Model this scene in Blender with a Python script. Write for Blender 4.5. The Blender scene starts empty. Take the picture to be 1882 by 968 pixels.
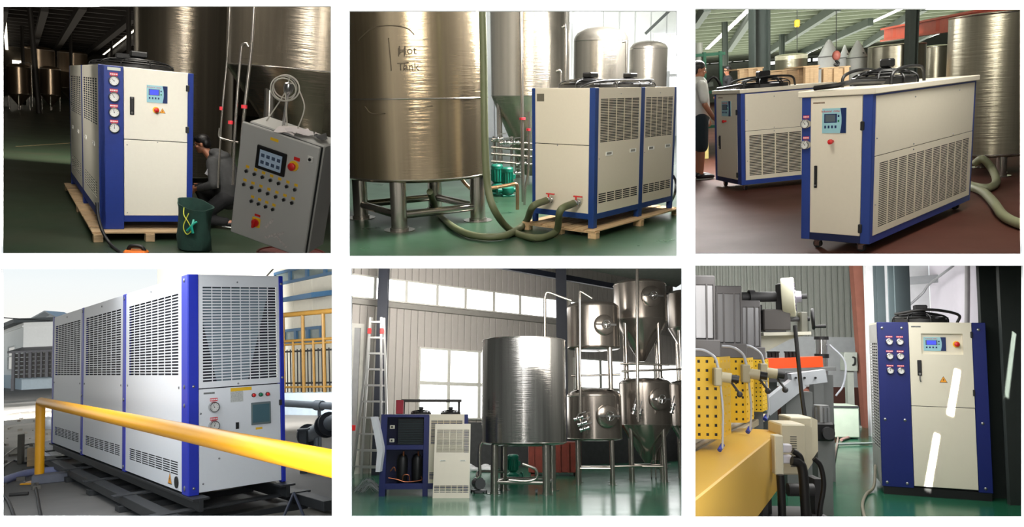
import bpy, bmesh, math, random
from mathutils import Vector, Matrix
random.seed(7)
scene = bpy.context.scene
C = scene.collection
PI = math.pi
# ------------------------------------------------------------------ camera
FPX, CX, CY = 1400.0, 941.0, 484.0
PITCH = math.radians(5.5)
EYE = Vector((0, 0, 1.8))
FW = Vector((0, math.cos(PITCH), math.sin(PITCH)))
UPV = Vector((0, -math.sin(PITCH), math.cos(PITCH)))
RT = Vector((1, 0, 0))
cd = bpy.data.cameras.new('camera'); cam = bpy.data.objects.new('camera', cd); C.objects.link(cam)
cd.sensor_fit = 'HORIZONTAL'; cd.sensor_width = 36.0; cd.lens = 36.0 * FPX / 1882.0
cd.clip_start = 0.05; cd.clip_end = 400
cam.location = EYE; cam.rotation_euler = (PI / 2 + PITCH, 0, 0)
scene.camera = cam
# ------------------------------------------------------------------ sky, sun, exposure
world = bpy.data.worlds.new('sky'); scene.world = world; world.use_nodes = True
wn, wl = world.node_tree.nodes, world.node_tree.links
bgn = wn['Background']
wt = wn.new('ShaderNodeTexCoord'); wsx = wn.new('ShaderNodeSeparateXYZ'); wr = wn.new('ShaderNodeValToRGB')
wl.new(wt.outputs['Generated'], wsx.inputs[0]); wl.new(wsx.outputs['Z'], wr.inputs[0]); wl.new(wr.outputs[0], bgn.inputs[0])
wr.color_ramp.elements[0].position = 0.0; wr.color_ramp.elements[0].color = (0.98, 0.96, 0.90, 1)
wr.color_ramp.elements[1].position = 0.6; wr.color_ramp.elements[1].color = (0.42, 0.62, 0.86, 1)
e = wr.color_ramp.elements.new(0.16); e.color = (0.66, 0.83, 0.93, 1)
e = wr.color_ramp.elements.new(0.06); e.color = (0.93, 0.97, 0.97, 1)
bgn.inputs[1].default_value = 1.0
sd = bpy.data.lights.new('sun', 'SUN'); sun = bpy.data.objects.new('sun', sd); C.objects.link(sun)
sd.energy = 4.2; sd.angle = math.radians(1.0); sd.color = (1.0, 0.98, 0.96)
sun.rotation_euler = (math.radians(38), 0, math.radians(-8))   # high sun behind the viewer, added to whiten the front wall
vs = scene.view_settings
vs.view_transform = 'Standard'; vs.look = 'None'; vs.exposure = 0.0; vs.gamma = 1.0; vs.use_curve_mapping = False
try:
    scene.cycles.use_denoising = True; scene.cycles.max_bounces = 7; scene.cycles.glossy_bounces = 4; scene.cycles.diffuse_bounces = 4
    scene.cycles.caustics_reflective = False; scene.cycles.caustics_refractive = False; scene.cycles.sample_clamp_indirect = 6.0
except Exception: pass
# ------------------------------------------------------------------ rooms: each set stands on its own floor plane
def cam2w(v): return RT * v[0] - UPV * v[1] + FW * v[2]
ROOM = {}
def room(k, up, h):
    u = cam2w(up).normalized(); f = cam2w((0, 0, 1)); f = (f - u * f.dot(u)).normalized(); r = f.cross(u)
    M = Matrix((r, f, u)).transposed().to_4x4(); M.translation = EYE - u * h
    ROOM[k] = dict(M=M, I=M.inverted(), h=h)
room(1, (0.0908, -0.9779, -0.1882), 1.861)
room(2, (-0.0091, -0.9742, -0.2255), 2.039)
room(3, (-0.0750, -0.9737, -0.2153), 1.449)
room(4, (-0.0475, -0.9933, 0.1054), 1.636)
room(5, (0.0, -1.0, 0.2114), 1.5)
room(6, (0.0150, -0.9949, 0.1000), 1.635)
R = 1
def use(k):
    global R
    R = k
def ray(px, py):
    d = cam2w(((px - CX) / FPX, (py - CY) / FPX, 1.0)); return ROOM[R]['I'].to_3x3() @ d
def eye(): return Vector((0, 0, ROOM[R]['h']))
def G(px, py, z=0.0):                     # pixel -> point of this room's floor (or of height z)
    d = ray(px, py); return eye() + d * ((z - ROOM[R]['h']) / d.z)
def V(px, py, y):                         # pixel -> point at depth y in this room
    d = ray(px, py); return eye() + d * (y / d.y)
def Zat(py, x, y):                        # height at which the plumb line over (x, y) meets picture row py
    M, h = ROOM[R]['M'], 0
    lo, hi = -30.0, 60.0
    for _ in range(50):
        m = (lo + hi) / 2; p = M @ Vector((x, y, m)) - EYE
        row = CY - FPX * p.dot(UPV) / max(p.dot(FW), 1e-3)
        if row > py: lo = m
        else: hi = m
    return (lo + hi) / 2
def PL(px, py, p0, n):                    # pixel -> point of the plane through p0 with normal n
    d = ray(px, py); n = Vector(n); return eye() + d * ((Vector(p0) - eye()).dot(n) / d.dot(n))
class WallPlane:
    """plumb wall over the floor line A-B; local frame: x along the wall, y up, z towards the room"""
    def __init__(s, A, B):
        s.A = Vector((A[0], A[1], 0)); d = Vector((B[0] - A[0], B[1] - A[1], 0)); s.L = d.length; s.d = d / s.L; s.n = s.d.cross(Vector((0, 0, 1)))
        s.T = Matrix((s.d, Vector((0, 0, 1)), s.n)).transposed().to_4x4(); s.T.translation = s.A
    def p(s, px, py):
        q = PL(px, py, s.A, s.n) - s.A; return q.dot(s.d), q.z
def scl(y): return y / FPX                # metres for one pixel at depth y (nearly)
# ------------------------------------------------------------------ materials
def lin(c):
    o = []
    for x in c[:3]:
        x = x / 255.0; o.append(x / 12.92 if x <= 0.04045 else ((x + 0.055) / 1.055) ** 2.4)
    return (*o, 1)
MATS = {}
def mat(name, col, rough=0.5, metal=0.0, var=0.08, scale=6.0, bump=0.0, stretch=(1, 1, 1), coat=0.0, emit=0.0, alpha=1.0, col2=None, rvar=0.0, detail=4, trans=0.0, spec=0.5, contrast=0.0):
    if name in MATS: return MATS[name]
    m = bpy.data.materials.new(name); m.use_nodes = True; n, l = m.node_tree.nodes, m.node_tree.links
    b = n['Principled BSDF']; c1 = lin(col)
    b.inputs['Roughness'].default_value = rough; b.inputs['Metallic'].default_value = metal
    b.inputs['Coat Weight'].default_value = coat; b.inputs['Coat Roughness'].default_value = 0.12
    b.inputs['Alpha'].default_value = alpha; b.inputs['Transmission Weight'].default_value = trans; b.inputs['Specular IOR Level'].default_value = spec
    tc = n.new('ShaderNodeTexCoord'); mp = n.new('ShaderNodeMapping'); nz = n.new('ShaderNodeTexNoise'); mx = n.new('ShaderNodeMix'); mx.data_type = 'RGBA'
    mp.inputs['Scale'].default_value = stretch; nz.inputs['Scale'].default_value = scale; nz.inputs['Detail'].default_value = detail
    l.new(tc.outputs['Object'], mp.inputs[0]); l.new(mp.outputs[0], nz.inputs['Vector'])
    fac = nz.outputs['Fac']
    if contrast:
        cr = n.new('ShaderNodeValToRGB'); cr.color_ramp.elements[0].position = 0.5 - 0.5 * (1 - contrast); cr.color_ramp.elements[1].position = 0.5 + 0.5 * (1 - contrast)
        l.new(fac, cr.inputs[0]); fac = cr.outputs[0]
    c2 = lin(col2) if col2 else tuple(max(0.0, x * (1 - var * 2.2)) for x in c1[:3]) + (1,)
    c1b = c1 if col2 else tuple(min(1.0, x * (1 + var * 1.2)) for x in c1[:3]) + (1,)
    mx.inputs['A'].default_value = c1b; mx.inputs['B'].default_value = c2
    l.new(fac, mx.inputs['Factor']); l.new(mx.outputs['Result'], b.inputs['Base Color'])
    if rvar:
        ma = n.new('ShaderNodeMath'); ma.operation = 'MULTIPLY_ADD'; ma.inputs[1].default_value = rvar * 2; ma.inputs[2].default_value = max(0.02, rough - rvar)
        l.new(nz.outputs['Fac'], ma.inputs[0]); l.new(ma.outputs[0], b.inputs['Roughness'])
    if bump:
        bp = n.new('ShaderNodeBump'); bp.inputs['Strength'].default_value = bump; bp.inputs['Distance'].default_value = 0.02
        l.new(nz.outputs['Fac'], bp.inputs['Height']); l.new(bp.outputs[0], b.inputs['Normal'])
    if emit:
        b.inputs['Emission Color'].default_value = c1; b.inputs['Emission Strength'].default_value = emit
    MATS[name] = m; return m
def steel(name, col, rough=0.25, film=True, streak=0.35, metal=0.9):
    """brushed stainless, under stretch film when film is set: plumb colour streaks (painted reflections on the hall tank) and slanting wrinkles of the wrap"""
    if name in MATS: return MATS[name]
    m = bpy.data.materials.new(name); m.use_nodes = True; n, l = m.node_tree.nodes, m.node_tree.links
    b = n['Principled BSDF']; b.inputs['Metallic'].default_value = metal; b.inputs['Roughness'].default_value = rough
    tc = n.new('ShaderNodeTexCoord')
    mp = n.new('ShaderNodeMapping'); mp.inputs['Scale'].default_value = (7, 7, 0.12); nz = n.new('ShaderNodeTexNoise'); nz.inputs['Scale'].default_value = 1.6; nz.inputs['Detail'].default_value = 5
    l.new(tc.outputs['Object'], mp.inputs[0]); l.new(mp.outputs[0], nz.inputs['Vector'])
    mx = n.new('ShaderNodeMix'); mx.data_type = 'RGBA'; c1 = lin(col)
    mx.inputs['A'].default_value = tuple(x * (1 - streak) for x in c1[:3]) + (1,); mx.inputs['B'].default_value = tuple(min(1, x * (1 + streak)) for x in c1[:3]) + (1,)
    l.new(nz.outputs['Fac'], mx.inputs['Factor']); l.new(mx.outputs['Result'], b.inputs['Base Color'])
    if film:
        m2 = n.new('ShaderNodeMapping'); m2.inputs['Scale'].default_value = (1.2, 1.2, 16); m2.inputs['Rotation'].default_value = (0.12, 0.08, 0)
        w = n.new('ShaderNodeTexNoise'); w.inputs['Scale'].default_value = 2.2; w.inputs['Detail'].default_value = 6; w.inputs['Distortion'].default_value = 0.6
        l.new(tc.outputs['Object'], m2.inputs[0]); l.new(m2.outputs[0], w.inputs['Vector'])
        bp = n.new('ShaderNodeBump'); bp.inputs['Strength'].default_value = 0.35; bp.inputs['Distance'].default_value = 0.012
        l.new(w.outputs['Fac'], bp.inputs['Height']); l.new(bp.outputs[0], b.inputs['Normal'])
        b.inputs['Coat Weight'].default_value = 0.35; b.inputs['Coat Roughness'].default_value = 0.15
    MATS[name] = m; return m
# ------------------------------------------------------------------ mesh builder
def smoothpts(pts, k=6):
    P = [Vector(p) for p in pts]; out = []
    if len(P) < 3: return P
    Q = [P[0] * 2 - P[1]] + P + [P[-1] * 2 - P[-2]]
    for i in range(1, len(Q) - 2):
        for j in range(k):
            t = j / k; a, b_, c_, d = Q[i - 1], Q[i], Q[i + 1], Q[i + 2]
            out.append(0.5 * ((2 * b_) + (c_ - a) * t + (2 * a - 5 * b_ + 4 * c_ - d) * t * t + (3 * b_ - 3 * c_ + d - a) * t * t * t))
    out.append(P[-1]); return out
class MB:
    def __init__(s, T=None): s.v = []; s.f = []; s.T = T or Matrix()
    def add(s, vs, fs):
        o = len(s.v); s.v += [s.T @ Vector(p) for p in vs]; s.f += [tuple(i + o for i in f) for f in fs]; return s
    def box(s, c, d, rot=None, ch=0.0):
        x, y, z = d[0] / 2, d[1] / 2, d[2] / 2; ch = min(ch, 0.45 * min(d)); Rm = rot if rot is not None else Matrix.Identity(3)
        c = Vector(c)
        if ch <= 0:
            vs = [(sx * x, sy * y, sz * z) for sx in (-1, 1) for sy in (-1, 1) for sz in (-1, 1)]
            fs = [(0, 1, 3, 2), (4, 6, 7, 5), (0, 4, 5, 1), (2, 3, 7, 6), (0, 2, 6, 4), (1, 5, 7, 3)]
        else:
            vs = []; idx = {}
            for sx in (-1, 1):
                for sy in (-1, 1):
                    for sz in (-1, 1):
                        for a in range(3):
                            q = [sx * (x - ch), sy * (y - ch), sz * (z - ch)]; q[a] = (sx * x, sy * y, sz * z)[a]
                            idx[(sx, sy, sz, a)] = len(vs); vs.append(tuple(q))
            fs = []
            for a in range(3):
                b_, c_ = (a + 1) % 3, (a + 2) % 3
                for sg in (-1, 1):
                    f = []
                    for (p, q) in ((-1, -1), (1, -1), (1, 1), (-1, 1)):
                        k = [0, 0, 0]; k[a] = sg; k[b_] = p; k[c_] = q; f.append(idx[(*k, a)])
                    fs.append(tuple(f if sg > 0 else f[::-1]))
                for p in (-1, 1):
                    for q in (-1, 1):
                        k0 = [0, 0, 0]; k1 = [0, 0, 0]; k0[a] = -1; k1[a] = 1; k0[b_] = k1[b_] = p; k0[c_] = k1[c_] = q
                        f = [idx[(*k0, b_)], idx[(*k1, b_)], idx[(*k1, c_)], idx[(*k0, c_)]]
                        fs.append(tuple(f if p * q > 0 else f[::-1]))
            for sx in (-1, 1):
                for sy in (-1, 1):
                    for sz in (-1, 1):
                        f = [idx[(sx, sy, sz, a)] for a in range(3)]; fs.append(tuple(f if sx * sy * sz > 0 else f[::-1]))
        return s.add([c + Rm @ Vector(p) for p in vs], fs)
    def cyl(s, p0, p1, r0, r1=None, n=16, caps=True):
        p0, p1 = Vector(p0), Vector(p1); r1 = r0 if r1 is None else r1; d = (p1 - p0).normalized()
        a = d.orthogonal().normalized(); b = d.cross(a); vs = []
        for p, r in ((p0, r0), (p1, r1)):
            for i in range(n): t = 2 * PI * i / n; vs.append(p + (a * math.cos(t) + b * math.sin(t)) * r)
        fs = [(i, (i + 1) % n, n + (i + 1) % n, n + i) for i in range(n)]
        if caps: fs += [tuple(range(n - 1, -1, -1)), tuple(range(n, 2 * n))]
        return s.add(vs, fs)
    def tube(s, pts, r, n=8, k=6, smooth=True, flat=1.0):
        P = smoothpts(pts, k) if smooth else [Vector(p) for p in pts]; m = len(P); vs = []; a = None
        rs = r if isinstance(r, (list, tuple)) else None
        for i, p in enumerate(P):
            d = (P[min(i + 1, m - 1)] - P[max(i - 1, 0)]).normalized()
            if d.length == 0: d = Vector((0, 0, 1))
            a = d.orthogonal().normalized() if a is None else (a - d * a.dot(d)).normalized()
            b = d.cross(a)
            if rs:
                q = i / max(1, m - 1) * (len(rs) - 1); j = min(int(q), len(rs) - 2); rr = rs[j] + (rs[j + 1] - rs[j]) * (q - j)
            else: rr = r
            for t in range(n): w = 2 * PI * t / n; vs.append(p + a * math.cos(w) * rr + b * math.sin(w) * rr * flat)
        fs = [(i * n + t, i * n + (t + 1) % n, (i + 1) * n + (t + 1) % n, (i + 1) * n + t) for i in range(m - 1) for t in range(n)]
        fs += [tuple(range(n - 1, -1, -1)), tuple((m - 1) * n + t for t in range(n))]
        return s.add(vs, fs)
    def lathe(s, prof, n=32, c=(0, 0, 0), ax=None):
        c = Vector(c); A = ax if ax is not None else Matrix.Identity(3); vs = []; fs = []; m = len(prof)
        for (r, z) in prof:
            for i in range(n): t = 2 * PI * i / n; vs.append(c + A @ Vector((r * math.cos(t), r * math.sin(t), z)))
        for j in range(m - 1):
            for i in range(n): fs.append((j * n + i, j * n + (i + 1) % n, (j + 1) * n + (i + 1) % n, (j + 1) * n + i))
        if prof[0][0] > 1e-4: fs.append(tuple(range(n - 1, -1, -1)))
        if prof[-1][0] > 1e-4: fs.append(tuple((m - 1) * n + i for i in range(n)))
        return s.add(vs, fs)
    def torus(s, c, axis, Rr, r, n=24, m=8, a0=0, a1=2 * PI):
        c = Vector(c); d = Vector(axis).normalized(); a = d.orthogonal().normalized(); b = d.cross(a); full = abs(a1 - a0 - 2 * PI) < 1e-6
        vs = []; nn = n if full else n + 1
        for i in range(nn):
            t = a0 + (a1 - a0) * i / n; o = a * math.cos(t) + b * math.sin(t)
            for j in range(m): w = 2 * PI * j / m; vs.append(c + o * (Rr + r * math.cos(w)) + d * r * math.sin(w))
        fs = [(i * m + j, ((i + 1) % nn) * m + j, ((i + 1) % nn) * m + (j + 1) % m, i * m + (j + 1) % m) for i in range(n) for j in range(m)]
        return s.add(vs, fs)
    def ell(s, c, r, n=16, m=10, rot=None):
        Rm = rot if rot is not None else Matrix.Identity(3)
        vs = [Vector(c) + Rm @ Vector((0, 0, -r[2]))]; fs = []
        for j in range(1, m):
            w = -PI / 2 + PI * j / m
            for i in range(n): t = 2 * PI * i / n; vs.append(Vector(c) + Rm @ Vector((r[0] * math.cos(w) * math.cos(t), r[1] * math.cos(w) * math.sin(t), r[2] * math.sin(w))))
        vs.append(Vector(c) + Rm @ Vector((0, 0, r[2])))
        for i in range(n): fs.append((0, 1 + (i + 1) % n, 1 + i))
        for j in range(m - 2):
            for i in range(n): a = 1 + j * n; fs.append((a + i, a + (i + 1) % n, a + n + (i + 1) % n, a + n + i))
        a = 1 + (m - 2) * n
        for i in range(n): fs.append((a + i, a + (i + 1) % n, a + n))
        return s.add(vs, fs)
    def prism(s, poly, z0, z1):
        n = len(poly); vs = [(p[0], p[1], z0) for p in poly] + [(p[0], p[1], z1) for p in poly]
        ar = sum(poly[i][0] * poly[(i + 1) % n][1] - poly[(i + 1) % n][0] * poly[i][1] for i in range(n))
        fs = [tuple(range(n - 1, -1, -1)), tuple(range(n, 2 * n))] + [(i, (i + 1) % n, n + (i + 1) % n, n + i) for i in range(n)]
        if ar * (z1 - z0) < 0: fs = [f[::-1] for f in fs]
        return s.add(vs, fs)
    def hull8(s, a, b):                    # a, b: two quads with matching corners
        return s.add(list(a) + list(b), [(3, 2, 1, 0), (4, 5, 6, 7), (0, 1, 5, 4), (1, 2, 6, 5), (2, 3, 7, 6), (3, 0, 4, 7)])
    def beam(s, p0, p1, w, h, up=(0, 0, 1)):
        p0, p1 = Vector(p0), Vector(p1); d = (p1 - p0).normalized(); x = d.cross(Vector(up)).normalized(); z = x.cross(d)
        q = [x * (a * w / 2) + z * (b * h / 2) for a, b in ((-1, -1), (1, -1), (1, 1), (-1, 1))]
        return s.hull8([p0 + k for k in q], [p1 + k for k in q])
    def plate(s, x0, x1, y0, y1, holes, z1=0.0, th=0.02):
        """sheet in the xy plane with rectangular openings (hx0, hx1, hy0, hy1), as one piece with the walls of its openings"""
        xs = sorted(set([x0, x1] + [round(v, 5) for h in holes for v in h[:2]])); ys = sorted(set([y0, y1] + [round(v, 5) for h in holes for v in h[2:]]))
        nx, ny = len(xs) - 1, len(ys) - 1; ix = {v: i for i, v in enumerate(xs)}; iy = {v: i for i, v in enumerate(ys)}; H = set()
        for h in holes:
            for i in range(ix[round(h[0], 5)], ix[round(h[1], 5)]):
                for j in range(iy[round(h[2], 5)], iy[round(h[3], 5)]): H.add((i, j))
        vs = []; vid = {}; fs = []
        def vv(i, j, k):
            if (i, j, k) not in vid: vid[(i, j, k)] = len(vs); vs.append((xs[i], ys[j], z1 - k * th))
            return vid[(i, j, k)]
        sol = lambda i, j: 0 <= i < nx and 0 <= j < ny and (i, j) not in H
        for i in range(nx):
            for j in range(ny):
                if not sol(i, j): continue
                fs.append((vv(i, j, 0), vv(i + 1, j, 0), vv(i + 1, j + 1, 0), vv(i, j + 1, 0)))
                fs.append((vv(i, j, 1), vv(i, j + 1, 1), vv(i + 1, j + 1, 1), vv(i + 1, j, 1)))
                if not sol(i - 1, j): fs.append((vv(i, j, 0), vv(i, j + 1, 0), vv(i, j + 1, 1), vv(i, j, 1)))
                if not sol(i + 1, j): fs.append((vv(i + 1, j + 1, 0), vv(i + 1, j, 0), vv(i + 1, j, 1), vv(i + 1, j + 1, 1)))
                if not sol(i, j - 1): fs.append((vv(i + 1, j, 0), vv(i, j, 0), vv(i, j, 1), vv(i + 1, j, 1)))
                if not sol(i, j + 1): fs.append((vv(i, j + 1, 0), vv(i + 1, j + 1, 0), vv(i + 1, j + 1, 1), vv(i, j + 1, 1)))
        return s.add(vs, fs)
    def mesh(s, name, m=None):
        me = bpy.data.meshes.new(name); me.from_pydata([tuple(p) for p in s.v], [], s.f); me.update()
        me.shade_smooth()
        me.set_sharp_from_angle(angle=math.radians(38))
        if m: me.materials.append(m)
        return me
def slots(x0, x1, y0, y1, nc, nr, fx=0.9, fy=0.55):
    cw, rh = (x1 - x0) / nc, (y1 - y0) / nr
    return [(x0 + (i + (1 - fx) / 2) * cw, x0 + (i + (1 + fx) / 2) * cw, y0 + (j + (1 - fy) / 2) * rh, y0 + (j + (1 + fy) / 2) * rh) for i in range(nc) for j in range(nr)]
# ------------------------------------------------------------------ objects
ALL = []
def place(o, M): o.matrix_world = ROOM[R]['M'] @ M
def tag(o, label, cat, group=None, kind=None):
    if label: o['label'] = label
    if cat: o['category'] = cat
    if group: o['group'] = group
    if kind: o['kind'] = kind
    return o
def TR(loc=(0, 0, 0), rz=0.0, rx=0.0, ry=0.0):
    return Matrix.Translation(Vector(loc)) @ Matrix.Rotation(rz, 4, 'Z') @ Matrix.Rotation(ry, 4, 'Y') @ Matrix.Rotation(rx, 4, 'X')
def thing(name, label, cat, loc=(0, 0, 0), rz=0.0, group=None, M=None):
    o = bpy.data.objects.new(name, None); C.objects.link(o); o.empty_display_size = 0.1
    place(o, M if M is not None else TR(loc, rz)); o['room'] = R
    return tag(o, label, cat, group)
def part(name, mb, m, parent, label=None):
    o = bpy.data.objects.new(name, mb if isinstance(mb, bpy.types.Mesh) else mb.mesh(name, m)); C.objects.link(o); o.parent = parent
    if label: o['label'] = label
    ALL.append((o, R)); return o
def solo(name, mb, m, label, cat, loc=(0, 0, 0), rz=0.0, group=None, kind=None, M=None):
    o = bpy.data.objects.new(name, mb if isinstance(mb, bpy.types.Mesh) else mb.mesh(name, m)); C.objects.link(o)
    place(o, M if M is not None else TR(loc, rz)); ALL.append((o, R))
    return tag(o, label, cat, group, kind)
def struct(name, mb, m, label=None, parent=None):
    o = bpy.data.objects.new(name, mb if isinstance(mb, bpy.types.Mesh) else mb.mesh(name, m)); C.objects.link(o); ALL.append((o, R))
    if parent: o.parent = parent
    else: place(o, Matrix()); o['kind'] = 'structure'
    if label: o['label'] = label
    return o
def text(parent, s, Fm, x, y, size, m, name='lettering', align='CENTER', ext=0.0006, rot=0.0):
    cu = bpy.data.curves.new(name, 'FONT'); cu.body = s; cu.size = size; cu.align_x = align; cu.align_y = 'CENTER'; cu.extrude = ext; cu.resolution_u = 2
    o = bpy.data.objects.new(name, cu); C.objects.link(o)
    me = bpy.data.meshes.new_from_object(o.evaluated_get(bpy.context.evaluated_depsgraph_get())); bpy.data.objects.remove(o)
    me.transform(Fm @ Matrix.Translation((x, y, ext + 0.0005)) @ Matrix.Rotation(rot, 4, 'Z')); me.materials.clear(); me.materials.append(m)
    q = bpy.data.objects.new(name, me); C.objects.link(q); q.parent = parent; ALL.append((q, R)); return q
def area(name, loc, aim, sx, sy, energy, col=(1, 1, 1), spread=None):
    d = bpy.data.lights.new(name, 'AREA'); d.shape = 'RECTANGLE'; d.size = sx; d.size_y = sy; d.energy = energy; d.color = col
    if spread is not None: d.spread = spread
    o = bpy.data.objects.new(name, d); C.objects.link(o)
    z = (Vector(loc) - Vector(aim)).normalized(); q = z.to_track_quat('Z', 'Y')
    place(o, Matrix.Translation(Vector(loc)) @ q.to_matrix().to_4x4()); return o
def lampM(name, M, sx, sy, energy, col, spread=None):
    d = bpy.data.lights.new(name, 'AREA'); d.shape = 'RECTANGLE'; d.size = sx; d.size_y = sy; d.energy = energy; d.color = col
    if spread is not None: d.spread = spread
    o = bpy.data.objects.new(name, d); C.objects.link(o); o.matrix_world = M; return o
def front_fill(name, px, py, sx, sy, energy, col=(1, 1, 1), dep=2.75, tilt=(0, 0)):
    """daylight that comes in through the opening of this room, shining into the set"""
    p = EYE + cam2w(((px - CX) / FPX * dep, (py - CY) / FPX * dep, dep)); z = (EYE - p).normalized()
    z = (z + RT * tilt[0] + UPV * tilt[1]).normalized(); x = UPV.cross(z).normalized(); y = z.cross(x)
    M = Matrix((x, y, z)).transposed().to_4x4(); M.translation = p; return lampM(name, M, sx, sy, energy, col)
def slab_fill(name, px0, px1, row, d0, d1, energy, col=(1, 1, 1)):
    """added fill lamp under the slab, lying unseen along it, shining down"""
    pm = (px0 + px1) / 2; dm = (d0 + d1) / 2; p = EYE + cam2w(((pm - CX) / FPX * dm, (row - CY) / FPX * dm, dm))
    y = (FW - UPV * ((row - CY) / FPX)).normalized(); x = RT.copy(); z = x.cross(y).normalized()
    M = Matrix((x, y, z)).transposed().to_4x4(); M.translation = p; return lampM(name, M, (px1 - px0) / FPX * d0, d1 - d0, energy, col)
# ------------------------------------------------------------------ the white shell: front wall with six openings, partitions added behind it to separate the rooms' light
OPEN = [(3, 608, 11, 465), (642, 1244, 20, 470), (1278, 1878, 16, 466), (3, 610, 494, 949), (646, 1253, 493, 949), (1278, 1880, 488, 950)]
WD = 2.6
M_WHITE = mat('white_plaster', (250, 250, 250), 0.9, var=0.005, scale=40, bump=0.02)
M_PART = mat('grey_partition', (120, 120, 118), 0.85, var=0.03)
def cpt(px, py, d): return EYE + cam2w(((px - CX) / FPX * d, (py - CY) / FPX * d, d))
CF = Matrix((RT, UPV, -FW)).transposed().to_4x4(); CF.translation = EYE + FW * WD
k_ = WD / FPX
mb = MB(CF); mb.plate(-4.6, 4.6, -2.6, 3.4, [((a - CX) * k_, (b - CX) * k_, (CY - d) * k_, (CY - c) * k_) for a, b, c, d in OPEN], 0.0, 0.008)
o = bpy.data.objects.new('wall_front', mb.mesh('wall_front', M_WHITE)); C.objects.link(o); o['kind'] = 'structure'; o['label'] = 'white wall with six rectangular openings'
FAR = 75.0
def slab(name, a, b, near=WD + 0.01, far=FAR, th=0.012, m=M_PART):
    """partition through two picture points a, b (its plane holds the line of sight), from the front wall to the back of the sets"""
    q = [cpt(*a, near), cpt(*b, near), cpt(*b, far), cpt(*a, far)]; nn = (q[1] - q[0]).cross(q[3] - q[0]).normalized() * th / 2
    w = MB(); w.hull8([p - nn for p in q], [p + nn for p in q])
    o = bpy.data.objects.new(name, w.mesh(name, m)); C.objects.link(o); o['kind'] = 'structure'; return o
XL, XR, YM = 625, 1261, 480
slab('wall_partition_left', (XL, -520), (XL, 1400)); slab('wall_partition_right', (XR, -520), (XR, 1400))
slab('ceiling_partition_left', (-420, YM), (XL, YM)); slab('ceiling_partition_middle', (XL, YM), (XR, YM)); slab('ceiling_partition_right', (XR, YM), (2300, YM))
slab('wall_outer_left', (-60, -520), (-60, YM)); slab('wall_outer_right', (1942, -520), (1942, 1400))  # unseen outer slabs, added to keep sky light out of the rooms
slab('ceiling_outer', (-60, -520), (1942, -520)); slab('floor_outer', (XL, 1010), (1942, 1010))
SECT = {1: [('x', XL, -1), ('y', YM, -1)], 2: [('x', XL, 1), ('x', XR, -1), ('y', YM, -1)], 3: [('x', XR, 1), ('y', YM, -1)],
        4: [('x', XL, -1), ('y', YM, 1)], 5: [('x', XL, 1), ('x', XR, -1), ('y', YM, 1)], 6: [('x', XR, 1), ('y', YM, 1)]}
def sect_planes(k):
    out = []
    for ax, v, sg in SECT[k]:
        nn = (RT - FW * ((v - CX) / FPX)) if ax == 'x' else (-UPV - FW * ((v - CY) / FPX))
        out.append((EYE.copy(), nn.normalized() * sg))     # keep the side where n.(p - eye) > 0
    return out
def trim_to_partitions():
    """what reaches a partition ends at it"""
    bpy.context.view_layer.update()
    DEAD = []
    for o, k in ALL:
        if o.type != 'MESH': continue
        Mw = o.matrix_world; vsw = [Mw @ v.co for v in o.data.vertices]
        for c, nn in sect_planes(k):
            ds = [(p - c).dot(nn) for p in vsw]
            if not ds or min(ds) > 0.008: continue
            if max(ds) < 0.008:
                DEAD.append(o); break
            if o.data.users > 1: o.data = o.data.copy()
            bm = bmesh.new(); bm.from_mesh(o.data); inv = Mw.inverted()
            res = bmesh.ops.bisect_plane(bm, geom=bm.verts[:] + bm.edges[:] + bm.faces[:], plane_co=inv @ (c + nn * 0.008), plane_no=(Mw.to_3x3().transposed() @ nn), clear_inner=True)
            ed = [g for g in res['geom_cut'] if isinstance(g, bmesh.types.BMEdge)]
            try: bmesh.ops.holes_fill(bm, edges=ed, sides=0)
            except Exception: pass
            bm.to_mesh(o.data); bm.free(); o.data.set_sharp_from_angle(angle=math.radians(38)); vsw = [Mw @ v.co for v in o.data.vertices]
    names = set()
    for o in DEAD: names.add(o.name); names.update(ch.name for ch in o.children_recursive)
    for nm in names: bpy.data.objects.remove(bpy.data.objects[nm])   # a piece wholly behind a partition is not built
# ------------------------------------------------------------------ shared materials
CREAM = mat('cream_powder_coat', (226, 222, 208), 0.42, var=0.015, scale=30)
CREAM2 = mat('warm_white_powder_coat', (222, 212, 192), 0.42, var=0.015, scale=30)
WHITE = mat('white_powder_coat', (228, 231, 235), 0.4, var=0.012, scale=30)
BLUE = mat('blue_powder_coat', (20, 48, 128), 0.4, var=0.05, scale=14)
BLUE4 = mat('bright_blue_powder_coat', (34, 50, 176), 0.4, var=0.05, scale=14)
NAVY = mat('navy_powder_coat', (16, 28, 92), 0.4, var=0.05, scale=14)
BLACK = mat('black_plastic', (16, 16, 18), 0.45, var=0.1)
COIL = mat('dark_coil_fins', (20, 22, 24), 0.7, metal=0.1, var=0.25, scale=40, stretch=(1, 1, 0.1))
COILB = mat('teal_coil_fins', (34, 58, 64), 0.6, metal=0.2, var=0.25, scale=40, stretch=(1, 1, 0.1))
CHROME = mat('chrome', (205, 205, 205), 0.18, metal=1.0, var=0.03)
ZINC = mat('zinc_screw', (150, 152, 155), 0.35, metal=0.9, var=0.05)
DIAL = mat('white_dial', (228, 228, 224), 0.35, var=0.01)
RED = mat('red_plastic', (205, 34, 34), 0.4, var=0.05)
REDL = mat('red_label_film', (214, 48, 60), 0.5, var=0.03)
YELLOW = mat('yellow_plastic', (238, 190, 40), 0.45, var=0.04)
ORANGE = mat('orange_sticker', (240, 160, 40), 0.5, var=0.02)
PANELC = mat('pale_blue_display_film', (150, 196, 205), 0.35, var=0.03)
PANELN = mat('navy_display_film', (24, 44, 92), 0.35, var=0.03)
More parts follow.
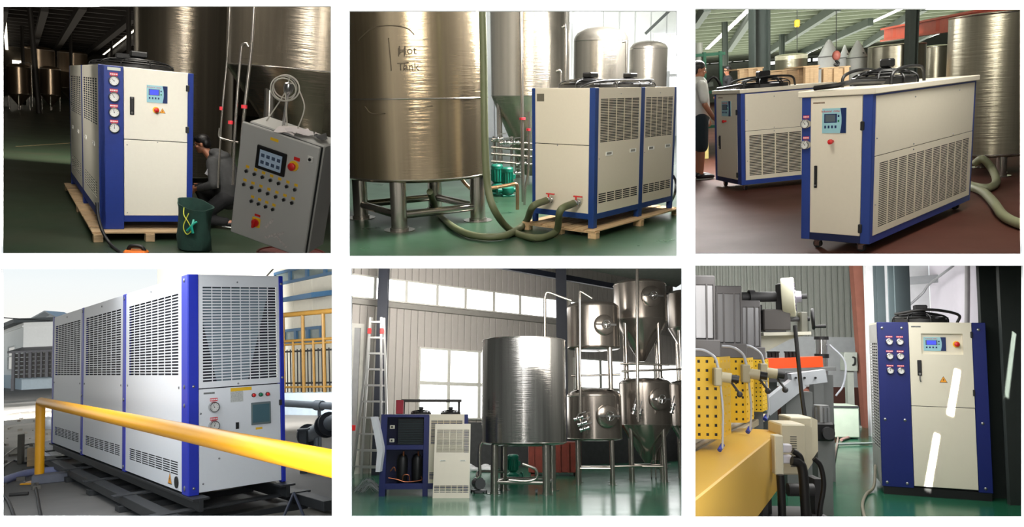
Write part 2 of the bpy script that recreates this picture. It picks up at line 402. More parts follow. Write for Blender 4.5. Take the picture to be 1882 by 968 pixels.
LCD = mat('blue_lcd', (60, 70, 235), 0.3, var=0.05, emit=0.9)
LCDOFF = mat('grey_lcd', (84, 96, 104), 0.3, var=0.05)
INK = mat('black_ink', (22, 22, 24), 0.6, var=0.0)
INKW = mat('white_ink', (235, 235, 235), 0.6, var=0.0)
INKR = mat('red_ink', (196, 40, 60), 0.6, var=0.0)
INKB = mat('blue_ink', (30, 70, 150), 0.6, var=0.0)
PINE = mat('pine_wood', (214, 180, 136), 0.75, var=0.16, scale=5, stretch=(1, 9, 9), bump=0.12)
PINED = mat('pine_wood_weathered', (186, 158, 122), 0.8, var=0.2, scale=5, stretch=(1, 9, 9), bump=0.12)
HOSE = mat('green_grey_hose', (94, 100, 70), 0.55, var=0.1)
CABLE = mat('black_cable', (18, 18, 20), 0.5, var=0.05)
RUBBER = mat('black_rubber', (14, 14, 15), 0.6, var=0.05)
STEELP = steel('polished_pipe_steel', (176, 170, 162), 0.2, film=False, streak=0.12)
STEELW = steel('film_wrapped_steel', (150, 140, 124), 0.24)
STEELD = steel('dull_tank_steel', (140, 132, 122), 0.32, film=False)
STEELB = steel('bright_wrapped_steel', (190, 184, 174), 0.22)
GREENP = mat('green_pump_enamel', (10, 104, 84), 0.4, var=0.08)
# ------------------------------------------------------------------ chiller pieces
FA = Matrix(((1, 0, 0, 0), (0, 0, -1, 0), (0, 1, 0, 0), (0, 0, 0, 1)))          # face over local X, seen from -Y
def FB(L): return Matrix(((0, 0, -1, 0), (-1, 0, 0, L), (0, 1, 0, 0), (0, 0, 0, 1)))   # face over local Y, seen from -X
def rect(Fm, x0, x1, y0, y1, z0, z1, ch=0.0):
    m = MB(Fm); return m.box(((x0 + x1) / 2, (y0 + y1) / 2, (z0 + z1) / 2), (x1 - x0, y1 - y0, z1 - z0), ch=ch)
def panel(P, Fm, x0, x1, y0, y1, m, grilles=(), z=0.0, th=0.005, name='side_panel'):
    b = MB(Fm); h = []
    for g in grilles: h += slots(*g)
    b.plate(x0, x1, y0, y1, h, z, th); return part(name, b, m, P)
def screws(P, Fm, pts, r=0.012, z=0.0, m=None):
    for x, y in pts:
        b = MB(Fm); b.lathe([(r, z), (r, z + 0.004), (r * 0.6, z + 0.008), (0, z + 0.009)], 8, (x, y, 0)); part('screw', b, m or ZINC, P)
def gauge(P, Fm, x, y, r, z=0.0, ang=2.2, lab=None):
    b = MB(Fm); b.lathe([(r * 1.12, z), (r * 1.12, z + 0.012), (r, z + 0.03), (r * 0.86, z + 0.034), (r * 0.84, z + 0.02)], 24, (x, y, 0)); g = part('gauge', b, CHROME, P)
    d = MB(Fm); d.cyl((x, y, z + 0.016), (x, y, z + 0.022), r * 0.85, n=24); part('dial', d, DIAL, g)
    nd = MB(Fm)
    for k in range(9):
        t = math.radians(225 - 33.75 * k); nd.box((x + r * 0.68 * math.cos(t), y + r * 0.68 * math.sin(t), z + 0.0225), (r * 0.16, r * 0.05, 0.001), Matrix.Rotation(t, 3, 'Z'))
    nd.box((x + r * 0.25 * math.cos(ang), y + r * 0.25 * math.sin(ang), z + 0.0235), (r * 0.75, r * 0.07, 0.002), Matrix.Rotation(ang, 3, 'Z')); nd.cyl((x, y, z + 0.022), (x, y, z + 0.026), r * 0.1, n=8)
    part('needle_and_scale', nd, INK, g)
    if lab:
        lw, lh, ly = lab; q = part('gauge_label', rect(Fm, x - lw / 2, x + lw / 2, y + ly - lh / 2, y + ly + lh / 2, z, z + 0.002), REDL, P)
        for j in range(4):
            xx = x - lw * 0.36 + j * lw * 0.24; part('glyph', rect(Fm, xx - lw * 0.08, xx + lw * 0.08, y + ly - lh * 0.22, y + ly + lh * 0.22, z + 0.002, z + 0.0026), INKW, q)
    return g
def display(P, Fm, x0, x1, y0, y1, z=0.0, lit=True, title='Industrial  chiller'):
    w, h = x1 - x0, y1 - y0
    d = part('control_display', rect(Fm, x0, x1, y0, y1, z, z + 0.006), PANELC, P)
    b = MB(Fm); xs = x0 + w * 0.8; pts = [(x1, y0), (x1, y1), (xs - w * 0.04, y1)] + [(xs - w * 0.04 + w * 0.06 * math.sin(t * PI / 8), y1 - h * t / 8) for t in range(1, 9)]
    b.prism(pts, z + 0.006, z + 0.0075); part('navy_band', b, PANELN, d)
    part('display_bezel', rect(Fm, x0 + w * 0.09, x0 + w * 0.62, y0 + h * 0.42, y0 + h * 0.78, z + 0.006, z + 0.008), PANELN if not lit else LCDOFF, d)
    part('screen', rect(Fm, x0 + w * 0.14, x0 + w * 0.56, y0 + h * 0.46, y0 + h * 0.74, z + 0.008, z + 0.0095), LCD if lit else LCDOFF, d)
    for i in range(4): part('button', rect(Fm, x0 + w * (0.1 + 0.145 * i), x0 + w * (0.17 + 0.145 * i), y0 + h * 0.2, y0 + h * 0.31, z + 0.006, z + 0.009), PANELN, d)
    for j in range(2): part('button', rect(Fm, x0 + w * 0.66, x0 + w * 0.72, y0 + h * (0.44 + 0.2 * j), y0 + h * (0.53 + 0.2 * j), z + 0.006, z + 0.009), mat('green_button', (40, 130, 80), 0.4) if j == 0 else PANELN, d)
    text(d, title, Fm @ Matrix.Translation((0, 0, z + 0.006)), x0 + w * 0.36, y0 + h * 0.88, h * 0.115, INKR)
    return d
def estop(P, Fm, x, y, r, z=0.0, ring=True):
    if ring:
        b = MB(Fm); b.cyl((x, y, z), (x, y, z + 0.012), r * 1.35, n=20); q = part('emergency_stop', b, YELLOW, P)
    else: q = None
    b = MB(Fm); b.lathe([(r * 0.6, z), (r * 0.6, z + 0.03), (r, z + 0.032), (r, z + 0.05), (r * 0.7, z + 0.056), (0, z + 0.058)], 20, (x, y, 0)); part('stop_button' if q else 'emergency_stop', b, RED, q or P)
def warn(P, Fm, x, y, s, z=0.0):
    b = MB(Fm); b.prism([(x - s, y - s * 0.8), (x + s, y - s * 0.8), (x, y + s * 0.95)], z, z + 0.0015); q = part('warning_sign', b, INK, P)
    b = MB(Fm); t = s * 0.84; b.prism([(x - t, y - t * 0.8), (x + t, y - t * 0.8), (x, y + t * 0.95)], z + 0.0015, z + 0.002); part('warning_face', b, ORANGE, q)
    b = MB(Fm); k = s * 0.5; b.prism([(x + k * 0.15, y + k * 0.8), (x - k * 0.4, y - k * 0.2), (x - k * 0.05, y - k * 0.2), (x - k * 0.15, y - k), (x + k * 0.4, y), (x + k * 0.05, y)], z + 0.002, z + 0.0026); part('lightning_bolt', b, INK, q)
def latch(P, Fm, x0, x1, y0, y1, z=0.0):
    q = part('door_latch', rect(Fm, x0, x1, y0, y1, z, z + 0.012, 0.004), BLACK, P); w, h = x1 - x0, y1 - y0
    part('latch_lever', rect(Fm, x0 + w * 0.2, x1 - w * 0.2, y0 + h * 0.25, y1 - h * 0.06, z + 0.012, z + 0.022, 0.004), mat('dark_latch', (40, 40, 44), 0.35), q)
    b = MB(Fm); b.cyl(((x0 + x1) / 2, y0 + h * 0.12, z + 0.012), ((x0 + x1) / 2, y0 + h * 0.12, z + 0.018), w * 0.3, n=10); part('lock_cylinder', b, CHROME, q)
def hinge(P, Fm, x, y, w, h, z=0.0):
    part('hinge', rect(Fm, x - w / 2, x + w / 2, y - h / 2, y + h / 2, z, z + 0.02, 0.005), mat('dark_hinge', (58, 58, 58), 0.4, metal=0.5), P)
def recess_handle(P, Fm, x, y, w, h, z=0.0):
    b = MB(Fm); b.plate(x - w / 2, x + w / 2, y - h / 2, y + h / 2, [(x - w * 0.42, x + w * 0.42, y - h * 0.28, y + h * 0.3)], z + 0.008, 0.008); q = part('recessed_handle', b, mat('white_handle', (238, 238, 232), 0.4), P)
    part('grip_recess', rect(Fm, x - w * 0.42, x + w * 0.42, y - h * 0.28, y + h * 0.3, z, z + 0.001), mat('handle_shadow_grey', (150, 148, 140), 0.6), q)  # recess shade painted as a flat grey plate
def fan(P, x, y, z, r, hgt=0.16, m=BLACK, box=True):
    """axial fan on the top cover: shroud ring, wire dome, motor on a bracket"""
    b = MB(); b.lathe([(r * 0.98, z), (r * 0.98, z + hgt * 0.35), (r * 0.93, z + hgt * 0.35), (r * 0.93, z)], 32, (x, y, 0)); f = part('fan', b, m, P)
    w = MB()
    for q in (0.95, 0.78, 0.6, 0.42): w.torus((x, y, z + hgt * (0.4 + 0.55 * (1 - q ** 3))), (0, 0, 1), r * q, 0.007, 28, 5)
    for k in range(8):
        t = 2 * PI * k / 8 + 0.2; c, s_ = math.cos(t), math.sin(t)
        w.tube([(x + r * 1.02 * c, y + r * 1.02 * s_, z), (x + r * 1.0 * c, y + r * 1.0 * s_, z + hgt * 0.42), (x + r * 0.78 * c, y + r * 0.78 * s_, z + hgt * 0.72), (x + r * 0.25 * c, y + r * 0.25 * s_, z + hgt * 0.95)], 0.008, 5, 4)
    part('fan_guard', w, m, f)
    b = MB(); b.lathe([(r * 0.22, z + hgt * 0.25), (r * 0.24, z + hgt), (r * 0.18, z + hgt * 1.08), (0, z + hgt * 1.1)], 16, (x, y, 0)); part('fan_motor', b, m, f)
    bl = MB()
    for k in range(5):
        t = 2 * PI * k / 5; bl.box((x + r * 0.55 * math.cos(t), y + r * 0.55 * math.sin(t), z + hgt * 0.3), (r * 0.62, r * 0.3, 0.006), Matrix.Rotation(t, 3, 'Z') @ Matrix.Rotation(0.5, 3, 'X'))
    part('fan_blades', bl, m, f)
    if box:
        b = MB(); b.box((x, y - r * 0.1, z + hgt * 1.35), (r * 0.46, r * 0.34, hgt * 0.55), ch=0.012); part('terminal_box', b, m, f)
def pallet(label, X0, X1, Y0, Y1, h, Mth, nb=7, m=PINE, group=None):
    """wooden pallet: deck boards over stringers over blocks; local axes as the chiller's"""
    P = thing('wooden_pallet', label, 'pallet', M=Mth, group=group); W = (X1 - X0)
    bt = 0.022
    for i in range(nb):                                   # boards across
        y = Y0 + (Y1 - Y0) * (i + 0.5) / nb; b = MB(); b.box(((X0 + X1) / 2, y, h - bt / 2), (W, (Y1 - Y0) / nb * 0.8, bt), ch=0.002); part('deck_board', b, m, P)
    for x in (X0 + 0.06, (X0 + X1) / 2, X1 - 0.06):
        b = MB(); b.box((x, (Y0 + Y1) / 2, h - bt * 1.5), (0.1, Y1 - Y0, bt * 0.98), ch=0.002); part('stringer', b, m, P)
        for y in (Y0 + 0.07, (Y0 + Y1) / 2, Y1 - 0.07):
            b = MB(); b.box((x, y, (h - bt * 2) / 2), (0.1, 0.13, h - bt * 2.02), ch=0.004); part('block', b, m, P)
    return P
def hose(name, pts, r, m, label, cat='hose', group=None, k=8, n=10):
    b = MB(); b.tube(pts, r, n, k); return solo(name, b, m, label, cat, group=group)
# ------------------------------------------------------------------ tanks
def tank(label, x, y, r, z0, z1, m, cone=None, dome=None, legs=4, lr=0.05, la=0.6, lrad=0.86, foot=True, name='steel_tank', n=40, group=None, seam=True, brace=None, ztop_open=False, mleg=None, bands=()):
    """upright vessel; z0, z1: lower and upper end of the straight shell; cone: (tip height, tip radius); dome: rise of the head"""
    P = thing(name, label, 'tank', (x, y, 0), group=group); mleg = mleg or STEELP
    b = MB(); b.lathe([(r, z0), (r, z1)], n); part('shell', b, m, P)
    b = MB()
    if cone: b.lathe([(cone[1], cone[0]), (cone[1] * 1.3, cone[0] + 0.02), (r * 0.985, z0 - 0.03), (r, z0)], n)
    else: b.lathe([(0, z0 - 0.09 * r), (r * 0.6, z0 - 0.075 * r), (r * 0.95, z0 - 0.03 * r), (r, z0)], n)
    part('bottom_cone' if cone else 'bottom_head', b, m, P)
    d = dome if dome is not None else 0.12 * r
    b = MB(); b.lathe([(r, z1), (r * 0.985, z1 + d * 0.2), (r * 0.88, z1 + d * 0.55), (r * 0.6, z1 + d * 0.85), (r * 0.2, z1 + d), (0, z1 + d)], n); part('top_head', b, m, P)
    if seam:
        for zz in (z0 + 0.012, z1 - 0.012):
            b = MB(); b.torus((0, 0, zz), (0, 0, 1), r, 0.009, n, 6); part('weld_rim', b, mleg, P)
    for zz in bands:
        b = MB(); b.torus((0, 0, zz), (0, 0, 1), r + 0.004, 0.012, n, 6); part('jacket_seam', b, mleg, P)
    for i in range(legs):
        t = la + 2 * PI * i / legs; lx, ly = r * lrad * math.cos(t), r * lrad * math.sin(t)
        zl = z0 + (0.06 if not cone else 0.0)
        b = MB(); b.cyl((lx, ly, 0.012 if foot else 0), (lx, ly, zl), lr, n=14); q = part('leg', b, mleg, P)
        if foot:
            b = MB(); b.cyl((lx, ly, 0), (lx, ly, 0.012), lr * 1.9, n=16); b.cyl((lx, ly, 0.012), (lx, ly, 0.05), lr * 1.15, n=12); part('foot_plate', b, mleg, q)
        if brace is not None:
            t2 = la + 2 * PI * (i + 1) / legs; b = MB(); b.cyl((lx, ly, brace), (r * lrad * math.cos(t2), r * lrad * math.sin(t2), brace), lr * 0.5, n=10); part('brace', b, mleg, P)
    return P
def manway(P, r, ang, z, mr, m, mh=None):
    """round manway with its cover, wheel and arm on the shell of a tank of radius r, facing direction ang"""
    u = Vector((math.cos(ang), math.sin(ang), 0)); t = Vector((-math.sin(ang), math.cos(ang), 0)); A = Matrix((t, Vector((0, 0, 1)), u)).transposed()
    c = u * (r - 0.02) + Vector((0, 0, z))
    b = MB(); b.lathe([(mr * 1.08, 0), (mr * 1.08, 0.07), (mr * 1.0, 0.09)], 28, c, A); q = part('manway', b, m, P)
    b = MB(); b.lathe([(mr, 0.075), (mr * 1.02, 0.1), (mr * 0.9, 0.125), (mr * 0.4, 0.15), (0, 0.155)], 28, c, A); part('manway_cover', b, m, q)
    w = MB(); w.torus(c + u * 0.22, u, mr * 0.42, 0.012, 20, 6); w.cyl(c + u * 0.1, c + u * 0.23, 0.02, n=8)
    for k in range(3):
        a = k * 2 * PI / 3 + 0.3; e_ = t * math.cos(a) + Vector((0, 0, 1)) * math.sin(a); w.cyl(c + u * 0.22, c + u * 0.22 + e_ * mr * 0.42, 0.009, n=6)
    part('hand_wheel', w, mh or CHROME, q)
    b = MB(); b.beam(c + u * 0.17 - t * mr * 1.12, c + u * 0.17 + t * mr * 1.12, 0.05, 0.03, u); part('clamp_bar', b, mh or CHROME, q)
def valve(P, c, r, d, m=CHROME, hm=None):
    b = MB(); c = Vector(c); d = Vector(d).normalized(); b.cyl(c - d * r * 2.2, c + d * r * 2.2, r * 0.7, n=10); b.cyl(c - d * r * 2.4, c - d * r * 1.7, r * 1.15, n=12); b.cyl(c + d * r * 1.7, c + d * r * 2.4, r * 1.15, n=12); b.ell(c, (r * 1.1,) * 3, 10, 6)
    q = part('valve', b, m, P); h = MB(); s = d.orthogonal().normalized(); h.cyl(c, c + Vector((0, 0, r * 2)), r * 0.35, n=8); h.beam(c + Vector((0, 0, r * 2)), c + Vector((0, 0, r * 2.1)) + d * r * 4, r * 0.9, r * 0.4); part('valve_handle', h, hm or m, q)
def pump(label, x, y, s, rz=0.0, group=None, name='pump'):
    P = thing(name, label, 'pump', (x, y, 0), rz, group)
    b = MB(); b.box((0, 0, 0.04 * s), (0.5 * s, 0.4 * s, 0.08 * s), ch=0.01); part('base', b, GREENP, P)
    b = MB(); b.lathe([(0.2 * s, 0.08 * s), (0.26 * s, 0.16 * s), (0.26 * s, 0.34 * s), (0.16 * s, 0.42 * s)], 20); b.cyl((-0.42 * s, 0, 0.25 * s), (0.42 * s, 0, 0.25 * s), 0.1 * s, n=14); part('volute', b, GREENP, P)
    for sx in (-1, 1):
        b = MB(); b.cyl((sx * 0.38 * s, 0, 0.25 * s), (sx * 0.44 * s, 0, 0.25 * s), 0.17 * s, n=18); part('flange', b, GREENP, P)
    b = MB(); b.lathe([(0.13 * s, 0.42 * s), (0.2 * s, 0.5 * s), (0.2 * s, 0.98 * s)], 20)
    for k in range(14):
        t = 2 * PI * k / 14; b.box((0.215 * s * math.cos(t), 0.215 * s * math.sin(t), 0.74 * s), (0.05 * s, 0.012 * s, 0.44 * s), Matrix.Rotation(t, 3, 'Z'))
    mo = part('motor', b, GREENP, P)
    b = MB(); b.lathe([(0.23 * s, 0.98 * s), (0.24 * s, 1.1 * s), (0.2 * s, 1.16 * s), (0, 1.18 * s)], 20); part('fan_cowl', b, GREENP, mo)
    b = MB(); b.box((0.25 * s, 0, 0.78 * s), (0.14 * s, 0.18 * s, 0.2 * s), ch=0.01); part('terminal_box', b, GREENP, mo)
    return P
# ------------------------------------------------------------------ people
SKIN = mat('skin', (168, 112, 84), 0.5, var=0.06)
HAIR = mat('black_hair', (20, 17, 16), 0.45, var=0.2, scale=60, stretch=(1, 1, 0.2), bump=0.4)
def fuse(mb, m, name, voxel=0.009, it=4):
    me = mb.mesh(name); o = bpy.data.objects.new(name, me); C.objects.link(o)
    q = o.modifiers.new('r', 'REMESH'); q.mode = 'VOXEL'; q.voxel_size = voxel; q.use_smooth_shade = True
    if it: w = o.modifiers.new('s', 'SMOOTH'); w.iterations = it; w.factor = 0.5
    out = bpy.data.meshes.new_from_object(o.evaluated_get(bpy.context.evaluated_depsgraph_get())); bpy.data.objects.remove(o); out.name = name
    out.materials.clear(); out.materials.append(m); out.shade_smooth(); return out
def head_into(b, c, look, up=(0, 0, 1), s=1.0):
    """skull, face, nose, ears and neck stump around centre c; look: facing direction"""
    f = Vector(look).normalized(); u = Vector(up).normalized(); r = f.cross(u).normalized(); u = r.cross(f); c = Vector(c); A = Matrix((r, f, u)).transposed()
    p = lambda x, y, z: c + A @ Vector((x * s, y * s, z * s))
    b.ell(p(0, -0.008, 0.03), (0.076 * s, 0.095 * s, 0.088 * s), rot=A); b.ell(p(0, 0.028, -0.04), (0.06 * s, 0.062 * s, 0.078 * s), rot=A); b.ell(p(0, 0.055, -0.09), (0.03 * s, 0.03 * s, 0.025 * s), rot=A)
    b.ell(p(0, 0.094, -0.02), (0.012 * s, 0.02 * s, 0.022 * s), rot=A); b.ell(p(0, 0.085, 0.008), (0.011 * s, 0.012 * s, 0.03 * s), rot=A)
    b.ell(p(0, 0.082, -0.06), (0.024 * s, 0.012 * s, 0.007 * s), rot=A); b.ell(p(0, 0.078, -0.071), (0.02 * s, 0.012 * s, 0.007 * s), rot=A)
    for q in (-1, 1):
        b.ell(p(q * 0.078, -0.005, -0.012), (0.009 * s, 0.018 * s, 0.03 * s), rot=A); b.ell(p(q * 0.045, 0.06, -0.025), (0.022 * s, 0.022 * s, 0.02 * s), rot=A); b.ell(p(q * 0.03, 0.078, 0.024), (0.022 * s, 0.01 * s, 0.007 * s), rot=A)
    return A, p
def face_bits(P, A, p, s=1.0):
    for q in (-1, 1):
        e_ = MB(); e_.ell(p(q * 0.031, 0.076, 0.006), (0.013 * s, 0.008 * s, 0.008 * s), 10, 6, A); ey = part('eye', e_, DIAL, P)
        i_ = MB(); i_.ell(p(q * 0.031, 0.0815, 0.006), (0.006 * s, 0.004 * s, 0.006 * s), 8, 6, A); part('iris', i_, HAIR, ey)
        w = MB(); w.ell(p(q * 0.031, 0.085, 0.028), (0.019 * s, 0.006 * s, 0.005 * s), 10, 6, A); part('eyebrow', w, HAIR, P)
def hand_into(b, w, d, pn, curl=0.5, s=1.0, side=1):
    """palm and five fingers from wrist w along d, palm normal pn, fingers bending towards the palm side"""
    w = Vector(w); d = Vector(d).normalized(); pn = Vector(pn).normalized(); t = d.cross(pn).normalized() * side; pn = pn
    A = Matrix((t, d, pn)).transposed(); b.ell(w + d * 0.045 * s, (0.04 * s, 0.055 * s, 0.016 * s), 12, 8, A)
    for i, L in enumerate((0.07, 0.08, 0.075, 0.06)):
        q = w + d * 0.088 * s + t * (0.03 - 0.02 * i) * s; pts = [q - d * 0.02 * s]; a = curl * 0.5
        for k in range(3):
            dr = d * math.cos(a) + pn * math.sin(a); q2 = pts[-1] + dr * (L * (0.46, 0.32, 0.22)[k] + (0.02 if k == 0 else 0)) * s; pts.append(q2); a += curl * 0.8
        b.tube(pts, [0.0095 * s, 0.0088 * s, 0.0072 * s], 8, 4)
    q = w + d * 0.025 * s + t * 0.028 * s; b.tube([q, q + (t * 0.7 + d * 0.6 + pn * 0.3) * 0.035 * s, q + (t * 0.6 + d * 1.0 + pn * 0.6) * 0.06 * s], [0.0125 * s, 0.0105 * s, 0.008 * s], 8, 4)
def limb(b, pts, rs, n=12, flat=1.0): b.tube(pts, rs, n, 6, flat=flat); [b.ell(q, (rr,) * 3, 12, 8) for q, rr in zip((pts[0], pts[-1]), (rs[0], rs[-1]))]
# ================================================================== ROOM 1: dim hall, four-gauge chiller, control cabinet
use(1)
FL1 = mat('dark_green_hall_floor', (34, 62, 44), 0.42, var=0.25, scale=1.1, col2=(52, 52, 40), rvar=0.1, detail=6)
W1 = mat('brown_grey_sheet_wall', (74, 66, 54), 0.8, var=0.15)
RF1 = mat('brown_roof_sheet', (92, 82, 66), 0.75, var=0.15, scale=1.0)
PUR1 = mat('dark_roof_steel', (34, 30, 26), 0.6, var=0.1)
SKYL = mat('skylight_panel', (255, 246, 226), 0.5, var=0.0, emit=2.2)
b = MB(); b.box((-18, 32, -0.06), (64, 62, 0.12)); struct('floor_1', b, FL1)
b = MB(); b.box((-18, 62, 3.0), (64, 0.2, 8)); struct('wall_1', b, W1)
# joint line in the floor
a_, c_ = G(30, 269, 0.002), G(140, 262, 0.002)
b = MB(); b.beam(a_, c_, 0.05, 0.004); solo('floor_strip', b, mat('pale_floor_tape', (120, 106, 76), 0.7), 'pale worn tape strip across the dark green floor', 'tape')
# roof: sheet ceiling with purlins, rafters and light strips
def roof_frame(y0, z0, slope, yaw):
    """lean roof plane that starts at depth y0, height z0 and rises towards the viewer; local x along the eave, y up the slope, z up"""
    Y = Vector((0, -1, slope)).normalized(); X = Vector((1, 0, 0)); Z = Vector((0, slope, 1)).normalized(); X = Vector((-1, 0, 0)); X = Y.cross(Z)
    T = Matrix((X, Y, Z)).transposed().to_4x4(); T.translation = (0, y0, z0); T = T @ Matrix.Rotation(yaw, 4, 'Z')
    return T, Vector((0, y0, z0)), Z
def RP(px, py, dz=0.0): return PL(px, py, ROOF[1] + ROOF[2] * dz, ROOF[2])
def roofstrip(pa, pb, wpx, n, dz=-0.02):
    """row of skylight panes let into the roof between two picture points"""
    A_, B_ = RP(*pa, dz), RP(*pb, dz); side = (RP(pb[0] + wpx, pb[1], dz) - B_)
    for i in range(n):
        t0, t1 = (i + 0.08) / n, (i + 0.92) / n; p, q = A_.lerp(B_, t0), A_.lerp(B_, t1); w = side * 0.5
        m = MB(); m.hull8([p - w, p + w, q + w, q - w], [v + Vector((0, 0, 0.03)) for v in (p - w, p + w, q + w, q - w)]); part('skylight_pane', m, SKYL, CEIL)
ROOF = roof_frame(61.5, 3.5, 0.05, 0.05)
ceil1 = struct('ceiling_1', MB(ROOF[0]).box((20, 22, 0.22), (84, 46, 0.05)), RF1); CEIL = ceil1
for i in range(26):
    b = MB(ROOF[0]); b.box((20, 0.8 + i * 1.7, 0.08), (84, 0.2, 0.2)); part('purlin', b, PUR1, ceil1)
for pa, pb in (((2, 60), (8, 14)), ((60, 100), (82, 14)), ((96, 103), (152, 10)), ((155, 104), (245, 30)), ((200, 106), (330, 10))):
    b = MB(); b.beam(RP(*pa, -0.15), RP(*pb, -0.15), 0.3, 0.34); part('rafter', b, PUR1, ceil1)
roofstrip((13, 96), (6, 13), 9, 14, -0.06); roofstrip((190, 101), (256, 49), 5, 9, -0.06)
# window slot at the back
m = MB(); p, q = V(11, 117, 61), V(45, 112, 61); m.box(((p.x + q.x) / 2, 61.8, (p.z + q.z) / 2), (q.x - p.x, 0.1, abs(q.z - p.z))); struct('window_1', m, SKYL)
# posts
def column(label, px0, px1, ytop, ybot, y, m, round_=False, group=None, lean=0.0, name='steel_column', zb=None):
    p, q = V(px0, ybot, y), V(px1, ybot, y); x = (p.x + q.x) / 2; w = (q.x - p.x); z1 = Zat(ytop, x, y); z0 = 0.0 if zb is None else zb
    b = MB()
    if round_: b.cyl((0, 0, 0), (lean, 0, z1 - z0), w / 2, n=14)
    else:
        for sg in (-1, 1): b.box((sg * (w * 0.44), 0, (z1 - z0) / 2), (w * 0.12, w, z1 - z0))
        b.box((0, 0, (z1 - z0) / 2), (w * 0.8, w * 0.14, z1 - z0))
    return solo(name, b, m, label, 'column', (x, y, z0), group=group)
column('dark round downpipe column standing among the distant brewing tanks', 66, 75, -12, 150, 36, PUR1, True, lean=-0.35)
column('dark roof column beside the small skylight panes', 234, 240, -10, 140, 30, PUR1)
column('thin dark column beyond the tallest distant tank', 41, 45, -4, 140, 44, PUR1)
column('thin dark column between the two rear brewing tanks', 129, 133, -4, 140, 46, PUR1)
column('slim dark column behind the fan guards of the four-gauge chiller', 204, 207, 20, 140, 48, PUR1)
# distant tanks
TK1 = steel('distant_tank_steel', (150, 132, 112), 0.28, film=False)
def tank_px(label, x0, x1, ytop, ycyl, yfeet, m, tip=None, y=None, legs=4, dome=0.0, la=0.5, lr=None, group=None, **kw):
    pc = (x0 + x1) / 2; y = y or G(pc, yfeet).y; c = V(pc, ycyl, y); r = (V(x1, ycyl, y).x - V(x0, ycyl, y).x) / 2
    z0, z1 = Zat(ycyl, c.x, y), Zat(ytop, c.x, y); cone = (max(0.12, Zat(tip, c.x, y)), r * 0.12) if tip else None
    if z0 < 0.15: legs = 0
    return tank(label, c.x, y, r, z0, z1 - dome * r * 0.5, m, cone, dome * r, legs, lr or max(0.03, r * 0.07), la, group=group, **kw), c.x, y, r, z0, z1
g1 = 'brewing tanks at the back of the dim hall'
tank_px('small conical brewing tank with bent pipe at the back of the dim hall', 17, 54, 120, 172, 201, TK1, 194, dome=0.3, group=g1)
tank_px('small conical brewing tank beside the round downpipe column', 77, 110, 124, 174, 202, TK1, 196, dome=0.3, group=g1)
tank_px('narrow tank squeezed between two small conical brewing tanks', 60, 77, 127, 170, 194, TK1, 188, dome=0.3, group=g1)
tank_px('tall brewing tank rising behind the narrow tank', 46, 98, 88, 160, 190, TK1, 184, dome=0.2, group=g1)
tank_px('tall brewing tank seen past the far edge of the four-gauge chiller', 110, 158, 95, 162, 192, TK1, 186, dome=0.2, group=g1)
tank_px('rearmost brewing tank half hidden by the fans of the chiller', 162, 197, 100, 160, 186, TK1, 180, dome=0.2, group=g1)
tank_px('dark vessel at the end of the row of distant tanks', -14, 14, 125, 175, 192, mat('dark_vessel_paint', (60, 58, 52), 0.5), None, dome=0.3)
yb = G(35, 201).y
hose('bent_pipe', [V(36, 117, yb), V(52, 115, yb), V(57, 118, yb), V(58, 135, yb), V(59, 160, yb), V(60, 196, yb)], 0.03, STEELP, 'thin bent pipe over a small conical brewing tank', 'pipe')
# big wrapped tanks
tank_px('tall film-wrapped steel tank right behind the four-gauge chiller', 256, 420, -40, 318, 350, STEELW, None, y=15.2, dome=0.1, la=0.3)
c = V(590, 140, 10.8); rB = 160 * scl(10.8)
zc = Zat(138, c.x, 10.8); tkB = tank('film-wrapped conical tank above the push-button cabinet', c.x, 10.8, rB, zc, zc + 1.9, STEELW, (0.55, 0.08), 0.2, 4, 0.07, 1.15, 0.8)
yq = 9.2
def vpipe(label, pts, r, y, clamps=(), m=STEELP, name='pipe'):
    P = thing(name, label, 'pipe'); b = MB(); W_ = [V(px, py, y) for px, py in pts]; b.tube(W_, r, 10, 5); part('tube', b, m, P)
    for px, py in clamps:
        b = MB(); c_ = V(px, py, y); b.cyl(c_ - Vector((0, 0, 0.02)), c_ + Vector((0, 0, 0.02)), r * 1.8, n=12); part('red_cap', b, REDL, P)
    return P
vpipe('long thin steel pipe nearest the wrapped tank behind the chiller', [(424, -20), (418, 100), (409, 200), (403, 300), (401, 345)], 0.012, yq, [(407, 199)])
vpipe('steel pipe with a hooked top between the two wrapped tanks', [(457, 86), (453, 80), (446, 83), (443, 95), (436, 180), (431, 260), (428, 340)], 0.017, yq, [(424, 225)])
vpipe('thick straight steel pipe crossing the conical wrapped tank', [(469, -20), (463, 80), (452, 180), (445, 250), (441, 330)], 0.02, yq, [(449, 196)])
vpipe('low square loop of steel pipe beside the crouching worker', [(404, 235), (404, 252), (420, 258), (438, 262)], 0.014, yq)
# ---------------- the chiller
def chiller_M(x, y, yaw, lift=0.0): return TR((x, y, lift), math.radians(90 - yaw))
H, LX, LY = 1.9, 1.02, 4.395
Mc = chiller_M(-4.888, 8.841, 55.7, 0.12)
P = thing('chiller', 'cream chiller with four gauges on a blue strip, standing on a pallet', 'chiller', M=Mc)
F_B = FB(LY)
b = MB(); b.box((LX / 2, LY / 2, H * 0.54), (LX - 0.08, LY - 0.08, H * 0.86)); part('inner_body', b, COILB, P)
part('gauge_strip', rect(FA, 0, 0.255, 0.0, H, -0.06, 0.0, 0.004), BLUE, P)
part('corner_post', rect(FA, LX - 0.065, LX, 0.0, H, -0.08, 0.0, 0.004), BLUE, P)
part('base_rail', rect(FA, 0.255, LX - 0.065, 0.09, 0.17, -0.06, -0.002), BLUE, P)
dp = part('upper_door', rect(FA, 0.258, LX - 0.067, H * 0.565, H, -0.03, 0.004, 0.004), CREAM, P)
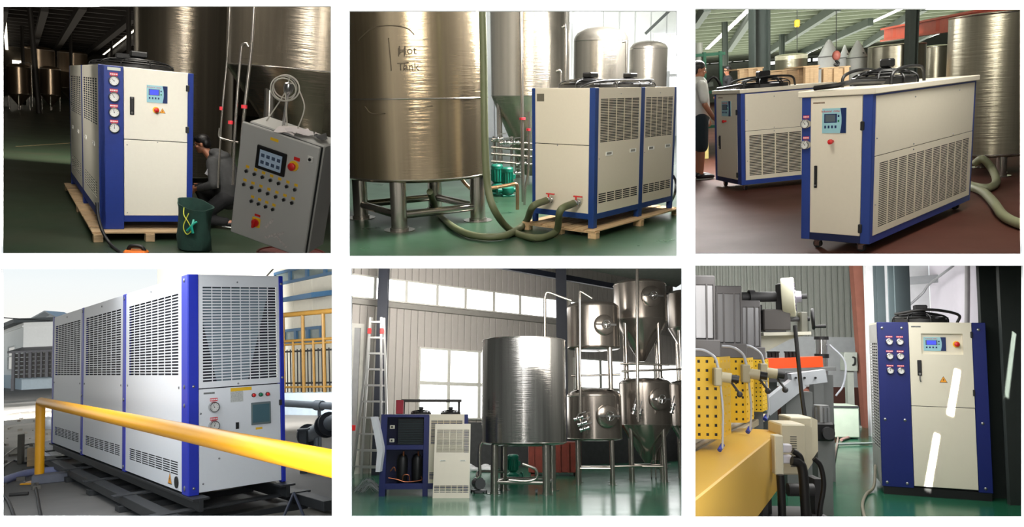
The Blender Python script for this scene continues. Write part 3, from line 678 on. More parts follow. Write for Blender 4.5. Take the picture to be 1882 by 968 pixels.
part('lower_door', rect(FA, 0.258, LX - 0.067, 0.165, H * 0.561, -0.03, 0.004, 0.004), CREAM, P)
FAz = FA @ Matrix.Translation((0, 0, 0.004))
for i, f in enumerate((0.09, 0.186, 0.278, 0.372)): gauge(P, FA, 0.155, H * (1 - f), 0.056, 0.0, 2.4 - 0.3 * i, (0.085, 0.034, 0.076))
part('name_plate', rect(FA, 0.09, 0.225, H * 0.972, H * 0.99, 0, 0.003), mat('silver_plate', (196, 200, 190), 0.4, metal=0.3), P)
display(P, FAz, 0.5, 0.725, H * 0.80, H * 0.905)
estop(P, FAz, 0.6, H * 0.755, 0.027); warn(P, FAz, 0.672, H * 0.752, 0.034)
latch(P, FAz, 0.32, 0.366, H * 0.715, H * 0.825)
for y_ in (0.905, 0.645): hinge(P, FA, LX - 0.07, H * y_, 0.04, 0.075)
screws(P, FAz, [(0.29, H * 0.53), (0.62, H * 0.555), (0.29, 0.2), (0.92, 0.2)], 0.007)
# long side: two bays
sec = ((0.05, LY * 0.485), (LY * 0.515, LY - 0.03))
for x0, x1 in sec:
    w = x1 - x0
    panel(P, F_B, x0, x1, 0.2, H - 0.01, CREAM, [(x0 + w * 0.08, x1 - w * 0.08, H * 0.63, H * 0.92, 6, 19, 0.9, 0.66), (x0 + w * 0.1, x1 - w * 0.12, H * 0.17, H * 0.275, 6, 6)])
    for q in (0.22, 0.72): recess_handle(P, F_B, x0 + w * q, H * 0.505, 0.2, 0.05)
for x0, x1 in ((-0.0, 0.05), (LY * 0.485, LY * 0.515), (LY - 0.03, LY)):
    part('side_post', rect(F_B, x0, x1, 0.0, H, -0.06, 0.003, 0.003), BLUE, P)
part('side_rail', rect(F_B, 0.0, LY, 0.1, 0.2, -0.06, 0.0), BLUE, P)
b = MB(); b.box((LX / 2, LY / 2, H - 0.012), (LX - 0.01, LY - 0.01, 0.024)); part('top_cover', b, CREAM, P)
for yy in (0.75, 2.2): fan(P, LX * 0.5, yy, H, 0.42, 0.13)
pallet('long pale wooden pallet under the four-gauge chiller', -0.10, LX + 0.1, -0.22, LY + 0.15, 0.118, chiller_M(-4.888, 8.841, 55.7, 0.0), 11, PINED)
hose('power_cable', [V(178, 372, 8.6), V(181, 400, 8.55), V(190, 428, 8.5), G(206, 452, 0.02), G(230, 470, 0.02)], 0.018, CABLE, 'black power cable hanging down the corner of the four-gauge chiller', 'cable')
p = G(250, 469)
T_ = thing('cable_reel_tool', 'orange and black hand tool lying on the floor by the pallet', 'tool', p + Vector((0, 0, 0)), 0.2)
b = MB(); b.box((0, 0, 0.03), (0.24, 0.14, 0.06), ch=0.02); part('body', b, mat('orange_tool_plastic', (236, 120, 30), 0.4), T_)
b = MB(); b.tube([(-0.08, 0, 0.05), (-0.05, 0, 0.1), (0.05, 0, 0.1), (0.09, 0, 0.05)], 0.022, 10); part('grip', b, BLACK, T_)
# ---------------- push-button cabinet
Mk = Matrix(((0.244, -0.956, 0.16, -1.819), (0.954, 0.207, -0.216, 6.486), (0.173, 0.206, 0.963, 0.501), (0, 0, 0, 1)))
GREYC = mat('light_grey_cabinet', (182, 182, 178), 0.4, var=0.02)
K = thing('control_cabinet', 'light grey control cabinet with touch screen and rows of black switches', 'control cabinet', M=Mk)
CW, CD, CH = 0.713, 0.366, 1.0; FK = FB(CW)
b = MB(); b.box((CD / 2 + 0.045, CW / 2, CH / 2), (CD - 0.09, CW, CH), ch=0.01); part('body', b, GREYC, K)
b = MB(); b.box((0.06, CW / 2, CH / 2), (0.07, CW - 0.02, CH - 0.02)); part('door_gap_dark', b, BLACK, K)  # black box paints the dark inside the door gap
b = MB(); b.box((0.012, CW / 2, CH / 2), (0.03, CW + 0.02, CH + 0.015), ch=0.008); part('door', b, GREYC, K, 'light grey door standing slightly ajar')
Fd = FK @ Matrix.Translation((0, 0, 0.004))
ts = part('touch_screen', rect(Fd, 0.165, 0.445, 0.66, 0.865, 0, 0.02, 0.006), BLACK, K); part('screen_face', rect(Fd, 0.2, 0.41, 0.69, 0.835, 0.02, 0.021), mat('pale_screen', (150, 168, 186), 0.25, emit=0.12), ts)
for i in range(8): part('screen_icon', rect(Fd, 0.215 + 0.05 * (i % 4), 0.247 + 0.05 * (i % 4), 0.715 + 0.06 * (i // 4), 0.745 + 0.06 * (i // 4), 0.021, 0.0215), mat('grey_icon', (70, 86, 110), 0.4), ts)
part('yellow_tag', rect(Fd, 0.27, 0.345, 0.935, 0.96, 0, 0.002), YELLOW, K)
part('red_tag', rect(Fd, 0.505, 0.56, 0.835, 0.865, 0, 0.002), RED, K); estop(K, Fd, 0.515, 0.785, 0.032)
def sw(x, y):
    b = MB(Fd); b.cyl((x, y, 0), (x, y, 0.012), 0.016, n=14); q = part('selector_switch', b, CHROME, K)
    b = MB(Fd); b.cyl((x, y, 0.012), (x, y, 0.02), 0.012, n=12); b.box((x, y, 0.026), (0.007, 0.024, 0.014), Matrix.Rotation(0.5, 3, 'Z')); part('knob', b, BLACK, q)
    part('yellow_tag', rect(Fd, x - 0.016, x + 0.016, y + 0.026, y + 0.05, 0, 0.0015), YELLOW, K)
for i in range(7): sw(0.09 + i * 0.078, 0.6 - i * 0.002)
for i in range(7): sw(0.08 + i * 0.078, 0.475 - i * 0.002)
for i in range(4): sw(0.17 + i * 0.07, 0.35 - i * 0.002)
q = part('rotary_base', rect(Fd, 0.195, 0.275, 0.125, 0.215, 0, 0.015, 0.006), YELLOW, K); b = MB(Fd); b.cyl((0.235, 0.17, 0.015), (0.235, 0.17, 0.03), 0.034, n=18); b.box((0.235, 0.17, 0.045), (0.022, 0.075, 0.04), ch=0.006); part('rotary_handle', b, RED, q)
part('red_tag', rect(Fd, 0.21, 0.265, 0.225, 0.245, 0, 0.002), RED, K)
for i, (x, y, a_) in enumerate(((0.40, 0.1, 0.6), (0.46, 0.13, 0.7), (0.50, 0.07, -0.6), (0.36, 0.2, 1.0))):
    b = MB(Fd); b.box((x, y, 0.001), (0.12 if i else 0.16, 0.022, 0.002), Matrix.Rotation(a_, 3, 'Z')); part('torn_sticker', b, mat('torn_paper', (206, 200, 196), 0.8, var=0.3, scale=60), K)
q = part('door_lock', rect(Fd, 0.628, 0.68, 0.86, 0.915, 0, 0.01, 0.006), mat('white_lock', (210, 210, 205), 0.4), K); b = MB(Fd); b.cyl((0.654, 0.888, 0.01), (0.654, 0.888, 0.02), 0.013, n=12); part('lock_cylinder', b, BLACK, q)
# drum under it
dp = Mk @ Vector((0.2, 0.4, 0.0))
D = thing('steel_drum', 'dull red steel drum carrying the push-button cabinet', 'drum', (dp.x + 0.12, dp.y + 0.12, 0))
b = MB(); b.lathe([(0.3, 0.0), (0.31, 0.02), (0.3, 0.04), (0.3, 0.21), (0.308, 0.225), (0.3, 0.24), (0.3, 0.42), (0.31, 0.44), (0.29, 0.45), (0.0, 0.445)], 28); part('drum_body', b, mat('dull_red_drum', (112, 40, 34), 0.6, var=0.2), D)
b = MB(); b.torus((0, 0, 0.45), (0, 0, 1), 0.3, 0.012, 28, 6); part('drum_rim', b, mat('dull_red_drum', (112, 40, 34)), D)
# papers and cable coil on the cabinet
def on_top(x, y, z=CH + 0.01): return Mk @ Vector((x, y, z))
for i, (x, y, a_, s_, col) in enumerate(((0.12, 0.36, 0.2, 0.24, (222, 214, 212)), (0.17, 0.27, -0.5, 0.22, (214, 206, 206)), (0.2, 0.1, 0.7, 0.15, (60, 60, 60)))):
    b = MB(); n_ = 5
    vs_ = [(s_ * (u / n_ - 0.5), s_ * 0.7 * (v / n_ - 0.5), 0.012 * math.sin(u * 1.3 + v + i) + 0.014) for u in range(n_ + 1) for v in range(n_ + 1)]
    b.add(vs_ + [(p[0], p[1], p[2] - 0.002) for p in vs_], [(u * (n_ + 1) + v, (u + 1) * (n_ + 1) + v, (u + 1) * (n_ + 1) + v + 1, u * (n_ + 1) + v + 1) for u in range(n_) for v in range(n_)] + [(36 + u * 6 + v, 36 + u * 6 + v + 1, 36 + (u + 1) * 6 + v + 1, 36 + (u + 1) * 6 + v) for u in range(n_) for v in range(n_)])
    mm = Mk @ TR((x, y, CH + 0.012 + 0.006 * i), a_)
    solo('paper_sheet' if i < 2 else 'phone_case', b, mat('paper_%d' % i, col, 0.8), ('crumpled printed sheet lying flat on the push-button cabinet', 'folded printed sheet at the corner of the push-button cabinet', 'dark thin pad beside the papers on the push-button cabinet')[i], 'paper' if i < 2 else 'pad', M=mm)
cc = on_top(0.22, 0.50, CH + 0.33)
b = MB(); pts = []
for i in range(64):
    t = i / 63 * 2 * PI * 3.2; rr = 0.095 + 0.016 * math.sin(t * 0.7 + 1); pts.append(cc + Vector((rr * math.cos(t) * 1.1, 0.03 * math.sin(t * 0.33), rr * math.sin(t))))
b.tube(pts, 0.006, 6, 2); b.tube([pts[0], pts[0] + Vector((0.05, 0, -0.15)), on_top(0.18, 0.32)], 0.006, 6); b.tube([pts[-1], pts[-1] + Vector((-0.04, 0, -0.14)), on_top(0.2, 0.62)], 0.006, 6); b.tube([cc + Vector((0, 0, 0.0)), cc + Vector((0.02, 0, -0.2)), on_top(0.2, 0.42)], 0.006, 6)
solo('cable_coil', b, mat('grey_white_cable', (190, 186, 176), 0.5), 'coiled pale grey cable standing above the push-button cabinet', 'cable')
b = MB(); b.lathe([(0.014, 0), (0.014, 0.27), (0.035, 0.3), (0.045, 0.34), (0.035, 0.375), (0, 0.385)], 16); solo('lamp_knob', b, CHROME, 'small chrome ball knob on a stalk inside the cable coil', 'knob', M=Mk @ TR((0.24, 0.48, CH)))
# ---------------- crouching worker
po = G(402, 417)
W = thing('person', 'person in dark grey hooded jacket crouching beside the four-gauge chiller', 'person', po, 0.12)
b = MB(); A_, hp = head_into(b, (-0.24, 0, 1.12), (-0.97, -0.05, -0.28), (-0.25, 0, 1))
limb(b, [(-0.2, 0, 1.05), (-0.12, 0, 0.96)], [0.055, 0.06]); limb(b, [(0.1, 0, 0.45), (0.08, 0, 0.66), (-0.04, 0, 0.9)], [0.13, 0.12, 0.1])
for sg in (-1, 1):
    sh = (-0.05, sg * 0.17, 0.9); el = (0.0, sg * 0.26, 0.62); wr_ = (-0.27, sg * 0.12, 0.52)
    limb(b, [sh, el], [0.05, 0.042]); limb(b, [el, wr_], [0.04, 0.03]); hand_into(b, wr_, (-1, -0.1 * sg, -0.15), (0, -sg, -0.1), 0.7, 1.0, 1)
limb(b, [(0.1, -0.1, 0.42), (-0.22, -0.14, 0.13)], [0.08, 0.06]); limb(b, [(-0.22, -0.14, 0.1), (0.2, -0.13, 0.09)], [0.055, 0.04])
limb(b, [(0.1, 0.1, 0.42), (-0.3, 0.14, 0.5)], [0.08, 0.06]); limb(b, [(-0.3, 0.14, 0.5), (-0.12, 0.13, 0.09)], [0.055, 0.04])
part('body', fuse(b, SKIN, 'body', 0.0065, 3), SKIN, W); face_bits(W, A_, hp)
b = MB(); b.ell(hp(0, -0.02, 0.052), (0.088, 0.1, 0.082), rot=A_); b.ell(hp(0, -0.06, 0.0), (0.08, 0.06, 0.08), rot=A_); b.ell(hp(0, 0.045, 0.09), (0.065, 0.045, 0.03), rot=A_); part('hair', fuse(b, HAIR, 'hair', 0.009, 3), HAIR, W)
JK = mat('charcoal_jacket', (58, 58, 58), 0.85, var=0.15, scale=20, bump=0.15)
b = MB(); limb(b, [(0.12, 0, 0.42), (0.12, 0, 0.62), (0.02, 0, 0.86), (-0.05, 0, 0.92)], [0.17, 0.185, 0.17, 0.12], 16); b.ell((-0.03, 0, 0.88), (0.13, 0.22, 0.11)); b.ell((0.02, 0, 0.98), (0.12, 0.15, 0.07)); b.ell((-0.05, 0, 1.02), (0.1, 0.12, 0.06))
for sg in (-1, 1): limb(b, [(-0.05, sg * 0.18, 0.89), (0.0, sg * 0.265, 0.62)], [0.085, 0.07]); limb(b, [(0.0, sg * 0.265, 0.62), (-0.21, sg * 0.15, 0.535)], [0.068, 0.05])
part('jacket', fuse(b, JK, 'jacket', 0.012, 4), JK, W)
part('jacket_print', MB().box((-0.075, -0.262, 0.78), (0.06, 0.004, 0.1), Matrix.Rotation(0.5, 3, 'Y')), mat('pale_print', (170, 170, 172), 0.8, var=0.5, scale=80), W)
TRS = mat('black_trousers', (22, 22, 24), 0.85, var=0.1)
b = MB(); b.ell((0.12, 0, 0.42), (0.17, 0.19, 0.14)); limb(b, [(0.1, -0.1, 0.42), (-0.22, -0.14, 0.13)], [0.115, 0.085]); limb(b, [(-0.22, -0.14, 0.12), (0.12, -0.13, 0.1)], [0.08, 0.065]); limb(b, [(0.1, 0.1, 0.42), (-0.3, 0.14, 0.5)], [0.115, 0.085]); limb(b, [(-0.3, 0.14, 0.5), (-0.14, 0.13, 0.14)], [0.08, 0.065]); part('trousers', fuse(b, TRS, 'trousers', 0.012, 4), TRS, W)
for q in ((0.16, -0.13, 0.07, 1), (-0.16, 0.13, 0.05, -1)):
    b = MB(); b.ell((q[0] + q[3] * 0.05, q[1], q[2]), (0.14, 0.05, 0.045)); b.ell((q[0] - q[3] * 0.03, q[1], q[2] + 0.03), (0.07, 0.045, 0.05)); s_ = part('shoe', fuse(b, BLACK, 'shoe', 0.008, 2), BLACK, W)
    b = MB(); b.ell((q[0] + q[3] * 0.05, q[1], q[2] - 0.035), (0.142, 0.052, 0.014)); part('sole', b, DIAL, s_)
# ---------------- tool bag
bo = G(357, 459)
BG = thing('tool_bag', 'dark green canvas tool bag with a yellow cord on the floor', 'bag', bo, -0.25); BG.scale = (1.15, 1.1, 1.08)
CAN = mat('dark_green_canvas', (24, 56, 48), 0.9, var=0.25, scale=10, bump=0.4)
b = MB(); n_ = 32; rings = []
for z, rx, ry in ((0.0, 0.15, 0.12), (0.02, 0.17, 0.14), (0.15, 0.175, 0.145), (0.3, 0.16, 0.13), (0.42, 0.17, 0.12), (0.5, 0.19, 0.13)):
    rings.append([(rx * (1 + 0.1 * math.sin(5 * t + z * 11)) * math.cos(t), ry * (1 + 0.1 * math.cos(4 * t + z * 9)) * math.sin(t), z + (0.05 * math.cos(t - 2.4) if z > 0.4 else 0)) for t in [2 * PI * i / n_ for i in range(n_)]])
inn = [[(x * 0.93, y * 0.93, max(z, 0.03)) for x, y, z in rg] for rg in rings[::-1][:4]]
vs_ = [v for rg in rings + inn for v in rg]; nr_ = len(rings) + len(inn)
b.add(vs_, [(j * n_ + i, j * n_ + (i + 1) % n_, (j + 1) * n_ + (i + 1) % n_, (j + 1) * n_ + i) for j in range(nr_ - 1) for i in range(n_)] + [tuple(range(n_ - 1, -1, -1)), tuple((nr_ - 1) * n_ + i for i in range(n_))])
part('canvas_body', b, CAN, BG)
b = MB(); b.tube([(-0.03, -0.13, 0.47), (0.0, -0.17, 0.4), (0.06, -0.18, 0.33), (0.09, -0.17, 0.25), (0.04, -0.175, 0.2), (0.0, -0.175, 0.28), (0.04, -0.15, 0.42)], 0.005, 6); part('yellow_cord', b, mat('yellow_green_cord', (190, 196, 60), 0.6), BG)
b = MB(); b.tube([(0.1, -0.15, 0.36), (0.1, -0.18, 0.3), (0.05, -0.185, 0.24)], 0.012, 8); b.tube([(0.13, -0.14, 0.34), (0.1, -0.18, 0.3), (0.11, -0.175, 0.22)], 0.012, 8); part('teal_pliers', b, mat('teal_grip', (10, 150, 130), 0.4), BG)
# added fill lamps with no visible source, for chiller, tanks and roof
area('gate_light_1', V(60, -330, 5.5), (-4.3, 9.3, 0.9), 2.0, 1.2, 47, (1, 0.97, 0.92), math.radians(70))
front_fill('fill_lamp_1c', 306, 240, 1.0, 0.8, 34, (1, 0.97, 0.92))
area('fill_lamp_1b', V(330, -420, 9.0), V(480, 150, 11), 3.0, 0.8, 260, (1, 0.95, 0.86))
area('hall_window_1', V(-40, 60, 16), V(200, 90, 22), 7, 3, 1500, (1, 0.92, 0.8))
area('side_fill_1b', V(-40, 90, 9.5), V(150, 250, 11), 2.5, 2.0, 16, (1, 0.94, 0.85), math.radians(90))
area('roof_fill_1', (-24, 40, 2.1), (-24, 40, 6), 26, 24, 500, (1, 0.9, 0.76))
# ================================================================== ROOM 2: chiller with two hoses, big wrapped tank
use(2)
FL2 = mat('green_epoxy_floor', (52, 84, 62), 0.3, var=0.2, scale=1.3, col2=(44, 62, 46), rvar=0.08, detail=6)
W2 = mat('pale_grey_sheet_wall', (222, 224, 224), 0.7, var=0.03)
b = MB(); b.box((0, 20, -0.06), (24, 38, 0.12)); struct('floor_2', b, FL2)
YB2 = 32.0
wall2 = struct('wall_2', MB().box((0, YB2 + 0.3, 4), (30, 0.1, 16)), W2)
p0_, p1_ = V(1000, 60, YB2), V(1262, 60, YB2)
n_ = 26
for i in range(n_):
    x = -9 + (p1_.x + 9.5) * (i + 0.5) / n_; b = MB(); b.box((x, YB2 + 0.2, 4), ((p1_.x + 9.5) / n_ * 0.94, 0.1, 16), ch=0.02); part('wall_panel', b, W2, wall2)
LIT2 = mat('daylit_window_pane', (255, 255, 255), 0.3, var=0.0, emit=3.5)
def litpane(name, x0, x1, y0, y1, y, m, nx=1, ny=1, frame=None, fr=0.05):
    """window: frame with glazed, daylit panes, at depth y"""
    A_, B_ = V(x0, y1, y), V(x1, y0, y); w, h = B_.x - A_.x, B_.z - A_.z; o = MB(); hs = []
    for i in range(nx):
        for j in range(ny): hs.append((A_.x + w * i / nx + fr, A_.x + w * (i + 1) / nx - fr, A_.z + h * j / ny + fr, A_.z + h * (j + 1) / ny - fr))
    Fm = Matrix(((1, 0, 0, 0), (0, 0, -1, y), (0, 1, 0, 0), (0, 0, 0, 1)))
    f = MB(Fm); f.plate(A_.x, B_.x, A_.z, B_.z, hs, 0.05, 0.1); q = struct(name, f, frame or W2)
    for hh in hs:
        g = MB(Fm); g.box(((hh[0] + hh[1]) / 2, (hh[2] + hh[3]) / 2, 0), (hh[1] - hh[0], hh[3] - hh[2], 0.01)); struct('pane', g, m, parent=q)
    return q
w = litpane('window_2', 1196, 1262, 62, 176, YB2, LIT2, 2, 3, fr=0.06)
w = litpane('window_3', 1000, 1108, -30, 44, YB2, LIT2, 2, 2, fr=0.06)
# roof truss line across the wall
b = MB(); b.beam(V(1186, 62, 30), V(1232, 18, 30), 0.1, 0.1); b.beam(V(1232, 18, 30), V(1262, -10, 30), 0.1, 0.1); solo('roof_brace', b, mat('dark_brace', (70, 74, 74), 0.6), 'dark diagonal roof brace across the pale sheet wall', 'brace')
# big wrapped tank
yT = 12.0; xT = V(766, 300, yT).x; rT = 131 * scl(yT)
zT = Zat(333, xT, yT - rT)
TKM = steel('big_tank_wrapped_steel', (168, 152, 126), 0.22, streak=0.3)
T2 = tank('huge film-wrapped steel tank on four stout legs', xT, yT, rT, zT, zT + 3.4, TKM, None, 0.15, 4, 0.12, -1.75, 0.86, brace=zT * 0.3, name='steel_tank', n=56, bands=(zT + 1.15,))
for pts in ([(-0.55, 0.62), (-0.5, 0.68), (-0.3, 0.83), (-0.05, 0.85), (0.12, 0.8), (0.2, 0.7)], [(-0.12, 0.65), (-0.1, 0.1)], [(0.0, 0.48), (0.0, 0.34)], [(0.0, 0.41), (0.07, 0.42)], [(0.07, 0.48), (0.07, 0.34)], [(0.02, 0.22), (0.12, 0.24)], [(0.07, 0.24), (0.05, 0.1)], [(-0.5, -0.5), (-0.4, -0.62), (-0.2, -0.62)], [(0.1, -0.55), (0.4, -0.5)]):
    P3 = []
    for u, v in pts:
        t = -PI / 2 - 0.05 + u; P3.append((math.cos(t) * (rT + 0.003), math.sin(t) * (rT + 0.003), zT + 1.45 + v * 0.8))
    b = MB(); b.tube(P3, 0.008, 5, 4); part('marker_line', b, mat('marker_ink', (88, 78, 62), 0.7), T2)
Ft = Matrix.Translation((math.cos(-PI / 2 + 0.06) * (rT + 0.006), math.sin(-PI / 2 + 0.06) * (rT + 0.006), zT + 1.8)) @ Matrix.Rotation(0.06, 4, 'Z') @ FA
text(T2, 'Hot', Ft, 0, 0.0, 0.16, mat('marker_ink', (72, 64, 52))); text(T2, 'Tank', Ft, 0.0, -0.22, 0.15, mat('marker_ink', (72, 64, 52)))
# outlet pipe low on the tank
yo = 11.6
vpipe('bare copper-coloured outlet pipe low beside the huge tank leg', [(845, 325), (860, 342), (873, 349), (905, 345), (935, 340), (948, 338), (951, 350), (951, 385)], 0.03, 12.6, m=mat('warm_pipe_steel', (190, 150, 118), 0.25, metal=0.9))
# rear tanks
STR = steel('sunlit_tone_steel', (206, 196, 180), 0.26)  # lighter steel colour paints the window light on these tanks
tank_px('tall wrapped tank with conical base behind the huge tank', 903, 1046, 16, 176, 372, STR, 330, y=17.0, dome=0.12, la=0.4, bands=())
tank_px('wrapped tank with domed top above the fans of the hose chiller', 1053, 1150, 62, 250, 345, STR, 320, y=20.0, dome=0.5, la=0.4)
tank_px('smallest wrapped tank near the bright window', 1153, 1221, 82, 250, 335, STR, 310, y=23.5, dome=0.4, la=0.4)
vpipe('plumb steel pipe standing before the conical-base wrapped tank', [(957, -10), (959, 150), (960, 260), (962, 385)], 0.032, 13.8, [(960, 218)])
vpipe('second plumb pipe with red cap between chiller and tank legs', [(972, 205), (972, 300), (966, 345), (963, 392)], 0.022, 13.4, [(971, 238)])
vpipe('hooked vent pipe on the flank of the tall wrapped tank', [(1032, 50), (1037, 49), (1040, 54), (1040, 160)], 0.028, 16.0)
vpipe('low hooked vent pipe just above the chiller fans', [(1022, 131), (1028, 129), (1031, 134), (1031, 160)], 0.028, 15.8)
vpipe('hooked vent pipe between the two smaller wrapped tanks', [(1143, 77), (1149, 76), (1151, 82), (1151, 158)], 0.03, 19.0)
# pumps and pipe rack
yP = G(915, 356).y
pump('green upright pump nearer the pipe rack behind the tank leg', V(914, 350, yP).x, yP, 0.5, 0.3, 'green pumps behind the huge tank')
pump('green upright pump beside the plumb steel pipes', V(933, 350, yP).x, yP - 0.35, 0.48, 0.3, 'green pumps behind the huge tank')
RK = thing('pipe_rack', 'rack of horizontal steel pipes and valves behind the green pumps', 'pipe rack')
yR = yP + 1.2
for i, r_ in enumerate((258, 270, 282, 296)):
    b = MB(); b.cyl(V(903, r_, yR), V(978, r_ + 6, yR), 0.03, n=10); part('pipe', b, STEELP, RK)
for x in (908, 940, 970):
    b = MB(); a_ = V(x, 250, yR + 0.1); b.cyl((a_.x, a_.y, 0), a_, 0.03, n=8); part('post', b, STEELP, RK)
for x, r_ in ((915, 255), (928, 262), (945, 262), (958, 300), (948, 318)):
    valve(RK, V(x, r_, yR - 0.05), 0.045, (1, 0, 0.1), CHROME)
# ---------------- the chiller with hoses
H, LX, LY = 1.9, 2.315, 1.06
Mc = chiller_M(1.127, 10.374, 39.2, 0.12)
P = thing('chiller', 'cream chiller with two hoses, standing on a pale pallet', 'chiller', M=Mc)
F_B = FB(LY)
b = MB(); b.box((LX / 2, LY / 2, H * 0.54), (LX - 0.08, LY - 0.08, H * 0.86)); part('inner_body', b, COIL, P)
BL2 = mat('cobalt_powder_coat', (26, 58, 120), 0.4, var=0.05)
for x0, x1 in ((0, 0.09), (LX * 0.53, LX * 0.575), (LX - 0.06, LX)):
    part('post', rect(FA, x0, x1, 0.0, H, -0.08, 0.003, 0.003), BL2, P)
for x0, x1 in ((0, 0.055), (LY - 0.085, LY)):
    part('end_post', rect(F_B, x0, x1, 0.0, H, -0.08, 0.003, 0.003), BL2, P)
part('base_rail', rect(FA, 0.09, LX - 0.06, 0.12, 0.2, -0.08, 0.0), BL2, P); part('base_rail', rect(F_B, 0.055, LY - 0.085, 0.12, 0.2, -0.08, 0.0), BL2, P)
for x0, x1 in ((0.092, LX * 0.53), (LX * 0.575, LX - 0.06)):
    w = x1 - x0
    panel(P, FA, x0 + 0.004, x1 - 0.004, 0.2, H - 0.01, CREAM2, [(x0 + w * 0.04, x1 - w * 0.04, H * 0.615, H * 0.925, 5, 27, 0.94, 0.6), (x0 + w * 0.02, x1 - w * 0.03, H * 0.175, H * 0.25, 5, 5, 0.9, 0.6)])
    for q in (0.25, 0.82): recess_handle(P, FA, x0 + w * q, H * 0.53, 0.17, 0.055)
    screws(P, FA, [(x0 + w * 0.5, H * 0.955), (x0 + 0.03, H * 0.5)], 0.008)
part('end_panel', rect(F_B, 0.058, LY - 0.088, 0.2, H * 0.595, -0.03, 0.002, 0.003), CREAM2, P); part('end_panel', rect(F_B, 0.058, LY - 0.088, H * 0.6, H - 0.01, -0.03, 0.002, 0.003), CREAM2, P)
part('name_plate', rect(F_B, 0.09, 0.215, H * 0.905, H * 0.96, 0.002, 0.005), mat('grey_name_plate', (104, 98, 84), 0.5), P)
screws(P, F_B, [(0.45, H * 0.59)], 0.009, 0.002)
b = MB(); b.box((LX / 2, LY / 2, H - 0.012), (LX - 0.01, LY - 0.01, 0.024)); part('top_cover', b, CREAM2, P)
for xx in (0.62, 1.72): fan(P, xx, LY * 0.5, H, 0.43, 0.13)
b = MB(); b.tube([(0.1, 0.3, H), (0.2, 0.2, H + 0.06), (0.5, 0.15, H + 0.09), (0.9, 0.2, H + 0.1), (1.4, 0.15, H + 0.1), (2.1, 0.3, H + 0.1), (2.28, 0.5, H + 0.02)], 0.018, 8); part('fan_cable', b, BLACK, P)
vp = []
for s_, t_ in ((0.36, 0.185), (0.83, 0.185)):
    c_ = F_B @ Vector((s_, H * t_, 0.0)); o_ = F_B @ Vector((s_, H * t_, 0.16)); d = (o_ - c_).normalized()
    b = MB(); b.cyl(c_ - d * 0.02, o_, 0.035, n=12); b.cyl(c_ + d * 0.02, c_ + d * 0.05, 0.05, n=12); b.ell(c_ + d * 0.09, (0.05, 0.05, 0.05), 12, 8); q = part('ball_valve', b, CHROME, P)
    b = MB(); b.cyl(c_ + d * 0.09, c_ + d * 0.09 + Vector((0, 0, 0.08)), 0.012, n=8); b.box(c_ + d * 0.09 + Vector((0, -0.03, 0.09)), (0.03, 0.14, 0.018), ch=0.004); part('valve_handle', b, RED, q)
    vp.append(Mc @ o_)
pallet('pale new wooden pallet under the hose chiller', -0.12, LX + 0.12, -0.12, LY + 0.12, 0.118, chiller_M(1.127, 10.374, 39.2, 0.0), 7, PINE)
d = (Mc.to_3x3() @ Vector((-1, 0, 0))).normalized()
hose('water_hose', [V(886, -12, 10.4), V(889, 120, 10.4), V(891, 250, 10.35), V(896, 340, 10.3), V(910, 388, 10.2), G(940, 424, 0.06), G(985, 437, 0.06), G(1022, 425, 0.07), vp[1] + d * 0.3 + Vector((0, 0, -0.06)), vp[1] - d * 0.01], 0.05, HOSE, 'olive hose hanging down past the huge tank to the front chiller valve', group=None)
hose('water_hose', [V(790, 352, 11.3), G(806, 392, 0.06), G(838, 420, 0.06), G(880, 434, 0.06), G(930, 432, 0.06), G(965, 410, 0.08), vp[0] + d * 0.3 + Vector((0, 0, -0.05)), vp[0] - d * 0.01], 0.05, HOSE, 'olive hose running from under the huge tank to the rear chiller valve')
hose('drain_cable', [V(1237, 322, 12.2), V(1242, 335, 12.2), V(1240, 356, 12.2), G(1233, 372, 0.02)], 0.02, CABLE, 'short black cable loop at the far corner of the hose chiller', 'cable')
area('window_light_2', V(1215, -120, 13), V(850, 180, 11.5), 1.8, 4.0, 2200, (1, 0.98, 0.95))
area('fill_lamp_2', V(960, -330, 5.5), (1.5, 11, 0.9), 3.0, 1.5, 330, (1, 0.94, 0.84))  # added front fill for the hose chiller, no gate modelled
area('window_light_2b', V(1235, -60, 19), V(1080, 110, 23), 3.0, 3.0, 1700, (1, 1, 1))
# ================================================================== ROOM 3: two chillers on castors in a high hall
use(3)
FL3 = mat('oxide_red_floor', (84, 44, 34), 0.62, var=0.25, scale=1.4, col2=(58, 36, 30), rvar=0.1, detail=6, spec=0.2)
RF3 = mat('grey_green_roof_sheet', (176, 180, 160), 0.7, var=0.1, scale=1.5)
ST3 = mat('dark_green_grey_steel', (54, 62, 56), 0.6, var=0.1)
W3 = mat('grey_green_back_wall', (150, 156, 144), 0.8, var=0.06)
LIT3 = mat('bright_window_band', (255, 255, 248), 0.4, var=0.0, emit=1.8)
b = MB(); b.box((12, 26, -0.06), (52, 50, 0.12)); struct('floor_3', b, FL3)
struct('wall_3', MB().box((12, 50.5, 4), (64, 0.2, 12)), W3)
ROOF = roof_frame(50.0, 2.35, 0.055, 0.0)
ceil3 = struct('ceiling_3', MB(ROOF[0]).box((12, 14, 0.2), (70, 50, 0.05)), RF3); CEIL = ceil3
for i in range(30):
    b = MB(ROOF[0]); b.box((12, 1.0 + i * 1.15, 0.1), (66, 0.12, 0.12)); part('purlin', b, mat('mid_grey_green_steel', (110, 116, 100), 0.6), ceil3)
for pa, pb in (((1278, 45), (1300, 12)), ((1340, 90), (1392, 12)), ((1410, 96), (1540, 12)), ((1470, 98), (1600, 40)), ((1590, 82), (1700, 12)), ((1680, 76), (1770, 30))):
    b = MB(); b.beam(RP(*pa, -0.1), RP(*pb, -0.1), 0.22, 0.3); part('rafter', b, ST3, ceil3)
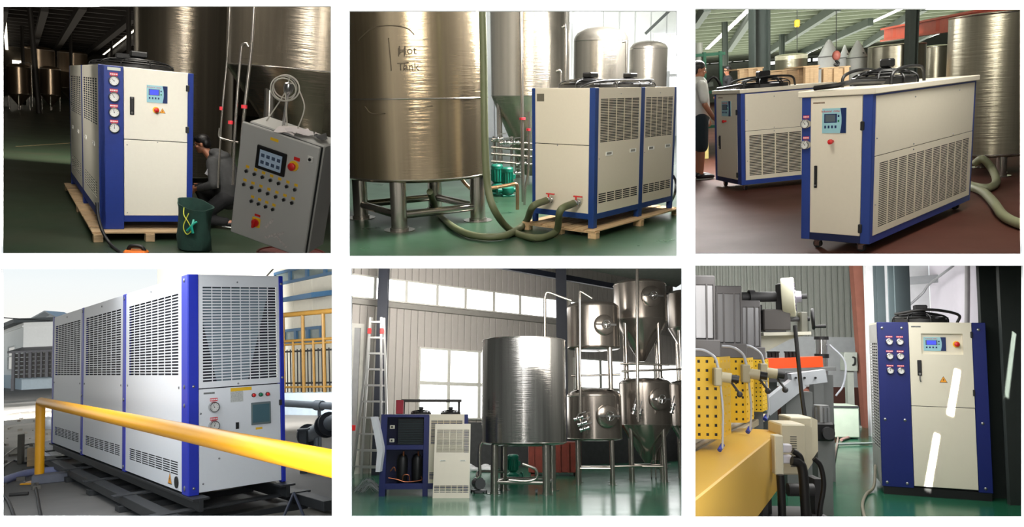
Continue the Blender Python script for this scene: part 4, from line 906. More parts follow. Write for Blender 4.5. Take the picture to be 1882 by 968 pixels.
SKYL = mat('skylight_panel_3', (255, 255, 250), 0.5, var=0.0, emit=1.6)
roofstrip((1299, 91), (1380, 15), 10, 9); roofstrip((1477, 101), (1560, 62), 9, 6); roofstrip((1566, 58), (1662, 14), 9, 7); roofstrip((1688, 76), (1746, 54), 6, 4)
litpane('window_4', 1262, 1388, 104, 122, 49.5, LIT3, 6, 1, ST3, 0.06); litpane('window_5', 1410, 1512, 104, 121, 49.5, LIT3, 5, 1, ST3, 0.06)
column('massive grey-green column behind the two castor chillers', 1381, 1411, -12, 140, 21, ST3)
column('leaning dark hall column near the green machine', 1329, 1338, -12, 150, 30, ST3)
column('thin dark column behind the massive column', 1433, 1441, -4, 140, 36, ST3)
column('dark hanging column above the rear fan', 1664, 1681, -12, 150, 18, ST3)
column('slim column between the white cones and the massive column', 1511, 1516, 0, 130, 40, ST3)
# crane beam and hook
CB = thing('crane_beam', 'orange-red overhead crane beam sloping across the roof', 'crane'); OR3 = mat('orange_red_crane_paint', (206, 84, 58), 0.5, var=0.08)
a_, c_ = V(1626, 64, 24), V(1884, 20, 15.5)
b = MB(); b.beam(a_, c_, 0.04, 0.34); part('web', b, OR3, CB)
for dz in (-0.17, 0.17):
    b = MB(); b.beam(a_ + Vector((0, 0, dz)), c_ + Vector((0, 0, dz)), 0.26, 0.05); part('flange', b, OR3, CB)
for t in (0.12, 0.3, 0.5, 0.7):
    b = MB(); q = a_.lerp(c_, t); b.box(q, (0.06, 0.24, 0.32)); part('stiffener', b, OR3, CB)
yh = 16.0
HK = thing('crane_hook', 'small crane hook with red block hanging before the white cones', 'hook')
b = MB(); b.ell(V(1537, 102, yh), (0.085, 0.06, 0.1)); part('hook_block', b, mat('faded_red_block', (170, 96, 84), 0.5), HK)
b = MB(); b.tube([V(1537, 106, yh), V(1537, 112, yh), V(1541, 116, yh), V(1538, 120, yh), V(1533, 118, yh)], 0.028, 8); part('hook', b, BLACK, HK)
b = MB(); b.cyl(V(1537, 98, yh), V(1537, -8, yh), 0.008, n=6); part('rope', b, BLACK, HK)
YC = thing('hoist', 'small yellow hoist hanging on a cord below the roof', 'hoist'); b = MB(); b.box(V(1465, 43, 24), (0.14, 0.14, 0.22), ch=0.03); part('body', b, YELLOW, YC); b = MB(); b.cyl(V(1465, 96, 24), V(1465, -4, 24), 0.012, n=6); part('cord', b, BLACK, YC)
# tanks
SG3 = steel('hall_tank_steel', (176, 170, 150), 0.28)
tank_px('lone steel tank standing past the massive column', 1426, 1482, 100, 190, 215, SG3, None, y=26, dome=0.12, la=0.4)
tank_px('wide steel tank behind the rear fan guard', 1597, 1692, 82, 200, 235, SG3, None, y=19, dome=0.06, la=0.4)
tank_px('steel tank half hidden beside the wide tank', 1688, 1742, 84, 200, 230, SG3, None, y=22, dome=0.1, la=0.4)
T3, tx, ty, tr, tz0, tz1 = tank_px('tall ribbed steel tank on legs with a hose at its foot', 1744, 1900, 24, 279, 322, SG3, None, y=9.9, dome=0.04, la=-1.9, lr=0.06)
WC = mat('white_wrapped_cone', (226, 228, 224), 0.45, var=0.06, scale=8, bump=0.2)
for i, (x0, x1, yt, yc, lab) in enumerate(((1505, 1541, 72, 104, 'white wrapped conical vessel nearest the slim column'), (1543, 1561, 82, 106, 'narrow white wrapped cone between the other two cones'), (1558, 1593, 74, 106, 'white wrapped conical vessel beside the wide steel tank'))):
    y = 20.0 + (i == 1) * 1.5; cx = (x0 + x1) / 2; c_ = V(cx, yc, y); r_ = (x1 - x0) / 2 * scl(y); zc_ = Zat(yc, c_.x, y); zt = Zat(yt, c_.x, y)
    Q = thing('conical_vessel', lab, 'vessel', (c_.x, y, 0), group='white wrapped conical vessels'); b = MB(); b.lathe([(r_, 0), (r_, zc_)], 28); part('wrapped_body', b, WC, Q)
    b = MB(); b.lathe([(r_, zc_), (r_ * 0.62, zc_ + (zt - zc_) * 0.45), (r_ * 0.16, zt - 0.02), (0.0, zt)], 28); part('cone', b, WC, Q)
    b = MB(); b.torus((0, 0, zc_), (0, 0, 1), r_, 0.014, 28, 6); part('rim', b, mat('grey_band', (140, 142, 140), 0.5), Q)
    b = MB(); b.cyl((r_ * 0.25, -r_ * 0.75, zc_ + (zt - zc_) * 0.2), (r_ * 0.25, -r_ * 0.5, zc_ + (zt - zc_) * 0.25), 0.03, n=10); part('port', b, BLACK, Q)
# crates
def crate(label, x0, x1, yt, y, dep, nb=4, sl=0.0):
    A_, B_ = V(x0, yt, y), V(x1, yt, y); w = B_.x - A_.x; h = A_.z; Q = thing('wooden_crate', label, 'crate', (A_.x, y, 0), group='pale wooden crates behind the chillers')
    for i in range(nb):
        b = MB(); b.box((w / 2, 0, h * (i + 0.5) / nb), (w, 0.03, h / nb * 0.97), ch=0.003); part('plank', b, PINED, Q)
        b = MB(); b.box((w - 0.015, dep / 2, h * (i + 0.5) / nb), (0.03, dep, h / nb * 0.97), ch=0.003); part('plank', b, PINED, Q)
    for x in (0.06, w / 2, w - 0.06):
        b = MB(); b.box((x, -0.03, h / 2), (0.09, 0.03, h), ch=0.003); part('batten', b, PINED, Q)
    b = MB(); b.box((w / 2, dep / 2, h + 0.012), (w + 0.04, dep + 0.06, 0.025), Matrix.Rotation(sl, 3, 'Y'), ch=0.003); part('lid', b, PINED, Q)
crate('short pale wooden crate between the far person and massive column', 1356, 1401, 129, 14.5, 0.8); crate('long pale wooden crate behind the rear fan', 1405, 1476, 133, 14.6, 0.7)
crate('pale wooden crate with a shaded end beside the white cones', 1477, 1504, 124, 14.2, 0.9); crate('low wide wooden crate before the white cones', 1510, 1560, 127, 14.9, 0.6, 3)
# machine and frames at the edge
MC = thing('milling_machine', 'green-painted machine with pipework beside the standing person', 'machine', V(1300, 160, 16) * 1.0)
MC.matrix_world = ROOM[3]['M'] @ TR((V(1300, 160, 16).x, 16, 0)); G3 = mat('machine_green', (40, 110, 84), 0.5)
for dx in (-0.35, -0.05, 0.28):
    b = MB(); b.box((dx, 0, 1.0), (0.06, 0.06, 2.0)); part('upright', b, G3, MC)
for z in (0.5, 1.2, 1.95):
    b = MB(); b.box((0, 0, z), (0.75, 0.05, 0.06)); part('crossbar', b, G3, MC)
b = MB(); b.box((-0.1, 0.2, 1.35), (0.5, 0.3, 0.12), ch=0.02); part('bed', b, mat('steel_grey_bed', (130, 138, 132), 0.4, metal=0.5), MC)
b = MB(); b.cyl((-0.15, 0.1, 1.4), (-0.15, 0.1, 2.2), 0.1, n=16); part('spindle', b, mat('pale_spindle', (176, 182, 172), 0.4), MC)
b = MB(); b.tube([(-0.2, -0.1, 1.2), (0.1, -0.15, 1.5), (0.3, -0.1, 1.1), (0.2, -0.1, 0.7)], 0.03, 8); part('duct', b, BLACK, MC)
p = G(1307, 300)
YCB = thing('cabinet_board', 'cream-yellow board cabinet standing behind the person in shorts', 'cabinet', (p.x, p.y + 0.9, 0), 0.2)
b = MB(); b.box((0, 0, 0.5), (0.34, 0.2, 1.0), ch=0.01); part('body', b, mat('cream_yellow_board', (206, 190, 120), 0.6), YCB)
for z in (0.3, 0.6, 0.8):
    b = MB(); b.cyl((0.05, -0.1, z), (0.05, -0.11, z), 0.015, n=8); part('screw_cap', b, BLACK, YCB)
# ---------------- chillers
CR3 = mat('beige_white_powder_coat', (224, 216, 198), 0.42, var=0.015, scale=30)
BL3 = mat('mid_blue_powder_coat', (42, 66, 140), 0.42, var=0.05)
def chiller3(label, x, y, yaw, LX, LY, gauges, full, group=None):
    H, lift = 1.3, 0.0
    Mc = chiller_M(x, y, yaw, 0); P = thing('chiller', label, 'chiller', M=Mc); F_B = FB(LY); z0 = 0.085
    b = MB(); b.box((LX / 2, LY / 2, H * 0.53), (LX - 0.06, LY - 0.06, H * 0.86)); part('inner_body', b, COIL, P)
    for xx in (0.1, LX - 0.1):
        for yy in (0.1, LY - 0.1):
            b = MB(); b.cyl((xx - 0.015, yy, 0.035), (xx + 0.015, yy, 0.035), 0.035, n=14); q = part('castor', b, RUBBER, P); b = MB(); b.box((xx, yy, 0.07), (0.05, 0.05, 0.03)); b.box((xx - 0.022, yy, 0.05), (0.006, 0.04, 0.06)); b.box((xx + 0.022, yy, 0.05), (0.006, 0.04, 0.06)); part('castor_fork', b, CHROME, q)
    gs = 0.13 * LY if gauges else 0.08 * LY
    part('front_strip', rect(F_B, 0, gs, z0, H - 0.05, -0.05, 0.002, 0.003), BL3, P); part('corner_post', rect(F_B, LY * 0.87, LY, z0, H - 0.05, -0.05, 0.002, 0.003), BL3, P)
    part('door', rect(F_B, gs + 0.003, LY * 0.87 - 0.003, z0 + 0.06, H - 0.055, -0.03, 0.004, 0.003), CR3, P); part('base_rail', rect(F_B, 0, LY, z0, z0 + 0.06, -0.05, 0.0), mat('shade_painted_blue', (22, 34, 74), 0.5), P)  # front base rail's shadow painted as a darker blue
    Fz = F_B @ Matrix.Translation((0, 0, 0.004))
    if gauges:
        for i, f in enumerate((0.2, 0.33)): gauge(P, F_B, gs * 0.52, H * (1 - f), 0.036, 0.002, 2.3, (0.05, 0.022, 0.056))
    display(P, Fz, LY * 0.31, LY * 0.65, H * 0.74, H * 0.89, lit=False); estop(P, Fz, LY * 0.46, H * 0.69, 0.02, ring=False)
    latch(P, Fz, LY * 0.2, LY * 0.245, H * 0.4, H * 0.54)
    for q in (0.78, 0.16): hinge(P, F_B, LY * 0.875, H * q, 0.028, 0.07, 0.002)
    part('logo_print', rect(Fz, LY * 0.17, LY * 0.34, H * 0.92, H * 0.93, 0, 0.0008), mat('grey_brown_print', (150, 130, 110), 0.6, var=0.5, scale=90), P)
    for x0, x1 in ((0, 0.055), (LX - 0.045, LX)): part('side_post', rect(FA, x0, x1, z0, H - 0.05, -0.05, 0.002, 0.003), BL3, P)
    part('side_rail', rect(FA, 0.0, LX, z0, z0 + 0.06, -0.05, 0.0), BL3, P); part('top_rail', rect(FA, 0.0, LX, H - 0.065, H - 0.05, -0.05, 0.001), BL3, P)
    part('upper_panel', rect(FA, 0.058, LX - 0.048, H * 0.595, H - 0.065, -0.03, 0.004, 0.003), CR3, P)
    gx0, gx1 = 0.058 + LX * 0.035, LX - 0.048 - LX * 0.03
    panel(P, FA, 0.058, LX - 0.048, z0 + 0.06, H * 0.592, CR3, [(gx0, gx1, z0 + 0.11, H * 0.55, 11 if full else 6, 34 if full else 26, 0.92, 0.6)], 0.004, name='grille_panel')
    screws(P, FA @ Matrix.Translation((0, 0, 0.004)), [(0.08, H * 0.7), (0.08, H * 0.3), (LX * 0.35, H * 0.91), (LX * 0.8, H * 0.91), (LX * 0.35, H * 0.61), (LX * 0.75, H * 0.61), (LX * 0.35, H * 0.575)], 0.006)
    b = MB(); b.box((LX / 2, LY / 2, H - 0.025), (LX + 0.05, LY + 0.05, 0.05), ch=0.006); part('top_cover', b, CR3, P)
    fan(P, LX * 0.38, LY * 0.5, H, min(0.34, LY * 0.46), 0.13)
    w = MB()                                                # tubular guard frame over the fan
    for sy in (-0.2, 0.2):
        w.tube([(LX * 0.38 - 0.36, LY * 0.5 + sy, H), (LX * 0.38 - 0.33, LY * 0.5 + sy, H + 0.09), (LX * 0.38 - 0.1, LY * 0.5 + sy, H + 0.13), (LX * 0.38 + 0.2, LY * 0.5 + sy, H + 0.13), (LX * 0.38 + 0.33, LY * 0.5 + sy, H + 0.1), (LX * 0.38 + 0.36, LY * 0.5 + sy, H)], 0.014, 8)
        gq = part('guard_tube', w, BLACK, P); w = MB()
    w = MB(); w.tube([(LX * 0.38 - 0.3, LY * 0.3, H + 0.03), (0.1, LY * 0.35, H + 0.045), (-0.02, LY * 0.5, H + 0.03), (-0.02, LY * 0.8, H + 0.02)], 0.02, 8); part('fan_hose', w, BLACK, P)
    return P
chiller3('beige castor chiller with two gauges and a full-width grille', 2.832, 5.878, 47.7, 2.404, 0.563, True, True)
chiller3('beige castor chiller partly hidden behind the two-gauge one', 3.05, 9.825, 80.4, 1.3, 0.764, False, False)
# hoses at the foot of the ribbed tank
HS3 = mat('grey_green_hose', (122, 124, 96), 0.5, var=0.08)
hose('water_hose', [V(1792, 300, 9.4), V(1806, 292, 9.3), G(1824, 312, 0.12), G(1831, 334, 0.05), G(1816, 345, 0.05), G(1790, 342, 0.05), G(1776, 336, 0.06)], 0.045, HS3, 'grey-green hose curling at the leg of the ribbed tank', group=None)
hose('water_hose', [G(1778, 341, 0.05), G(1806, 352, 0.05), G(1826, 372, 0.05), G(1842, 394, 0.05), G(1866, 408, 0.05), G(1900, 417, 0.05)], 0.045, HS3, 'grey-green hose trailing over the oxide-red floor')
# ---------------- standing person at the edge, cut by the frame
po = G(1287, 329)
W = thing('person', 'person in white top and dark teal shorts standing beside the partly hidden chiller', 'person', po, 0.0)
b = MB(); A_, hp = head_into(b, (0.02, 0, 1.6), (0.9, -0.1, -0.2)); limb(b, [(0, 0, 1.5), (0, 0, 1.4)], [0.055, 0.06]); limb(b, [(0, 0, 0.9), (0, 0, 1.15), (0, 0, 1.35)], [0.14, 0.13, 0.14])
for sg in (-1, 1):
    limb(b, [(0, sg * 0.18, 1.38), (0.03, sg * 0.24, 1.1)], [0.05, 0.042]); limb(b, [(0.03, sg * 0.24, 1.1), (0.16, sg * 0.22, 0.9)], [0.042, 0.032]); hand_into(b, (0.16, sg * 0.22, 0.9), (0.6, 0, -0.8), (-0.6, -sg * 0.5, -0.4), 0.6)
    limb(b, [(0, sg * 0.1, 0.9), (0.0, sg * 0.11, 0.48), (-0.02, sg * 0.11, 0.09)], [0.085, 0.058, 0.042])
part('body', fuse(b, SKIN, 'body', 0.0075, 3), SKIN, W); face_bits(W, A_, hp)
b = MB(); b.ell(hp(0, -0.02, 0.05), (0.088, 0.1, 0.085), rot=A_); b.ell(hp(0, -0.06, 0.0), (0.08, 0.06, 0.08), rot=A_); part('hair', fuse(b, HAIR, 'hair', 0.01, 3), HAIR, W)
SH = mat('white_cotton', (206, 206, 198), 0.9, var=0.08, bump=0.2); b = MB(); limb(b, [(0, 0, 0.88), (0, 0, 1.15), (0, 0, 1.38)], [0.165, 0.16, 0.14], 16); b.ell((0, 0, 1.36), (0.12, 0.22, 0.08))
for sg in (-1, 1): limb(b, [(0, sg * 0.19, 1.38), (0.02, sg * 0.235, 1.18)], [0.075, 0.07])
part('shirt', fuse(b, SH, 'shirt', 0.013, 3), SH, W)
SS = mat('dark_teal_shorts', (34, 48, 54), 0.9, var=0.15, bump=0.2); b = MB(); b.ell((0, 0, 0.9), (0.16, 0.19, 0.1))
for sg in (-1, 1): limb(b, [(0, sg * 0.1, 0.88), (0.0, sg * 0.11, 0.5)], [0.115, 0.1])
part('shorts', fuse(b, SS, 'shorts', 0.013, 3), SS, W)
for sg in (-1, 1):
    b = MB(); b.ell((0.05, sg * 0.11, 0.045), (0.145, 0.05, 0.045)); b.ell((-0.03, sg * 0.11, 0.07), (0.07, 0.045, 0.05)); s_ = part('shoe', fuse(b, BLACK, 'shoe', 0.009, 2), BLACK, W); b = MB(); b.ell((0.05, sg * 0.11, 0.014), (0.147, 0.052, 0.014)); part('sole', b, DIAL, s_)
# worker further back, seen above the partly hidden chiller
y = 21.0; c_ = V(1337, 128, y); zt = Zat(121, c_.x, y)
W = thing('person', 'dark-clothed person far back beside the green machine', 'person', (c_.x, y, 0)); k = zt / 1.75
b = MB(); A_, hp = head_into(b, (0, 0, 1.63 * k), (-1, -0.3, -0.2), s=k); limb(b, [(0, 0, 1.5 * k), (0, 0, 1.4 * k)], [0.055, 0.06])
for sg in (-1, 1):
    limb(b, [(0, sg * 0.18, 1.38 * k), (-0.06, sg * 0.24, 1.1 * k), (-0.2, sg * 0.2, 0.98 * k)], [0.05, 0.042, 0.032]); hand_into(b, (-0.2, sg * 0.2, 0.98 * k), (-1, 0, -0.3), (0, -sg, -0.3), 0.5)
    limb(b, [(0, sg * 0.1, 0.9 * k), (0.0, sg * 0.11, 0.48 * k), (0.02, sg * 0.11, 0.06)], [0.085, 0.06, 0.045])
limb(b, [(0, 0, 0.9 * k), (0, 0, 1.35 * k)], [0.14, 0.14]); part('body', fuse(b, SKIN, 'body', 0.011, 3), SKIN, W)
b = MB(); b.ell(hp(0, -0.02, 0.05), (0.088, 0.1, 0.085), rot=A_); b.ell(hp(0, -0.06, 0.0), (0.08, 0.06, 0.08), rot=A_); part('hair', fuse(b, HAIR, 'hair', 0.012, 3), HAIR, W)
b = MB(); limb(b, [(0, 0, 0.88 * k), (0, 0, 1.15 * k), (0, 0, 1.38 * k)], [0.17, 0.165, 0.14], 16); b.ell((0, 0, 1.36 * k), (0.13, 0.23, 0.08))
for sg in (-1, 1): limb(b, [(0, sg * 0.19, 1.38 * k), (-0.06, sg * 0.25, 1.1 * k), (-0.17, sg * 0.2, 1.0 * k)], [0.078, 0.065, 0.05])
part('jacket', fuse(b, TRS, 'jacket', 0.015, 3), TRS, W)
b = MB(); b.ell((0, 0, 0.9 * k), (0.16, 0.19, 0.1))
for sg in (-1, 1): limb(b, [(0, sg * 0.1, 0.88 * k), (0.0, sg * 0.11, 0.1)], [0.115, 0.07])
part('trousers', fuse(b, TRS, 'trousers', 0.015, 3), TRS, W)
area('gate_light_3', V(1925, -230, 6.0), (3.6, 7.0, 0.6), 2.0, 1.6, 190, (1, 0.97, 0.88))  # added unseen fill lamps brighten chillers, back hall and roof
front_fill('fill_lamp_3c', 1578, 240, 1.0, 0.8, 40, (1, 0.93, 0.82))
area('side_fill_3', V(1930, 40, 13), V(1600, 90, 16), 5, 3, 380, (1, 0.98, 0.9))
area('hall_light_3', (12, 34, 1.9), (12, 34, 5), 22, 20, 4200, (0.96, 1, 0.86))
area('back_fill_3b', V(1500, -60, 12), V(1450, 120, 16), 6, 2, 60, (1, 0.97, 0.86))
area('back_fill_3c', V(1450, -40, 22), V(1450, 110, 40), 8, 2, 500, (0.97, 1, 0.9))
# ================================================================== ROOM 4: large outdoor chiller behind a yellow rail
use(4)
GR4 = mat('grey_concrete_yard', (128, 126, 122), 0.85, var=0.22, scale=0.9, col2=(92, 90, 88), bump=0.15, detail=8)
b = MB(); b.box((-14, 44, -0.06), (70, 84, 0.12)); struct('floor_4', b, GR4)
WETP = mat('dark_wet_stain', (88, 84, 78), 0.35, var=0.2)
for i, (px, py, w) in enumerate(((30, 745, 1.6), (55, 760, 1.2), (24, 775, 1.0), (70, 735, 1.5))):
    p = G(px, py); b = MB(); b.prism([(w * (1 + 0.3 * math.sin(3 * t + i)) * math.cos(t), 1.6 * (1 + 0.25 * math.cos(2 * t + i)) * math.sin(t)) for t in [2 * PI * k / 16 for k in range(16)]], 0.0, 0.004); solo('puddle_stain', b, WETP, ('dark damp stain across the yard before the shed', 'dark damp stain beside the far end of the chiller', 'small damp stain on the concrete beyond the yellow post', 'dark damp stain right before the white building plinth')[i], 'stain', p, group='damp stains on the yard')
WH4 = mat('white_render', (226, 228, 226), 0.85, var=0.03)
BD4 = mat('blue_grey_plinth', (176, 190, 198), 0.85, var=0.05)
RF4 = mat('dark_roof_edge', (70, 76, 78), 0.7, var=0.1)
# small white building
A_ = G(41, 716); B_ = V(0, 716, A_.y + 11); C_ = V(128, 716, A_.y + 0.5)
BH = Zat(592, A_.x, A_.y)
BU = thing('building', 'small white rendered building with dark roof edge beyond the yard', 'building')
for Wp, nm in ((WallPlane(B_, A_), 'side_wall'), (WallPlane(A_, C_), 'front_wall')):
    b = MB(Wp.T); b.box((Wp.L / 2, BH / 2, -0.15), (Wp.L, BH, 0.3)); part(nm, b, WH4, BU)
    b = MB(Wp.T); b.box((Wp.L / 2, 0.55, 0.02), (Wp.L, 1.1, 0.06)); part('plinth', b, BD4, BU)
    b = MB(Wp.T); b.box((Wp.L / 2, BH + 0.12, 0.2), (Wp.L + 0.4, 0.3, 0.9)); part('eave', b, RF4, BU)
    b = MB(Wp.T); b.box((Wp.L / 2, BH - 0.3, 0.04), (Wp.L, 0.12, 0.1)); part('cornice', b, WH4, BU)
W1p = WallPlane(B_, A_); s0, z0 = W1p.p(15, 680); s1, z1 = W1p.p(29, 634)
b = MB(W1p.T); b.plate(s0, s1, z0, z1, [(s0 + 0.1, s1 - 0.1, z0 + 0.1, z0 + (z1 - z0) * 0.55), (s0 + 0.1, s1 - 0.1, z0 + (z1 - z0) * 0.6, z1 - 0.1)], 0.08, 0.08); wq = part('window', b, mat('grey_window_frame', (160, 166, 166), 0.5), BU); b = MB(W1p.T); b.box(((s0 + s1) / 2, (z0 + z1) / 2, 0.02), (s1 - s0 - 0.1, z1 - z0 - 0.1, 0.02)); part('pane', b, mat('dark_glass', (96, 112, 118), 0.1), wq)
W2p = WallPlane(A_, C_); s0, z0 = W2p.p(46, 694); s1, z1 = W2p.p(126, 642)
SHD = thing('lean_to_shed', 'grey lean-to with dark slatted front against the white building', 'shed'); GRS = mat('grey_shed_steel', (96, 96, 100), 0.6)
b = MB(W2p.T); b.box(((s0 + s1) / 2, z1 + 0.1, 1.0), (s1 - s0 + 0.6, 0.14, 2.2), Matrix.Rotation(0.14, 3, 'X')); part('roof', b, GRS, SHD)
for i in range(9):
    x = s0 + (s1 - s0) * i / 8; b = MB(W2p.T); b.box((x, (z0 + z1) / 2, 1.8), (0.12 if i % 3 else 0.2, z1 - z0, 0.12)); part('post', b, GRS, SHD)
for i in range(6):
    b = MB(W2p.T); zz = z0 + (z1 - z0) * (i + 0.5) / 6.5; b.box(((s0 + s1) / 2, zz, 1.6), (s1 - s0, (z1 - z0) / 8, 0.05)); part('slat', b, mat('dark_slat', (58, 56, 54), 0.7), SHD)
for x in (s0, s1):
    b = MB(W2p.T); b.box((x, z0 / 2, 1.8), (0.2, z0, 0.2)); part('leg', b, GRS, SHD)
# far gabled roof behind it
p = V(96, 600, 80); FRB = thing('far_building', 'pale grey gabled roof rising behind the small white building', 'building', (p.x, 80, 0)); zt = Zat(574, p.x, 80)
b = MB(TR((0, 0, 0)) @ Matrix(((1, 0, 0, 0), (0, 0, -1, 0), (0, 1, 0, 0), (0, 0, 0, 1)))); b.prism([(-3.5, 0), (2.4, 0), (2.4, zt - 1.3), (0.2, zt), (-3.5, zt - 1.9)], -3, 0); part('wall', b, mat('far_pale_grey', (196, 200, 202), 0.9), FRB)
b = MB(); b.beam((0.2, 0.0, zt + 0.06), (2.9, 0.0, zt - 1.5), 3.4, 0.12); part('roof', b, mat('far_roof_grey', (172, 178, 182), 0.8), FRB); b = MB(); b.beam((-3.9, 0.0, zt - 2.0), (0.2, 0.0, zt + 0.06), 3.4, 0.12); part('roof', b, mat('far_roof_grey', (172, 178, 182)), FRB)  # far wall and roof in plain pale greys
hose('overhead_wire', [V(-2, 583, 45), V(40, 586, 45), V(92, 589, 45)], 0.03, CABLE, 'thin dark overhead wire in front of the pale sky', 'wire')
# big cream building
y0 = 30.0; a_ = V(507, 600, y0); c_ = V(612, 600, 26.5); dd = (c_ - a_); WR = WallPlane((a_ - dd * 3.2), (c_ + dd * 1.0))
CRW = mat('cream_sheet_wall', (214, 210, 196), 0.75, var=0.03); BLF = mat('steel_blue_frame', (62, 100, 134), 0.5, var=0.05)
BB = thing('building', 'large cream sheet-clad building with blue-framed windows', 'building')
b = MB(WR.T); b.box((WR.L / 2, 5, -0.15), (WR.L, 10, 0.3)); part('wall_backing', b, CRW, BB)
np_ = 16
for i in range(np_):
    b = MB(WR.T); b.box((WR.L * (i + 0.5) / np_, 5, 0.03), (WR.L / np_ * 0.985, 10, 0.06), ch=0.01); part('wall_panel', b, CRW, BB)
def bwin(x0, y0_, x1, y1, n):
    s0, za = WR.p(x0, y1); s1, zb = WR.p(x1, y0_); f = 0.1; w = (s1 - s0); hs = [(s0 + w * i / n + f, s0 + w * (i + 1) / n - f, za + f, zb - f) for i in range(n)]
    b = MB(WR.T); b.plate(s0, s1, za, zb, hs, 0.16, 0.12); q = part('window', b, BLF, BB)
    for h in hs: b = MB(WR.T); b.box(((h[0] + h[1]) / 2, (h[2] + h[3]) / 2, 0.08), (h[1] - h[0], h[3] - h[2], 0.02)); part('pane', b, mat('grey_green_glass', (110, 124, 122), 0.08), q)
bwin(510, 470, 640, 526, 4); bwin(528, 598, 596, 632, 3)
s0, za = WR.p(578, 548); s1, zb = WR.p(640, 538); b = MB(WR.T); b.box(((s0 + s1) / 2, zb, 0.7), (s1 - s0, 0.16, 1.3), Matrix.Rotation(0.12, 3, 'X')); part('canopy', b, BLF, BB)
b = MB(); b.tube([WR.T @ Vector((*WR.p(481, 522), 0.1)), WR.T @ Vector((*WR.p(508, 492), 0.1))], 0.03, 6); part('cable_run', b, CABLE, BB)
# kerb wall, yellow railing, dark fence
KB = mat('pale_blue_concrete', (150, 164, 176), 0.85, var=0.08); ka, kc = V(470, 760, 22), V(640, 760, 20); KP = WallPlane(ka, kc)
kz = Zat(722, *(KP.A + KP.d * KP.L * 0.5).to_2d())
b = MB(KP.T); b.box((KP.L / 2, kz / 2, -0.2), (KP.L, kz, 0.4)); solo('kerb_wall', b, KB, 'low pale blue concrete wall under the yellow railing', 'wall')
YR = mat('weathered_yellow_paint', (104, 76, 22), 0.55, var=0.12)
RA = thing('railing', 'weathered yellow pipe railing on the low concrete wall', 'railing')
zt = Zat(574, *(KP.A + KP.d * KP.L * 0.6).to_2d()); zm = Zat(624, *(KP.A + KP.d * KP.L * 0.6).to_2d())
for z, r_ in ((zt, 0.07), (zm, 0.04), (zm - 0.1, 0.03), (kz + 0.15, 0.03)):
    b = MB(KP.T); b.cyl((0, z, -0.2), (KP.L, z, -0.2), r_, n=10); part('rail', b, YR, RA)
for i in range(9):
    x = KP.L * (i + 0.4) / 9; b = MB(KP.T); b.cyl((x, kz, -0.2), (x, zt if i % 2 == 0 else zm, -0.2), 0.05 if i % 2 == 0 else 0.035, n=8); part('post', b, YR, RA)
FE = thing('fence', 'dark iron bar fence behind the yellow railing', 'fence'); fz0, fz1 = kz + 0.25, Zat(640, *(KP.A + KP.d * KP.L * 0.6).to_2d())
for i in range(26):
    x = KP.L * (i + 0.5) / 26; b = MB(KP.T); b.cyl((x, kz, -0.38), (x, fz1, -0.38), 0.018, n=6); part('bar', b, BLACK, FE)
for z in (fz0, fz1 - 0.06): b = MB(KP.T); b.box((KP.L / 2, z, -0.38), (KP.L, 0.05, 0.04)); part('rail', b, BLACK, FE)
# ---------------- the chiller
H, LX, LY = 2.2, 0.999, 7.691
Mc = chiller_M(-3.289, 7.678, 50.1, 0.3); F_B = FB(LY)
P = thing('chiller', 'large white outdoor chiller with bright blue posts and three grilled bays', 'chiller', M=Mc)
b = MB(); b.box((LX / 2, LY / 2, H * 0.5), (LX - 0.12, LY - 0.12, H * 0.96)); part('inner_body', b, mat('dark_blue_black_coil', (22, 28, 44), 0.6, var=0.2), P)
for i in range(4):
    c0 = LY * i / 3; w0, w1 = (0, 0.11) if i == 0 else ((-0.09, 0.0) if i == 3 else (-0.07, 0.07))
    if i == 3: w0 = -0.2
    part('side_post', rect(F_B, c0 + w0, c0 + w1, -0.0, H, -0.08, 0.006, 0.004), BLUE4, P)
    if i: screws(P, F_B, [(c0 + (w0 + w1) / 2, H * 0.975), (c0 + (w0 + w1) / 2, H * 0.4), (c0 + (w0 + w1) / 2, 0.06)], 0.022, 0.006)
for i in range(3):
    x0 = LY * i / 3 + (0.11 if i == 0 else 0.07); x1 = LY * (i + 1) / 3 - (0.2 if i == 2 else 0.07); w = x1 - x0
    panel(P, F_B, x0 + 0.005, x1 - 0.005, 0.02, H - 0.01, WHITE, [(x0 + w * 0.06, x1 - w * 0.05, H * 0.535, H * 0.925, 8, 27, 0.93, 0.6), (x0 + w * 0.08, x1 - w * 0.06, H * 0.075, H * 0.14, 7, 6, 0.93, 0.6)])
    screws(P, F_B, [(x0 + w * 0.5, H * 0.97), (x0 + 0.1, H * 0.48), (x1 - 0.1, H * 0.48)], 0.014)
warn(P, F_B, LY - 0.62, H * 0.05, 0.07); b = MB(F_B); b.cyl((LY - 0.38, H * 0.045, 0), (LY - 0.38, H * 0.045, 0.01), 0.06, n=18); part('dark_hole_disc', b, BLACK, P)  # black disc paints the dark of a hole in the panel
for x0, x1 in ((0, 0.1), (LX - 0.045, LX)): part('end_post', rect(FA, x0, x1, 0.0, H, -0.08, 0.006, 0.004), BLUE4, P)
screws(P, FA, [(0.05, H * 0.485), (0.05, 0.07), (LX - 0.022, H * 0.96), (LX - 0.022, H * 0.5)], 0.014, 0.006); screws(P, F_B, [(LY - 0.1, H * 0.485), (LY - 0.1, 0.07)], 0.022, 0.006)
panel(P, FA, 0.103, LX - 0.048, H * 0.475, H - 0.01, WHITE, [(0.14, LX - 0.075, H * 0.5, H * 0.945, 8, 33, 0.92, 0.6)], name='end_panel')
b = MB(FA); b.prism([(0.3, H * 0.5), (0.62, H * 0.5), (0.86, H * 0.94), (0.16, H * 0.94), (0.16, H * 0.78)], -0.055, -0.045); part('inner_baffle', b, mat('blue_grey_baffle', (120, 138, 150), 0.6), P)
